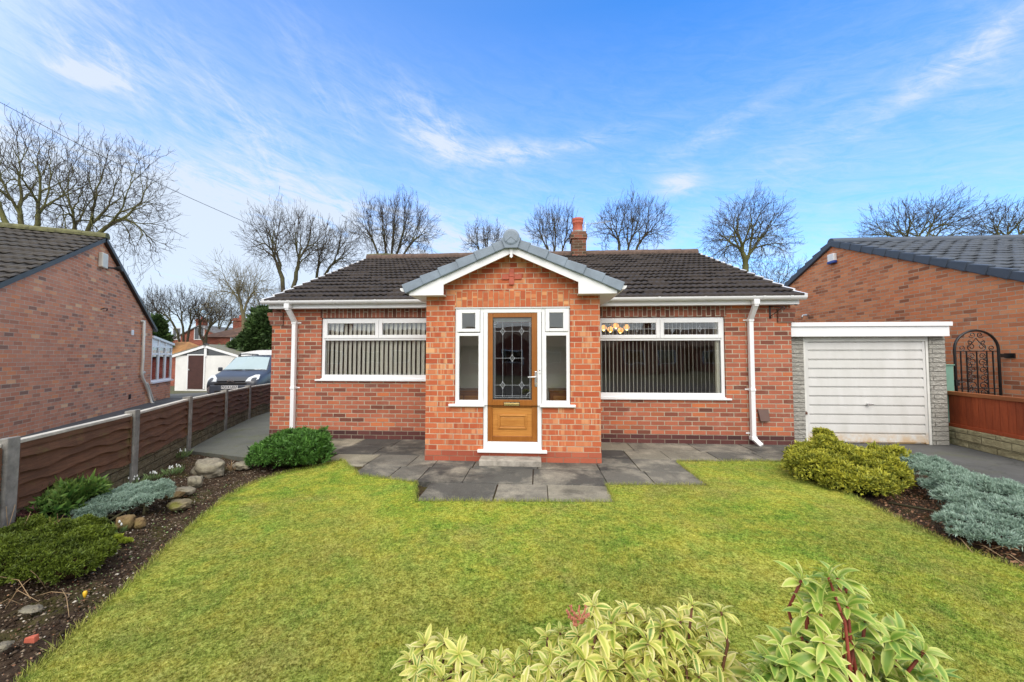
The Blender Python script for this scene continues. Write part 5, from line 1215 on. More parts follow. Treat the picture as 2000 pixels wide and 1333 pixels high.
# ------------------------------------------------------------------ parked car
def car():
    c = dp(450, 756, 13.6); yaw = math.radians(19)
    cz = -.12
    t = thing('parked_car', 'dark blue-grey MPV parked nose-on beside the brick garage behind the fence', 'car', (c.x, c.y, cz), -TH+yaw, local=True)
    paint = plain('car_paint_bluegrey', srgb(62,66,74), .42, .05, 2, metal=.0, coat=.25); plast = plain('grey_bumper_plastic', srgb(72,78,90), .5, .08, 6)
    # stations from the nose backwards: y, half widths (sill, waist, roof edge), z (sill, waist, top)
    SCZ = .93
    st = [(0.0,.62,.70,.55,.22,.62,.66),(.06,.76,.80,.66,.20,.70,.80),(.25,.84,.87,.70,.19,.80,.94),(.62,.87,.90,.74,.19,.90,1.04),(1.02,.88,.905,.78,.20,.97,1.12),
          (1.75,.88,.905,.66,.20,1.02,1.70),(2.3,.88,.905,.66,.20,1.03,1.77),(3.3,.88,.905,.66,.20,1.04,1.78),(4.1,.87,.90,.66,.22,1.03,1.75),(4.34,.84,.87,.64,.26,1.0,1.66),(4.38,.80,.84,.60,.32,.95,1.5)]
    V = []; 
    for (y, ws, ww, wr_, zs_, zw, zt) in st:
        hd = 1 if y < 1.1 else 0
        sec = [(-ws*.9, zs_), (-ws, zs_+.08), (-ww, (zs_+zw)*.5), (-ww*.985, zw), (-wr_-.03 if not hd else -wr_-.06, zt-(.10 if not hd else .05)), (-wr_*.85, zt-.02), (0, zt), (wr_*.85, zt-.02), (wr_+.03 if not hd else wr_+.06, zt-(.10 if not hd else .05)), (ww*.985, zw), (ww, (zs_+zw)*.5), (ws, zs_+.08), (ws*.9, zs_)]
        V.append([Vector((x, y, z*SCZ)) for x, z in sec])
    mb = MB(); m = len(V[0])
    for a, b in zip(V[:-1], V[1:]):
        for i in range(m-1): mb.poly([a[i], a[i+1], b[i+1], b[i]])
        mb.poly([a[0], b[0], b[-1], a[-1]])
    mb.poly(V[0]); mb.poly(V[-1][::-1])
    import bmesh
    body = mb.build('body', paint, t, smooth=True, recalc=True)
    bm = bmesh.new(); bm.from_mesh(body.data); bmesh.ops.remove_doubles(bm, verts=bm.verts, dist=.001); bmesh.ops.recalc_face_normals(bm, faces=bm.faces); bm.to_mesh(body.data); bm.free()
    body.data.polygons.foreach_set('use_smooth', [True]*len(body.data.polygons))
    s_ = body.modifiers.new('s', 'SUBSURF'); s_.levels = 1; s_.render_levels = 2
    gl = glass_mat('car_glass', (.25,.3,.3,1), 1.6)
    dk = M['dark']
    def quad(name, pts, mat, th=.012, parent=t):
        n = (Vector(pts[1])-Vector(pts[0])).cross(Vector(pts[2])-Vector(pts[0])).normalized(); c_ = sum((Vector(p) for p in pts), Vector())/len(pts)
        if n.dot(c_-Vector((0,2.2,.7))) < 0: n = -n
        mb = MB(); N = len(pts); A = [Vector(p)+n*th for p in pts]; B = [Vector(p)-n*.03 for p in pts]
        mb.poly(A); mb.poly(B[::-1])
        for i in range(N): mb.poly([A[i], B[i], B[(i+1) % N], A[(i+1) % N]])
        return mb.build(name, mat, parent, bevel=.006)
    M['screen'] = plain('windscreen_painted_sky', srgb(150,172,178), .12, .05, 1.2, spec=1.0, coat=1)  # opaque screen; the sky's reflection is put into its pale colour
    quad('windscreen', [(-.74,1.06,1.07),(-.35,.99,1.085),(.35,.99,1.085),(.74,1.06,1.07),(.60,1.68,1.53),(0,1.66,1.565),(-.60,1.68,1.53)], M['screen'])
    for s in (-1, 1):
        quad('side_window', [(s*.885,1.35,1.0),(s*.885,2.25,1.0),(s*.73,2.25,1.50),(s*.73,1.82,1.48)], gl, .018)
        quad('side_window', [(s*.885,2.35,1.0),(s*.885,3.4,1.0),(s*.73,3.4,1.50),(s*.73,2.35,1.50)], gl, .018)
        quad('headlight', [(s*.46,.035,.66),(s*.70,.10,.66),(s*.82,.22,.74),(s*.78,.42,.88),(s*.66,.36,.885),(s*.50,.16,.78)], plain('headlamp_lens', (.72,.76,.80), .15, .05, 3, spec=1, coat=1), .03)
        mb = MB(); mb.lathe([(.12,-.03),(.09,-.02),(.07,.02)], (s*.62,.02,.40), 16, 'y'); mb.build('fog_lamp', M['steel'], t)
        mb = MB(); x0, x1 = sorted((s*.93, s*1.07)); mb.box(x0, x1, 1.32, 1.42, 1.0, 1.16); mb.build('wing_mirror', paint, t, bevel=.03)
        mb = MB(); mb.tube([(s*.60,1.9,1.60),(s*.61,2.0,1.665),(s*.62,2.6,1.68),(s*.62,3.6,1.66),(s*.61,3.75,1.60)], .022, 8); mb.build('roof_rail', M['black'], t, smooth=True)
        for y in (.80, 3.52):
            mb = MB(); mb.lathe([(.20,-.10),(.31,-.10),(.32,-.06),(.32,.06),(.31,.10),(.2,.10)], (s*.82, y, .31), 24, 'x'); wl_ = mb.build('wheel', M['black'], t, smooth=False)
            mb = MB(); mb.lathe([(.02,-.11),(.19,-.105),(.2,-.09),(.2,.09),(.19,.105),(.02,.11)], (s*.82, y, .31), 24, 'x'); mb.build('rim', M['steel'], wl_)
        mb = MB(); x0, x1 = sorted((s*.885, s*.925)); mb.box(x0, x1, 1.0, 3.2, .42, .50); mb.build('side_moulding', plast, t, bevel=.01)
    mb = MB(); mb.box(-.66,.66,-.035,.10,.20,.56); mb.build('bumper', plast, t, bevel=.04)
    mb = MB(); mb.box(-.48,.48,-.052,-.02,.245,.36); mb.build('lower_grille', dk, t, bevel=.02)
    mb = MB(); mb.box(-.50,.50,-.03,.02,.575,.625); mb.build('upper_grille', dk, t, bevel=.01)
    mb = MB(); mb.box(-.44,.44,.0,.05,.68,.70); mb.build('grille_bar', M['black'], t)
    mb = MB()
    for dz in (0, .05):
        for s in (-1, 1): mb.bar((s*.11,-.0,.665+dz), (0,-.012,.705+dz), .02, .022, up=Vector((0,1,0)))
    mb.build('emblem', M['steel'], t)
    mb = MB(); mb.box(-.26,.26,-.066,-.05,.43,.54); pl_ = mb.build('number_plate', M['upvc'], t)
    cu = bpy.data.curves.new('plate_text', 'FONT'); cu.body = 'PO14 UDZ'; cu.size = .105; cu.align_x = 'CENTER'; cu.align_y = 'CENTER'; cu.extrude = .001
    tx = bpy.data.objects.new('plate_text', cu); COL.objects.link(tx); tx.parent = pl_; tx.location = (0,-.068,.485); tx.rotation_euler = (math.pi/2,0,0); cu.materials.append(M['black']); cu.offset = .0015
    dg = bpy.context.evaluated_depsgraph_get(); dg.update(); mt_ = bpy.data.meshes.new_from_object(tx.evaluated_get(dg)); bpy.data.objects.remove(tx); tx = bpy.data.objects.new('plate_lettering', mt_); COL.objects.link(tx); tx.parent = pl_; tx.location = (0,-.068,.485); tx.rotation_euler = (math.pi/2,0,0)
    if not mt_.materials: mt_.materials.append(M['black'])
    mb = MB(); mb.tube([(0,1.66,1.58),(0,1.60,1.68)], .008, 5); mb.build('aerial', M['black'], t)
    mb = MB(); mb.bar((-.6,1.0,1.055),(-.05,.93,1.07),.02,.02); mb.bar((.05,.93,1.07),(.6,1.0,1.055),.02,.02); mb.build('wiper', M['black'], t)
    return t
car()
# ------------------------------------------------------------------ houses far behind
def house(label, px, Z, yaw, w, d, he, hr, wallm, roofm, chim=None, wins=(), base=0, hip=False, name='distant_house'):
    t, o = placed(name, label, 'house', px, Z, yaw)
    mb = MB(); mb.prism([(-w/2,-1),(w/2,-1),(w/2,he),(0,hr),(-w/2,he)] if not hip else [(-w/2,-1),(w/2,-1),(w/2,he),(-w/2,he)], 0, d); mb.build('wall', wallm, t)
    mb = MB(); s = .3
    if not hip:
        for sg in (-1, 1):
            mb.hexa([Vector(p) for p in ((sg*(w/2+s),-.2,he-s*(hr-he)/(w/2)),(0,-.2,hr),(0,d+.2,hr),(sg*(w/2+s),d+.2,he-s*(hr-he)/(w/2)),(sg*(w/2+s),-.2,he+.12-s*(hr-he)/(w/2)),(0,-.2,hr+.12),(0,d+.2,hr+.12),(sg*(w/2+s),d+.2,he+.12-s*(hr-he)/(w/2)))])
    else:
        b = [(-w/2-s,-s,he-.1),(w/2+s,-s,he-.1),(w/2+s,d+s,he-.1),(-w/2-s,d+s,he-.1)]; r0, r1 = (-w/2+d/2, d/2, hr), (w/2-d/2, d/2, hr)
        mb.poly([b[0],b[1],r1,r0]); mb.poly([b[1],b[2],r1]); mb.poly([b[2],b[3],r0,r1]); mb.poly([b[3],b[0],r0]); mb.poly(b[::-1])
    mb.build('roof', roofm, t)
    if chim:
        mb = MB(); cx, cy_, ch_, cw = chim; mb.box(cx-cw/2, cx+cw/2, cy_, cy_+cw*.8, he-.5, ch_); mb.box(cx-cw/2-.08, cx+cw/2+.08, cy_-.08, cy_+cw*.8+.08, ch_-.3, ch_-.1); cc = mb.build('chimney', wallm, t)
        mb = MB()
        mb.lathe([(.13,0),(.11,.4)], (cx, cy_+cw*.4, ch_), 10); mb.build('chimney_pot', M['terra'], cc)
    for (x, z, ww, hh) in wins:
        mb = MB(); frame_rect(mb, x-ww/2, x+ww/2, z, z+hh, .07, -.06, .0); mb.box(x-.03, x+.03, -.05, 0, z+.07, z+hh-.07); f = mb.build('window', M['upvc'], t)
        mb = MB(); mb.box(x-ww/2+.07, x+ww/2-.07, -.03, -.02, z+.07, z+hh-.07); mb.build('pane', M['glass_dark'], f)
    return t, o
M['pantile'] = tilemat('pantile_orange', srgb(150,104,66), srgb(186,136,84), srgb(110,100,70), moss=.4)
M['pantile_dark'] = tilemat('pantile_brown', srgb(98,70,58), srgb(126,92,74), srgb(92,84,70), moss=.2)
M['slate'] = plain('slate_roof', srgb(112,110,108), .7, .1, 2)
kk = 50/F
house('distant red brick house with grey slate roof and small white window behind the white shed', 388, 50, .0, 9.5, 9, (697-668)*kk+1.45+.75, (697-637)*kk+1.45+.75, M['brick_far'], M['slate'], chim=(-1.2,1,(697-630)*kk+2.2+.6,1.0), wins=((-.0,(697-664)*kk+2.2,1.5,1.7),(-3.4,(697-664)*kk+2.2,1.2,1.6)))
kk = 38/F
house('distant brick house with brown tiled hipped roof and chimney near the bare birch', 476, 38, .1, 8.5, 6, (697-657)*kk+2.2, (697-628)*kk+2.2, M['brick_far'], M['pantile_dark'], chim=(-2.6,2.4,(697-617)*kk+2.2,1.0), wins=((-.2,(697-677)*kk+2.2,2.4,.9),), hip=True)
kk = 30/F
house('low house with orange pantiled hipped roof beyond the conservatory', 322, 30, -.1, 3.9, 2.6, (697-692)*kk+2.2, (697-667)*kk+2.2, M['brick_far'], M['pantile'], hip=True)
kk = 56/F
house('pale dormered house far behind between the bare trees', 352, 56, .1, 6, 6, (697-670)*kk+2.2, (697-655)*kk+2.2, M['upvc_dirty'], M['slate'], wins=((0,(697-672)*kk+2.2,2,1.3),))
# bungalows across the road, seen only as reflections in the glass
for i, (x, lab) in enumerate(((-24, 'brick bungalow across the road mirrored in the conservatory panes'), (-13, 'brick bungalow across the road mirrored at the left edge of the plain window'), (-2, 'brick bungalow across the road mirrored in the window left of the porch'), (9, 'brick bungalow across the road mirrored in the leaded window'), (20, 'brick bungalow across the road mirrored at the right edge of the leaded window'))):
    t = thing('opposite_bungalow', lab, 'bungalow', (x, -24, 0), math.pi, local=True)
    mb = MB(); mb.prismx([(0,-.1),(8,-.1),(8,2.4),(4,4.2),(0,2.4)], -5, 5); mb.build('wall', M['brick_far'], t)
    mb = MB(); mb.hexa([Vector(p) for p in ((-5.2,-.4,2.25),(5.2,-.4,2.25),(5.2,4,4.25),(-5.2,4,4.25),(-5.2,-.4,2.4),(5.2,-.4,2.4),(5.2,4,4.4),(-5.2,4,4.4))]); mb.hexa([Vector(p) for p in ((-5.2,4,4.25),(5.2,4,4.25),(5.2,8.4,2.25),(-5.2,8.4,2.25),(-5.2,4,4.4),(5.2,4,4.4),(5.2,8.4,2.4),(-5.2,8.4,2.4))]); mb.build('roof', M['pantile_dark'], t)
    mb = MB(); mb.prism([(-2,-.1),(2,-.1),(2,2.3),(0,3.4),(-2,2.3)], -1.6, .0); mb.build('front_gable', M['brick_far'], t)
    for xx in (-3.4, 0, 3.4):
        y_ = -1.62 if xx == 0 else -.02
        mb = MB(); frame_rect(mb, xx-.9, xx+.9, .8, 2.0, .08, y_-.05, y_); f = mb.build('window', M['upvc'], t)
        mb = MB(); mb.box(xx-.82, xx+.82, y_-.03, y_-.02, .88, 1.92); mb.build('pane', M['glass_dark'], f)
    mb = MB(); mb.box(-3.2,-2.5,3.8,4.4,3.8,5.3); mb.build('chimney', M['brick_far'], t)
# overhead telephone cable
a, b = dp(-60, 165, 9), dp(620, 530, 46); mb = MB(); pts = []
for i in range(41):
    s = i/40; px = -60+680*s
    Z = 1/((1-s)/9+s/46); py = 200+ (px/480)*(435-200)+ 0*s
    py -= 0; p = dp(px, py - 8*math.sin(math.pi*min(1,max(0,px/480)))*-1, Z); pts.append(p)
mb.tube(pts, [.006+.010*i/40 for i in range(41)], 5); tag(mb.build('overhead_cable', M['black']), 'thin black telephone cable sloping down across the sky on the left', 'cable')
# ------------------------------------------------------------------ bare trees
def tubes(P0, P1, R0, R1, n):
    P0, P1 = np.array(P0), np.array(P1); R0, R1 = np.array(R0)[:,None], np.array(R1)[:,None]
    d = P1-P0; L = np.linalg.norm(d, axis=1, keepdims=True)+1e-9; d /= L
    ref = np.where(np.abs(d[:,2:3]) > .9, np.array([[1.,0,0]]), np.array([[0,0,1.]])); u = np.cross(d, ref); u /= np.linalg.norm(u, axis=1, keepdims=True)+1e-9; w = np.cross(d, u)
    V = []
    for (P, R_) in ((P0-d*R0*.3, R0), (P1+d*R1*.3, R1)):
        for k in range(n):
            a = 2*math.pi*k/n; V.append(P+(u*math.cos(a)+w*math.sin(a))*R_)
    V = np.stack(V, 1); m = len(P0); base = (np.arange(m)*2*n)[:,None]
    Fs = [np.concatenate([base+k, base+(k+1) % n, base+n+(k+1) % n, base+n+k], 1) for k in range(n)]
    return V.reshape(-1,3), np.concatenate(Fs)
def make_tree(name, label, px, Z, crown, N, seed, r0, fork_py=None, group=None, twig='twig', bark='bark', stems=1, tl=.5, rmin=.011, cat='tree', bias=.42, up=0.0, droop=0):
    """crown = (cx, cy, rx, ry) in photo pixels at depth Z; N tips spread through it"""
    g = np.random.default_rng(seed); k = Z/F; rmin = rmin*.80; N = int(N*1.2)
    base = dp(px, 700, Z); base = Vector((base.x, base.y, gz(base.y)-.1))
    cx, cy, rx, ry = crown; C = np.array(dp(cx, cy, Z)); ax = np.array([rx*k, rx*k*.85, ry*k])
    v = g.normal(size=(N*3, 3)); v /= np.linalg.norm(v, axis=1, keepdims=True); r = g.uniform(0, 1, len(v))**bias
    v = v[(v[:,2] > -.75) | (g.uniform(0,1,len(v)) < .35)][:N]; r = r[:len(v)]
    lump = 1+.16*np.sin(v[:,0]*7+seed)*np.cos(v[:,2]*6+seed*2)+.08*g.normal(size=len(v))
    T = C + v*(r*lump)[:,None]*ax
    fpy = fork_py if fork_py else cy+ry*1.0
    fork = np.array(dp(px+(cx-px)*.25, fpy, Z)); fork[2] = max(fork[2], base.z+1.0)
    E0, E1, Ra, Rb = [], [], [], []
    def seg(a, b, ra, rb, wob=.06, n=2):
        prev = a; 
        for i in range(1, n+1):
            q = a+(b-a)*i/n
            if i < n: q = q+g.normal(size=3)*np.linalg.norm(b-a)*wob
            E0.append(prev); E1.append(q); Ra.append(ra+(rb-ra)*(i-1)/n); Rb.append(ra+(rb-ra)*i/n); prev = q
    r0 = r0*.8; rad = lambda n: max(rmin, r0*(n/N)**.5)
    stack = []
    b0 = np.array(base)
    if stems == 1:
        seg(b0, fork, r0*1.25, r0, .015, 3); stack.append((fork, T, (fork-b0)/np.linalg.norm(fork-b0)))
    else:
        order = np.argsort(T[:,0]+T[:,1]*.3); parts = np.array_split(order, stems); 
        f1 = b0+(fork-b0)*.45; seg(b0, f1, r0*1.3, r0*1.1, .01, 2)
        for q in parts:
            c = T[q].mean(0); f2 = fork+(c-C)*.30; f2[2] = fork[2]; seg(f1, f2, rad(len(q))*1.1, rad(len(q)), .04, 3); stack.append((f2, T[q], (f2-f1)/np.linalg.norm(f2-f1)))
    while stack:
        p, S, d = stack.pop(); n = len(S)
        if n == 0: continue
        c = S.mean(0)
        if n <= 2:
            for q in S:
                seg(p, q, rad(n), rmin*.8, .09, 3); L = np.linalg.norm(q-p); dd = (q-p)/(L+1e-6)
                for _ in range(2):
                    t = g.uniform(.35, 1); o = p+(q-p)*t; e = dd+g.normal(size=3)*.38+np.array([0,0,.25-droop]); e /= np.linalg.norm(e); l_ = g.uniform(.2, .8)*tl
                    m_ = o+e*l_*.5+g.normal(size=3)*l_*.07
                    E0.append(o); E1.append(m_); Ra.append(rmin*.8); Rb.append(rmin*.65); E0.append(m_); E1.append(o+e*l_+np.array([0,0,l_*.15])); Ra.append(rmin*.65); Rb.append(rmin*.45)
            continue
        v_ = c-p; L = np.linalg.norm(v_); v_ /= (L+1e-9)
        dn = d*.45+v_*.75+np.array([0,0,up]); dn /= np.linalg.norm(dn); fr = g.uniform(.22,.38) if n > 12 else g.uniform(.3,.5)
        q = p+dn*L*fr; seg(p, q, rad(n), rad(n)*.93, .05, 2)
        X = S-q; X -= np.outer(X@dn, dn); 
        try: w_, U = np.linalg.eigh(np.cov(X.T)); a_ = U[:,2]
        except Exception: a_ = g.normal(size=3)
        a_ = a_+g.normal(size=3)*.25; s = (S-q)@a_; th = np.quantile(s, g.uniform(.3,.7)); A, B = S[s < th], S[s >= th]
        if len(A) == 0 or len(B) == 0: A, B = S[:n//2], S[n//2:]
        stack.append((q, A, dn)); stack.append((q, B, dn))
    E0, E1, Ra, Rb = map(np.array, (E0, E1, Ra, Rb))
    t = thing(name, label, cat, tuple(base), group=group)
    big = Ra > rmin*2.0
    V, Fc = tubes(E0[big], E1[big], Ra[big], Rb[big], 6); fast('trunk', V, Fc, M[bark], t, smooth=True)
    V, Fc = tubes(E0[~big], E1[~big], Ra[~big], Rb[~big], 3); fast('crown', V, Fc, M[twig], t)
    return t
G_ = 'bare winter trees behind the houses'
MT = make_tree
MT('bare_tree', 'big bare tree with forked grey trunks at the left edge above the tiled roof', 50, 26, (15,345,150,135), 800, 11, .34, 448, G_, stems=3, rmin=.013, tl=.7, bark='bark_green')
MT('bare_tree', 'wide bare tree behind the left gable with a long drooping right side', 146, 27, (215,405,118,150), 1100, 12, .30, 470, G_, rmin=.0125, tl=.75, stems=3, bark='bark_green', droop=.2)
MT('bare_tree', 'forked bare tree rising left of the tiled roof where the cable ends', 563, 33, (560,470,88,78), 900, 13, .30, 560, G_, stems=2, rmin=.013, tl=.6)
MT('bare_tree', 'slim bare tree between the forked tree and the dome-shaped tree', 616, 36, (655,490,62,68), 600, 14, .22, 545, G_, stems=2, rmin=.014, tl=.6)
MT('bare_tree', 'dome-shaped bare tree above the left end of the bungalow ridge', 758, 36, (772,452,92,76), 1200, 15, .32, 520, G_, stems=5, rmin=.014, tl=.7, up=.1)
MT('bare_tree', 'low thin bare tree left of the porch ridge cap', 955, 42, (950,465,52,38), 350, 16, .22, 520, G_, stems=3, rmin=.016, tl=.8)
MT('bare_tree', 'bare tree standing just left of the chimney pot', 1086, 38, (1082,450,60,56), 650, 17, .24, 520, G_, stems=3, rmin=.014, tl=.7)
MT('bare_tree', 'round bare tree right of the chimney pot', 1222, 38, (1234,440,82,66), 1000, 18, .30, 505, G_, stems=3, rmin=.014, tl=.7)
MT('bare_tree', 'tall bare tree with mossy upright trunk above the right end of the roof', 1455, 34, (1458,462,92,94), 1500, 19, .34, 545, G_, rmin=.0125, tl=.6, bark='bark_green', up=.22)
MT('bare_tree', 'broad bare tree behind the slate grey roof', 1790, 36, (1800,440,118,62), 1100, 20, .34, 500, G_, stems=4, rmin=.014, tl=.6, bark='bark_green')
MT('bare_tree', 'bare tree at the right edge above the slate grey roof', 1965, 36, (1985,440,85,56), 700, 21, .3, 500, G_, stems=3, rmin=.014, tl=.6, bark='bark_green')
MT('bare_tree', 'pale young bare tree with upswept branches beside the evergreen', 478, 25, (470,565,78,80), 420, 22, .15, 640, G_, twig='twig_pale', bark='twig_pale', rmin=.010, tl=1.0, up=.3, bias=.8)
MT('bare_tree', 'twin-stemmed bare tree right behind the conservatory roof', 362, 36, (345,600,64,52), 420, 23, .2, 650, G_, stems=3, rmin=.013, tl=.6)
MT('bare_tree', 'small bare tree above the white shed roof', 392, 37, (410,612,48,44), 350, 24, .2, 655, G_, stems=2, rmin=.013, tl=.6)
MT('bare_tree', 'bare tree low on the skyline behind the pale young tree', 520, 44, (530,610,75,60), 500, 25, .24, 660, G_, stems=2, rmin=.015, tl=.8)
MT('bare_tree', 'far bare tree filling the gap left of the pale young tree', 425, 52, (432,610,60,48), 400, 26, .26, 655, G_, stems=3, rmin=.017, tl=.8)
MT('bare_tree', 'thin bare tree directly beyond the conical conifer', 300, 46, (300,600,30,45), 220, 27, .18, 650, G_, stems=2, rmin=.016, tl=.8)
MT('bare_tree', 'bare shrubby tree low behind the mossy tree right of the roof', 1500, 40, (1530,540,70,40), 260, 28, .18, 590, G_, stems=3, rmin=.014, tl=.8)
# ------------------------------------------------------------------ foliage helpers
def sprays(P, Dn, size, n, g, spread=.8, width=.14, curl=.0):
    """narrow leaves fanning from every point P along Dn; returns V, F, tip"""
    m = len(P); P = np.repeat(P, n, 0); Dn = np.repeat(Dn, n, 0); S = np.repeat(size, n)[:,None]*g.uniform(.6,1.15,(m*n,1))
    d = Dn+g.normal(size=P.shape)*spread*.5; d /= np.linalg.norm(d, axis=1, keepdims=True)
    r = np.cross(d, g.normal(size=P.shape)); r /= np.linalg.norm(r, axis=1, keepdims=True)+1e-9
    w = r*S*width; tipp = P+d*S; tipp[:,2] -= curl*S[:,0]; mid = P+d*S*.5+np.cross(d, r)*S*.05
    V = np.stack([P, mid+w, tipp, mid-w], 1).reshape(-1,3); Fc = np.arange(m*n*4).reshape(-1,4); tip = np.tile([0,.5,1,.5], m*n)
    return V, Fc, tip
def lobes_surface(lobes, N, g, low=-.35):
    """points and normals over the outside of a union of ellipsoids (c, r)"""
    A = np.array([r[0]*r[1]+r[1]*r[2]+r[0]*r[2] for c, r in lobes]); pick = g.choice(len(lobes), N*2, p=A/A.sum())
    Cc = np.array([c for c, r in lobes])[pick]; R_ = np.array([r for c, r in lobes])[pick]
    v = g.normal(size=(N*2,3)); v /= np.linalg.norm(v, axis=1, keepdims=True); v[:,2] = np.where(v[:,2] < low, -v[:,2], v[:,2])
    P = Cc+v*R_*g.uniform(.86,1.05,(N*2,1)); nn = v/R_; nn /= np.linalg.norm(nn, axis=1, keepdims=True)
    keep = np.ones(N*2, bool)
    for c, r in lobes: keep &= (((P-np.array(c))/np.array(r))**2).sum(1) > .70
    keep &= P[:,2] > .005
    return P[keep][:N], nn[keep][:N]
def core(name, lobes, mat, parent, f=.86):
    Vs, Fs, b = [], [], 0
    n1, n2 = 12, 8
    for c, r in lobes:
        th = np.linspace(0, 2*math.pi, n1, endpoint=False); ph_ = np.linspace(.12, math.pi-.12, n2)
        V = np.array([[c[0]+r[0]*f*math.sin(p)*math.cos(t), c[1]+r[1]*f*math.sin(p)*math.sin(t), c[2]+r[2]*f*math.cos(p)] for p in ph_ for t in th])
        Fq = [[b+i*n1+j, b+i*n1+(j+1) % n1, b+(i+1)*n1+(j+1) % n1, b+(i+1)*n1+j] for i in range(n2-1) for j in range(n1)]
        Vs.append(V); Fs += Fq; b += len(V)
    return fast(name, np.concatenate(Vs), np.array(Fs), mat, parent, smooth=True)
def shrub(name, label, lobes, N, size, n, leaf, corem, seed, spread=.8, width=.14, upw=.5, cat='shrub', group=None, clump=0, low=-.35, f=.86):
    g = np.random.default_rng(seed); c = np.mean([l[0] for l in lobes], 0)
    t = thing(name, label, cat, (c[0], c[1], 0), group=group)
    P, nn = lobes_surface(lobes, N, g, low)
    if clump:      # push the surface in and out so the growth reads as separate tufts
        q = np.sin(P[:,0]*clump+seed)*np.sin(P[:,1]*clump*1.1+1)*np.sin(P[:,2]*clump*1.3+2)+.5*np.sin(P[:,0]*clump*2.3)*np.sin(P[:,1]*clump*2.1)*np.sin(P[:,2]*clump*2.5)
        P = P+nn*(q*size*1.25)[:,None]
    d = nn+np.array([0,0,upw])+g.normal(size=P.shape)*.25; d /= np.linalg.norm(d, axis=1, keepdims=True)
    V, Fc, tip = sprays(P, d, g.uniform(.7,1.2,len(P))*size*np.where(g.uniform(0,1,len(P)) < .06, 1.8, 1), n, g, spread, width)
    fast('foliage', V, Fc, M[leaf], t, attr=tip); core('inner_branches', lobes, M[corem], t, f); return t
def gl_(px, py, h, rx, ry_m, rz):
    """lobe whose centre (height h) is seen at a photo pixel"""
    p = onZ(px, py, h); k = (p-EYE).dot(FH)/F; return ((p.x, p.y, h), (rx*k, ry_m, rz))
# dense green juniper left of the patio
shrub('juniper_bush', 'rounded mid-green juniper bush in front of the left downpipe',
      [gl_(560,888,.16,62,.30,.17), gl_(600,878,.20,38,.26,.20), gl_(545,885,.14,48,.26,.15), gl_(615,862,.26,22,.18,.12), gl_(575,862,.22,34,.24,.15), gl_(530,893,.10,34,.22,.13), gl_(622,890,.12,20,.2,.13)],
      4200, .048, 7, 'lf_green', 'core_green', 31, clump=24, spread=1.5, width=.12)
# golden conifer right
shrub('golden_conifer', 'low spreading golden-green conifer in front of the white garage door',
      [gl_(1600,915,.15,46,.30,.17), gl_(1650,905,.17,50,.32,.17), gl_(1700,915,.16,46,.32,.16), gl_(1740,902,.15,32,.26,.15), gl_(1620,885,.26,34,.2,.13), gl_(1585,895,.18,40,.24,.15), gl_(1608,858,.38,13,.1,.13), gl_(1620,872,.32,20,.12,.12), gl_(1690,945,.10,48,.2,.12), gl_(1650,938,.10,44,.18,.12), gl_(1742,935,.08,22,.15,.1)],
      7000, .040, 8, 'lf_gold', 'core_green', 32, clump=17, spread=1.5, width=.16)
# blue spreading juniper right: separate plumes
def blue(name, label, plumes, seed, N=260, sz=.040, cat='shrub'):
    g = np.random.default_rng(seed); lobes = []
    for px, py, h, w_, hh in plumes:
        p = onZ(px, py, h); k = (p-EYE).dot(FH)/F; lobes.append(((p.x, p.y, h), (w_*k, w_*k*.9, hh)))
    c = np.mean([l[0] for l in lobes], 0); t = thing(name, label, cat, (c[0], c[1], 0))
    P, nn = lobes_surface(lobes, N*len(lobes), g, -.2)
    q = np.sin(P[:,0]*34+seed)*np.sin(P[:,1]*31+1); P[:,2] += q*.020
    d = nn*.9+np.array([0,0,.5])+g.normal(size=P.shape)*.3; d /= np.linalg.norm(d, axis=1, keepdims=True)
    V, Fc, tip = sprays(P, d, g.uniform(.7,1.2,len(P))*sz, 12, g, 1.5, .075)
    fast('foliage', V, Fc, M['lf_blue'], t, attr=tip); core('inner_branches', lobes, M['core_brown'], t, .72)
    mb = MB()
    for i in range(len(lobes)):
        c0 = Vector(lobes[i][0]); b_ = Vector((c[0]+g.normal()*.15, c[1]+g.normal()*.15, .0)); mb.tube([b_, (b_+c0)/2+Vector((0,0,.02)), c0], [.012,.009,.006], 5)
    mb.build('stems', M['bark'], t, smooth=True); return t
blue('blue_juniper', 'large silvery blue juniper spreading beside the driveway at the right edge',
     [(1800,905,.20,40,.06),(1840,925,.18,44,.06),(1890,950,.18,46,.06),(1940,955,.20,46,.07),(1985,965,.20,40,.07),(1880,975,.16,40,.06),(1930,990,.17,50,.07),(1985,1000,.18,46,.07),(1900,1010,.13,36,.06),(1950,1030,.12,46,.06),(2000,1040,.12,40,.06),(1870,1020,.10,30,.05),(2040,1000,.18,50,.08),(1890,1045,.08,26,.05),(1830,950,.12,24,.04),(1930,1050,.09,40,.05)], 41, N=300)
blue('blue_juniper', 'blue-grey juniper mat lying over the rocks in the left border',
     [(300,955,.17,30,.05),(270,960,.16,36,.05),(240,968,.15,36,.05),(210,980,.14,34,.05),(185,995,.12,30,.05),(310,965,.14,22,.04),(285,975,.13,26,.04),(240,990,.10,20,.04),(175,1012,.08,22,.04)], 42, N=420, sz=.026)
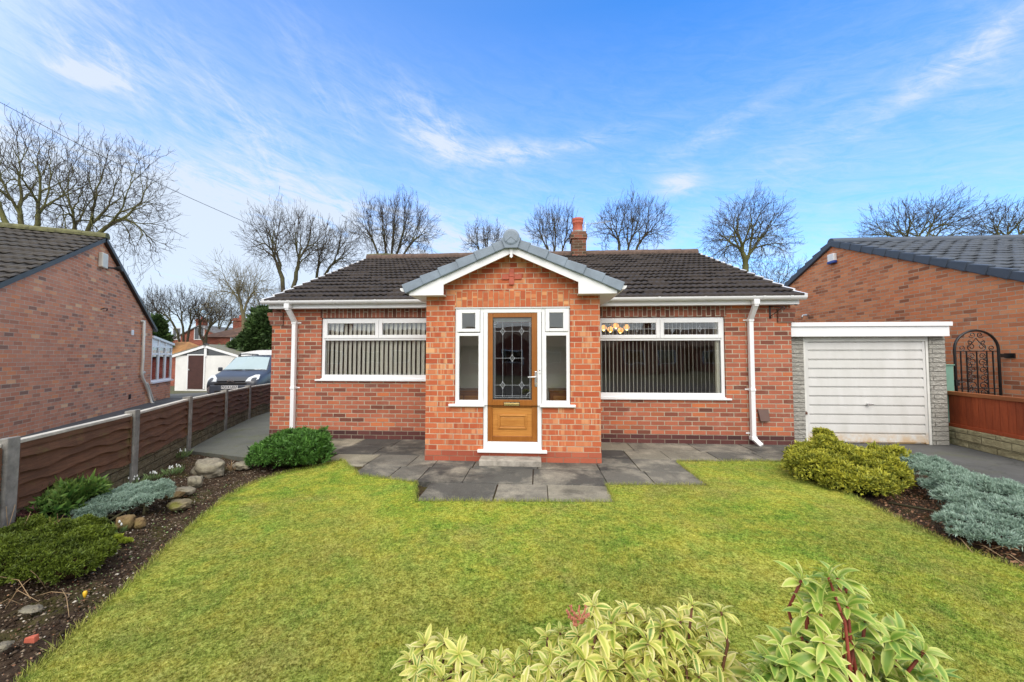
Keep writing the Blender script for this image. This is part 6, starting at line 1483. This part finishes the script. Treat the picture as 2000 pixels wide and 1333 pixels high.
# left border
shrub('dwarf_cypress', 'dark mossy-green dwarf cypress cushion at the lower left',
      [gl_(50,1085,.13,44,.18,.11), gl_(110,1052,.15,36,.16,.10), gl_(160,1062,.13,34,.15,.09), gl_(95,1100,.10,46,.16,.10), gl_(10,1085,.12,36,.18,.11), gl_(50,1042,.16,30,.13,.09), gl_(185,1085,.08,22,.12,.07), gl_(-30,1100,.12,36,.2,.12), gl_(140,1108,.07,34,.12,.08), gl_(170,1030,.12,24,.1,.06)],
      9000, .021, 9, 'lf_moss', 'core_brown', 33, clump=26, spread=1.6, width=.15)
shrub('thuja_shrub', 'small feathery green conifer with yellow tips against the left fence',
      [gl_(120,990,.16,34,.12,.10), gl_(150,975,.20,26,.1,.09), gl_(105,975,.20,22,.1,.08), gl_(180,965,.22,14,.08,.07)],
      750, .075, 8, 'lf_thuja', 'core_green', 34, clump=12, spread=1.3, width=.12, upw=1.2, f=.7)
shrub('acer_shrub', 'dark purple twiggy shrub at the left edge below the concrete post',
      [gl_(8,990,.24,28,.1,.05), gl_(40,1010,.18,26,.1,.05)], 420, .03, 5, 'lf_purple', 'core_brown', 35, spread=1.8, width=.25, f=.5)
shrub('lime_shrub', 'lime green foliage poking out beside the corner of the bungalow',
      [((-4.62,8.9,.55),(.10,.14,.5)), ((-4.66,8.8,.3),(.12,.14,.3))], 900, .07, 6, 'lf_lime', 'core_green', 36, spread=1.2, f=.7)
mossp = [gl_(224,1052,.0,14,.03,.02), gl_(246,1058,.0,12,.03,.015)]
shrub('moss_patch', 'bright green moss cushion beside the yellow crocuses', mossp, 1500, .012, 6, 'lf_lime', 'core_green', 37, spread=1.5, width=.2, cat='moss')
# evergreens behind
def far_green(label, px, Z, boxes, N, size, seed, name='evergreen_shrub'):
    k = Z/F; lobes = []
    for cx, cy, rx, ry in boxes: p = dp(cx, cy, Z); lobes.append((tuple(p), (rx*k, rx*k*.8, ry*k)))
    return shrub(name, label, lobes, N, size, 6, 'lf_dark', 'core_green', seed, spread=1.3, width=.22, f=.8, low=-.9)
far_green('dense conical dark conifer beside the gable of the left house', 308, 30, [(306,645,13,22),(310,665,16,18)], 1500, .3, 51, 'conifer')
far_green('dark evergreen mass left of the bungalow corner behind the garage', 515, 24, [(515,640,26,38),(495,668,26,22),(530,655,24,36),(545,620,20,24),(475,678,24,12)], 4200, .22, 52)
far_green('low dark hedge behind the white shed roof', 440, 30, [(440,688,30,9),(410,690,20,7)], 1200, .2, 53, 'hedge')
far_green('far dark trees on the skyline behind the distant houses', 400, 90, [(330,690,60,14),(420,688,60,14),(500,686,60,16)], 1500, .9, 54, 'tree_belt')
# ------------------------------------------------------------------ stones
def rock(name, label, px, py, w_, h_, dep, mat, seed, z=None):
    g = random.Random(seed); p = onZ(px, py, .02); k = (p-EYE).dot(FH)/F
    import bmesh
    from mathutils import noise
    bm = bmesh.new(); bmesh.ops.create_icosphere(bm, subdivisions=4, radius=1); off = Vector((seed*3.1, seed*1.7, seed))
    for v in bm.verts:
        n = v.co.normalized(); q = noise.noise(n*1.3+off)*.35+noise.noise(n*3+off)*.16+noise.noise(n*7+off)*.07; v.co = n*(1+q)
        v.co.x = max(-.92, min(.95, v.co.x)); v.co.z = min(.85+.1*noise.noise(n*4), v.co.z)
        v.co = Vector((v.co.x*w_*k/2, v.co.y*dep, v.co.z*h_*k/2))
    me = bpy.data.meshes.new(name); bm.to_mesh(me); bm.free()
    me.polygons.foreach_set('use_smooth', [True]*len(me.polygons))
    o = link(name, me, M[mat]); o.location = (p.x, p.y, h_*k*.22); o.rotation_euler = (0, 0, g.uniform(-.5,.5)); return tag(o, label, 'rock')
rock('garden_rock', 'largest craggy grey rock in the left border near the path', 408, 920, 76, 38, .13, 'rock', 1)
rock('garden_rock', 'pale waisted rock just below the largest grey rock', 381, 943, 24, 24, .06, 'rock', 2)
rock('garden_rock', 'flat pale rock at the foot of the waisted rock', 364, 958, 36, 14, .06, 'rock', 3)
rock('garden_rock', 'moss-covered rock at the tip of the blue-grey juniper mat', 350, 986, 46, 20, .08, 'rock_mossy', 4)
rock('garden_rock', 'tan rock tucked behind the moss-covered rock', 335, 968, 34, 15, .07, 'rock_brown', 5)
rock('garden_rock', 'yellowish rock under the blue-grey juniper mat', 244, 1026, 32, 34, .06, 'rock_brown', 6)
rock('garden_rock', 'small round brown stone right of the yellowish rock', 274, 1022, 20, 22, .04, 'rock_brown', 7)
rock('garden_rock', 'dark rock between the largest rock and the juniper bush', 474, 910, 40, 15, .08, 'rock', 8)
rock('stone_slab', 'flat grey stone flake lying on the soil at the lower left', 60, 1186, 40, 10, .035, 'rock', 9)
rock('stone_slab', 'pale stone flake at the very left edge of the soil', 6, 1258, 26, 14, .03, 'rock', 10)
mb = MB(); p = onZ(62, 1250, .01); mb.hexa([p+Vector(v) for v in ((-.028,-.014,-.01),(.03,-.012,-.01),(.022,.018,-.01),(-.02,.02,-.01),(-.026,-.012,.016),(.024,-.01,.02),(.02,.014,.024),(-.018,.016,.012))])
tag(mb.build('brick_fragment', M['terra'], None, bevel=.004), 'orange broken piece of brick on the soil at the lower left', 'brick fragment')
# ------------------------------------------------------------------ gravel and litter on the beds
def dist_poly(n, poly_px, seed): 
    poly = gpts(poly_px); return scatter([Vector((p.x,p.y,0)) for p in poly], n, seed)
octv = np.array([[1,0,0],[0,1,0],[-1,0,0],[0,-1,0],[0,0,1],[0,0,-1]], float); octf = np.array([[0,1,4],[1,2,4],[2,3,4],[3,0,4],[1,0,5],[2,1,5],[3,2,5],[0,3,5]])
def pebbles(name, label, poly, n, s0, s1, mat, seed, flat=.55, group=None):
    x, y = dist_poly(n, poly, seed); m = len(x); g = np.random.default_rng(seed); s = g.uniform(s0, s1, (m,1,1))*g.uniform(.5,1.3,(m,1,1))
    V = octv[None]*s*np.array([1,.8,flat])*g.uniform(.7,1.2,(m,6,1)); a = g.uniform(0,6.28,m); ca, sa = np.cos(a)[:,None], np.sin(a)[:,None]
    X_ = V[:,:,0]*ca-V[:,:,1]*sa; Y_ = V[:,:,0]*sa+V[:,:,1]*ca
    zz = -.045+.018*np.sin(x*5.1+y*3.3)*np.cos(y*4.7-x*2.1)+.012*np.sin(x*13+y*9)
    V = np.stack([X_+x[:,None], Y_+y[:,None], V[:,:,2]+zz[:,None]+.003], -1)
    Fc = (octf[None]+(np.arange(m)*6)[:,None,None]).reshape(-1,3)
    return tag(fast(name, V.reshape(-1,3), Fc, M[mat]), label, 'gravel', kind='stuff')
leftbed = [(-260,1340), (-60,1150), (60,1040), (180,985), (262,940), (340,905), (372,885), (480,893), (520,900), (600,915), (560,928), (480,955), (385,1024), (330,1072), (270,1132), (150,1237), (20,1350)]
rightbed = [(1545,905), (1700,900), (1780,880), (1890,925), (2060,1000), (2120,1160), (2000,1117), (1850,1060), (1700,988), (1620,948)]
pebbles('gravel', 'small mixed stones scattered over the soil of the left border', leftbed, 26000, .003, .013, 'pebble', 61)
pebbles('soil_clods', 'dark crumbly lumps of earth on the left border', leftbed, 9000, .007, .020, 'soil', 66, .8)
pebbles('gravel', 'small stones scattered over the soil of the right border', rightbed, 7000, .003, .009, 'pebble', 62)
def litter(name, label, poly, n, seed, s0=.012, s1=.03, mat='litter'):
    x, y = dist_poly(n, poly, seed); m = len(x); g = np.random.default_rng(seed); P = np.stack([x, y, np.full(m, -.03)+g.uniform(0,.03,m)], -1)
    d = g.normal(size=(m,3)); d[:,2] = np.abs(d[:,2])*.35; d /= np.linalg.norm(d, axis=1, keepdims=True)
    V, Fc, tip = sprays(P, d, g.uniform(s0, s1, m), 1, g, .3, .3); return tag(fast(name, V, Fc, M[mat], attr=tip), label, 'leaf litter', kind='stuff')
litter('leaf_litter', 'dry brown fallen leaves under the right-hand junipers', [(1690,940), (1790,930), (1860,990), (2000,1060), (2060,1130), (1850,1060), (1740,1005)], 5200, 63, .012, .034)
litter('leaf_litter', 'dead leaves and bark chips strewn on the left border', leftbed, 5000, 64, .006, .016)
litter('weeds', 'tiny green weeds sprouting through the left border soil', [(60,1150), (200,1120), (300,1010), (370,960), (460,940), (330,1060), (180,1180)], 700, 65, .01, .022, 'lf_bulb')
# bulbs
def strap_clump(name, label, px, py, n, hgt, rad, flowers, seed, petal='petal', nf=0, cat='flowers', group=None):
    g = np.random.default_rng(seed); p = onZ(px, py, -.02); t = thing(name, label, cat, tuple(p), group=group)
    a = g.uniform(0, 6.28, n); r = rad*np.sqrt(g.uniform(0,1,n)); B = np.stack([p.x+r*np.cos(a), p.y+r*np.sin(a), np.full(n, -.03)], -1)
    d = np.stack([np.cos(a)*g.uniform(.2,.9,n), np.sin(a)*g.uniform(.2,.9,n), np.ones(n)], -1); d /= np.linalg.norm(d, axis=1, keepdims=True)
    V, Fc, tip = sprays(B, d, g.uniform(.7,1.2,n)*hgt, 1, g, .15, .045); fast('leaves', V, Fc, M['lf_bulb'], t, attr=tip)
    for i in range(nf):
        aa = g.uniform(0, 6.28); rr = rad*.8*math.sqrt(g.uniform()); b = Vector((p.x+rr*math.cos(aa), p.y+rr*math.sin(aa), -.02)); h = hgt*g.uniform(.75,1.05)
        top = b+Vector((g.normal()*.012, g.normal()*.012, h)); mb = MB(); 
        if petal == 'petal':
            mb.lathe([(.002,.004),(.006,-.004),(.0085,-.013),(.004,-.020)], top, 6)
        else: mb.lathe([(.003,-.03),(.009,-.012),(.011,.004),(.006,.012)], top, 7)
        mb.tube([b, top], .0015, 4) if False else None
        mb.build('flower', M[petal], t, smooth=True)
    return t
GS = 'snowdrop clumps in the borders'
for i, (px, py, n, h, r, nf, lab) in enumerate([(345,893,150,.11,.14,14,'long snowdrop clump against the gravel board behind the largest rock'), (338,925,120,.10,.09,10,'snowdrop clump left of the waisted pale rock'), (300,935,90,.09,.07,8,'small snowdrop clump beside a concrete post'), (262,948,90,.10,.07,7,'snowdrops at the far end of the blue-grey juniper mat'), (236,1040,50,.10,.035,4,'single snowdrop tuft by the yellowish rock'), (1720,958,110,.10,.07,9,'snowdrops below the golden conifer at the lawn edge'), (1760,930,80,.11,.06,6,'snowdrops between the golden conifer and the blue juniper')]):
    strap_clump('snowdrop_clump', lab, px, py, n, h, r, True, 70+i, nf=nf, group=GS)
strap_clump('crocus', 'pair of yellow crocuses beside the moss cushion', 222, 1082, 14, .07, .02, True, 80, 'petal_y', 2)
strap_clump('crocus', 'lone yellow crocus bud on the bare soil', 160, 1172, 8, .05, .01, True, 81, 'petal_y', 1)
strap_clump('dry_grass_tuft', 'dry tan grass tuft beside the dark rock', 455, 918, 60, .10, .04, False, 82, cat='grass tuft').children[0].data.materials[0] = M['drystem']
def stalks(name, label, base, tips, r, cat='dead plant'):
    b0 = onZ(*base, 0); t = thing(name, label, cat, tuple(b0)); 
    mb = MB()
    for (bx, by, tx, ty, h) in tips:
        b = onZ(bx, by, 0.02); k = onZ(tx, ty, h); m_ = (b+k)/2+Vector((random.uniform(-.02,.02), random.uniform(-.02,.02), .03)); mb.tube([b, m_, k], [r, r*.8, r*.5], 5)
    mb.build('stems', M['drystem'], t, smooth=True); return t
stalks('dead_plant', 'upright dry tan flower stalks rising from the dark cypress cushion', (105,1060), [(105,1060,98,1010,.34),(108,1062,112,1004,.36),(112,1060,126,1004,.36),(104,1060,118,1014,.32),(100,1062,106,1020,.3)], .0022)
stalks('dead_plant', 'arching dead stems sprawling at the left edge of the soil', (20,1160), [(60,1170,-10,1125,.12),(120,1150,135,1205,.05),(40,1180,-20,1190,.06),(70,1165,140,1160,.1),(10,1190,60,1130,.16),(90,1150,60,1115,.18),(30,1150,75,1175,.1)], .0022)
stalks('dead_plant', 'tangle of bare stems in front of the concrete post', (10,1080), [(15,1080,30,985,.36),(5,1080,-8,975,.38),(25,1085,60,1000,.32),(10,1080,12,990,.4),(20,1085,-20,1010,.3)], .0026)
stalks('dead_plant', 'dead woody stems under the blue juniper at the lawn edge', (1900,1075), [(1900,1062,1960,1090,.05),(1870,1050,1900,1080,.04),(1930,1075,1990,1075,.08),(1840,1030,1880,1050,.05),(1950,1080,2010,1110,.05)], .004)
# ------------------------------------------------------------------ variegated pieris in the foreground
def pierismat():
    n = NT('pieris_leaf'); r = n.isl(); e = n.attr('tip'); ob = n.pos(); k = n.noise(ob, 6, 3, .6)
    mid = n.ramp(r, [(0, srgb(98,134,48)), (.2, srgb(138,164,64)), (.5, srgb(176,186,84)), (.75, srgb(206,206,106)), (1, srgb(156,178,82))])
    rim = n.ramp(r, [(0, srgb(234,224,146)), (.3, srgb(206,206,104)), (.6, srgb(228,220,130)), (.85, srgb(240,228,170)), (1, srgb(190,196,94))])
    c = n.mix(n.ramp(e, [(.25, 0), (.7, 1)]), mid, rim)
    c = n.mix(n.math('MULTIPLY', n.ramp(n.noise(ob, 34, 5, .7), [(.62, 0), (.7, 1)]), .3), c, srgb(172,104,96))
    c = n.mix(.35, c, n.ramp(k, [(.35,.3),(.65,.7)]), 'SOFT_LIGHT')
    b = n.n('ShaderNodeBsdfPrincipled'); n.l(c, b.inputs['Base Color']); b.inputs['Roughness'].default_value = .42
    tr = n.n('ShaderNodeBsdfTranslucent'); n.l(c, tr.inputs[0]); m = n.n('ShaderNodeMixShader'); m.inputs[0].default_value = .34
    n.l(b.outputs[0], m.inputs[1]); n.l(tr.outputs[0], m.inputs[2]); n.l(m.outputs[0], n.out.inputs[0]); return n.m
M['pieris'] = pierismat()
def pierismat2():
    n = NT('pieris_leaf_green'); r = n.isl(); e = n.attr('tip'); ob = n.pos()
    mid = n.ramp(r, [(0, srgb(104,142,56)), (.5, srgb(146,178,74)), (1, srgb(184,202,94))])
    rim = n.ramp(r, [(0, srgb(176,196,96)), (.6, srgb(208,212,120)), (1, srgb(226,220,150))])
    c = n.mix(n.ramp(e, [(.35, 0), (.85, 1)]), mid, rim)
    b = n.n('ShaderNodeBsdfPrincipled'); n.l(c, b.inputs['Base Color']); b.inputs['Roughness'].default_value = .40
    tr = n.n('ShaderNodeBsdfTranslucent'); n.l(c, tr.inputs[0]); m = n.n('ShaderNodeMixShader'); m.inputs[0].default_value = .34
    n.l(b.outputs[0], m.inputs[1]); n.l(tr.outputs[0], m.inputs[2]); n.l(m.outputs[0], n.out.inputs[0]); return n.m
M['pieris2'] = pierismat2()
M['red_stem'] = plain('pieris_red_stem', srgb(140,62,48), .6, .2, 30); M['brown_stem'] = plain('pieris_brown_stem', srgb(104,66,46), .7, .25, 30)
def rosettes(name, label, rs, seed, mat, stem, ground_px, leaf=.062, blossom=()):
    """rs = list of (px, py, depth, scale): whorls of lance-shaped leaves; every whorl sits on its own stem"""
    g = np.random.default_rng(seed); b0 = dp(*ground_px); b0.z = 0
    t = thing(name, label, 'shrub', tuple(b0)); V, Fq, at, b = [], [], [], 0
    nl, stems = 7, MB()
    for (px, py, Z, sc) in rs:
        c = np.array(dp(px, py, Z)); ax = np.array([g.normal()*.28, g.normal()*.28-.12, 1]); ax /= np.linalg.norm(ax)
        u = np.cross(ax, [0,1,0]); u /= np.linalg.norm(u); w_ = np.cross(ax, u); nleaf = int(g.integers(9, 14))
        for i in range(nleaf):
            a = 2*math.pi*(i*.382+g.uniform(-.04,.04)); tier = i/nleaf; L = leaf*sc*g.uniform(.8,1.15)*(.75+.45*tier); W_ = L*g.uniform(.13,.17)
            rad = u*math.cos(a)+w_*math.sin(a); el0 = math.radians(72-70*tier+g.uniform(-10,10)); bend = math.radians(g.uniform(40,85)); side = np.cross(rad, ax)
            p = c-ax*.014*tier*sc; tw = g.uniform(-.35,.35)
            prof = [.18,.62,.92,1.0,.86,.5,.04]
            for j in range(nl):
                f = j/(nl-1); e_ = el0-bend*f; d = rad*math.cos(e_)+ax*math.sin(e_); nn_ = -rad*math.sin(e_)+ax*math.cos(e_)
                if j: p = p+d*(L/(nl-1))
                s2 = side*math.cos(tw)+nn_*math.sin(tw); up_ = nn_*W_*.28*prof[j]
                V += [p+s2*W_*prof[j]+up_, p, p-s2*W_*prof[j]+up_]; at += [1, 0 if j < nl-1 else .8, 1]
            for j in range(nl-1):
                q = b+j*3; Fq += [[q,q+1,q+4,q+3],[q+1,q+2,q+5,q+4]]
            b += nl*3
        cv = Vector(c); base = Vector((b0.x+(cv.x-b0.x)*.45+g.normal()*.03, b0.y+(cv.y-b0.y)*.45+g.normal()*.03, 0)); m1 = cv-Vector(ax)*(.07*sc)-Vector((0,0,.02)); m2 = base+(m1-base)*.55+Vector((g.normal()*.02, g.normal()*.02, .03))
        stems.tube([base, m2, m1, cv], [.006, .005, .0035, .003], 6)
    fast('leaves', np.array(V), np.array(Fq), M[mat], t, smooth=True, attr=at)
    stems.build('stems', M[stem], t, smooth=True)
    for (px, py, Z) in blossom:
        c = dp(px, py, Z); mb = MB()
        for i in range(7):
            a = g.uniform(0, 6.28); tip_ = c+Vector((math.cos(a)*.03, math.sin(a)*.02, g.uniform(.01,.05)))
            mb.tube([c, tip_], .0014, 4)
            for k_ in range(5): mb.lathe([(.001,.003),(.003,0),(.0022,-.004)], c+(tip_-c)*(.35+.16*k_)+Vector((g.normal()*.002, g.normal()*.002, 0)), 5)
        mb.build('flower_buds', M['bud'] if 'bud' in M else M.setdefault('bud', plain('pink_buds', srgb(178,112,88), .6, .1, 30)), t)
    return t
gg = np.random.default_rng(99)
def fill(bound, n, Ztop, Zbot, s0, s1, pymax=1400, pad=0):
    """whorls below a silhouette line given as (px, py) points; deeper ones at the top"""
    out = []; xs_ = [b[0] for b in bound]; ys2 = [b[1] for b in bound]
    tries = 0
    while len(out) < n and tries < 9000:
        tries += 1; px = gg.uniform(xs_[0], xs_[-1]); top = np.interp(px, xs_, ys2)+pad; py = top+(pymax-top)*gg.uniform(0,1)**1.05
        f = (py-top)/(pymax-top+1e-6); Z = Ztop+(Zbot-Ztop)*f+gg.normal()*.02
        if any((px-o[0])**2+(py-o[1])**2 < (26)**2 for o in out): continue
        out.append((px, py, Z, gg.uniform(s0, s1)))
    return out
A = [(800,1300),(815,1265),(860,1255),(905,1262),(960,1290),(1000,1275),(1045,1260),(1080,1225),(1120,1232),(1160,1215)]
rs = [(800,1288,1.12,.85),(830,1258,1.14,1.0),(868,1256,1.13,1.0),(896,1278,1.1,1.0),(850,1312,1.05,.95)]+fill(A, 75, 1.16, .92, .72, .98, pad=4)
rosettes('pieris_shrub', 'pale cream-edged leafy shrub at the lower centre of the foreground', rs, 91, 'pieris', 'brown_stem', (980,1300,1.0), leaf=.058, blossom=[(1132,1212,1.08),(1128,1222,1.08)])
A = [(1120,1240),(1160,1190),(1200,1195),(1250,1200),(1300,1205),(1345,1205),(1380,1215),(1410,1260),(1440,1320),(1470,1315),(1500,1300)]
rs = [(1158,1182,1.1,.8),(1260,1212,1.1,1.0),(1225,1195,1.12,.85),(1352,1182,1.05,.8),(1408,1194,1.03,.85),(1330,1212,1.05,1.0),(1293,1230,1.05,1.0)]+fill(A, 75, 1.1, .90, .85, 1.1, pad=6)
rosettes('pieris_shrub', 'yellow-green shrub in the middle foreground with two raised leaf whorls on its right', rs, 92, 'pieris', 'brown_stem', (1310,1300,.98), leaf=.060)
A = [(1490,1300),(1510,1260),(1540,1255),(1570,1260),(1600,1290),(1700,1300),(1780,1290),(1840,1320)]
rs = [(1566,1132,.92,1.0),(1636,1130,.92,1.05),(1600,1172,.90,1.1),(1655,1185,.89,1.1),(1612,1150,.93,.9),(1575,1195,.90,.9),(1805,1272,.86,1.1),(1690,1215,.90,.9),(1740,1250,.88,1.0),(1578,1318,.86,1.1),(1530,1265,.92,1.05),(1512,1300,.9,1.0),(1760,1240,.89,.9)]+fill([(1555,1150),(1580,1125),(1650,1125),(1690,1190),(1740,1250)], 8, .93, .88, .85, 1.1, pymax=1300)+fill(A, 40, .93, .82, .85, 1.1)
rosettes('pieris_shrub', 'taller green-leaved shrub with red stems at the lower right foreground', rs, 93, 'pieris2', 'red_stem', (1640,1300,.88), leaf=.062)
# ------------------------------------------------------------------ light, sky, camera
sun_el, sun_az = math.radians(44), math.radians(176)      # compass angle from +Y, clockwise: behind the viewpoint, to the left
sd = Vector((math.sin(sun_az)*math.cos(sun_el), math.cos(sun_az)*math.cos(sun_el), math.sin(sun_el)))
L = bpy.data.lights.new('sun', 'SUN'); L.energy = .95; L.angle = math.radians(50); L.color = (1, .90, .80)
lo = bpy.data.objects.new('sun', L); COL.objects.link(lo); lo.rotation_euler = sd.to_track_quat('Z', 'Y').to_euler()
W = bpy.data.worlds.new('World'); SC.world = W; W.use_nodes = True; t = W.node_tree; t.nodes.clear()
class WN(NT):
    def __init__(s): s.t = t
w = WN()
sky = w.n('ShaderNodeTexSky', sky_type='NISHITA'); sky.sun_disc = False; sky.sun_elevation = sun_el; sky.sun_rotation = sun_az
sky.air_density = 1.0; sky.dust_density = .4; sky.ozone_density = 3.0; sky.altitude = 300
co = w.n('ShaderNodeTexCoord').outputs['Generated']
x, y, z = w.sep(co)
zc = w.math('MAXIMUM', z, .02)
u, v = w.math('DIVIDE', x, w.math('ADD', zc, .06)), w.math('DIVIDE', y, w.math('ADD', zc, .06))
pl_ = w.comb(u, v, 0)
az = w.math('ARCTAN2', x, y); el = w.math('ARCSINE', z)
ae = w.comb(az, el, 0)
def pa(px, py):
    d = ray(px, py).normalized(); return math.atan2(d.x, d.y), math.asin(d.z)
def blob(px, py, rx, ry, rot=0, fall=1.6):
    """soft ellipse in azimuth/elevation around the direction of a photo pixel; rx, ry in photo pixels"""
    a, e = pa(px, py); sx, sy = rx/F, ry/F*.9
    m = w.n('ShaderNodeMapping', vector_type='TEXTURE'); w.l(ae, m.inputs[0]); m.inputs['Location'].default_value = (a, e, 0)
    m.inputs['Rotation'].default_value = (0, 0, math.radians(rot)); m.inputs['Scale'].default_value = (sx, sy, 1)
    l = w.n('ShaderNodeVectorMath', operation='LENGTH'); w.l(m.outputs[0], l.inputs[0])
    return w.math('POWER', w.math('SUBTRACT', 1.0, w.math('MULTIPLY', l.outputs['Value'], .5), clamp=True), fall)
# streaky cirrus, drawn out along the wind
m = w.n('ShaderNodeMapping', vector_type='TEXTURE'); w.l(ae, m.inputs[0]); m.inputs['Rotation'].default_value = (0,0,math.radians(-36)); m.inputs['Scale'].default_value = (.22, .075, 1)
st = w.noise(m.outputs[0], 1.6, 9, .68, 1.1)
st = w.ramp(st, [(.46, 0), (.78, 1)])
m2 = w.n('ShaderNodeMapping', vector_type='TEXTURE'); w.l(ae, m2.inputs[0]); m2.inputs['Rotation'].default_value = (0,0,math.radians(-12)); m2.inputs['Scale'].default_value = (.22, .05, 1)
fi = w.ramp(w.noise(m2.outputs[0], 2.2, 10, .75, .6), [(.38, 0), (.72, 1)])
tot = None
def add(mask, amt):
    global tot
    k = w.math('MULTIPLY', mask, amt); tot = k if tot is None else w.math('ADD', tot, k)
wis = w.math('ADD', w.math('MULTIPLY', st, .75), w.math('MULTIPLY', fi, .45))
band = None
for b in (blob(330,120,210,44,-34), blob(470,250,190,60,-30), blob(420,210,110,50,-10), blob(900,270,190,42,-22), blob(730,210,190,36,-32), blob(690,240,70,50,-20), blob(330,215,130,50,-5), blob(130,80,150,34,-24), blob(860,250,120,36,-20), blob(620,180,90,30,-34), blob(1000,300,80,16,4)):
    band = b if band is None else w.math('ADD', band, b)
add(w.math('MULTIPLY', wis, w.math('MINIMUM', w.math('MULTIPLY', band, .45), 1.0)), w.ramp(w.noise(ae, 4.5, 3, .5), [(.36, .12), (.62, 1)]))
add(w.math('MULTIPLY', blob(175,148,26,12,10,2), w.math('ADD', fi, .5)), 1.1)
add(w.math('MULTIPLY', blob(980,296,60,18,6,1.6), w.math('ADD', fi, .35)), .7)
add(w.math('MULTIPLY', blob(860,285,60,26,-10,1.6), w.math('ADD', fi, .35)), .7)
add(w.math('MULTIPLY', blob(1325,357,36,20,0,2), w.math('ADD', fi, .7)), .8)
add(w.math('MULTIPLY', blob(1390,262,120,18,14), w.math('ADD', wis, .1)), .45)
add(w.math('MULTIPLY', blob(1580,285,120,45,22), w.math('ADD', wis, .1)), .35)
add(w.math('MULTIPLY', blob(1860,128,80,15,22), w.math('ADD', wis, .25)), .7)
add(w.math('MULTIPLY', blob(1930,110,46,50,55), w.math('ADD', wis, .1)), .5)
add(w.math('MULTIPLY', blob(1100,290,130,14,6), w.math('ADD', fi, .1)), .5)
add(w.math('MULTIPLY', blob(380,478,150,42,-6,1.4), w.math('ADD', fi, .7)), .8)
add(w.math('MULTIPLY', blob(520,440,330,60,-3,1.2), w.math('ADD', fi, .35)), .6)
add(w.math('MULTIPLY', blob(560,560,520,110,0,1.0), w.math('ADD', fi, .5)), .6)
low = w.ramp(el, [(.0, 1), (.30, .62), (.75, 0)])
add(w.math('MULTIPLY', low, w.math('ADD', w.math('MULTIPLY', fi, .5), .42)), .95)
pale = w.ramp(az, [(.0, .45), (.55, .0)]) if False else None
azr = w.math('MULTIPLY', w.math('ADD', w.math('MULTIPLY', az, -.55), .22, clamp=True), 1.0)
add(azr, .26)
fac = w.math('MINIMUM', tot, .93)
hs = w.n('ShaderNodeHueSaturation'); w.l(sky.outputs[0], hs.inputs['Color']); hs.inputs['Saturation'].default_value = 1.22; hs.inputs['Value'].default_value = .92
skyc = w.mix(1.0, hs.outputs[0], (.50, .83, 1.04, 1), 'MULTIPLY')
colr = w.mix(fac, skyc, (1.85, 2.05, 2.3, 1))
beh = w.math('MULTIPLY', w.math('MULTIPLY_ADD', y, -1.9, 1.0, clamp=True), w.math('ADD', w.math('MULTIPLY', fi, .35), .65))  # bright cloud added behind and beside the view to fill the walls with light
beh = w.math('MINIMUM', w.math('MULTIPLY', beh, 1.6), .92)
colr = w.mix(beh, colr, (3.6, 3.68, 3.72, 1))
over = w.math('MULTIPLY', w.ramp(w.math('MULTIPLY', el, .6), [(.50, 0), (.66, 1)]), .85)  # bright veil added overhead, out of view, for more neutral fill light
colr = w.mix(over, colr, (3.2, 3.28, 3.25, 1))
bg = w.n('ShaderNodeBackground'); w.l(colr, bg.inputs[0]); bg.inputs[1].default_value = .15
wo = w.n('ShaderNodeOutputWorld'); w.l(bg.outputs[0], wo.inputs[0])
cam = bpy.data.cameras.new('camera'); co_ = bpy.data.objects.new('camera', cam); COL.objects.link(co_); SC.camera = co_
cam.sensor_width = 36; cam.lens = 36*F/2000; cam.clip_end = 3000; cam.clip_start = .05
co_.location = EYE
co_.matrix_world = Matrix(((RT.x, UP.x, -FWD.x, EYE.x), (RT.y, UP.y, -FWD.y, EYE.y), (RT.z, UP.z, -FWD.z, EYE.z), (0,0,0,1)))
SC.view_settings.view_transform = 'Standard'; SC.view_settings.look = 'None'; SC.view_settings.exposure = EXPO; SC.view_settings.gamma = 1
SC.cycles.max_bounces = 8; SC.cycles.transparent_max_bounces = 12; SC.cycles.use_denoising = True
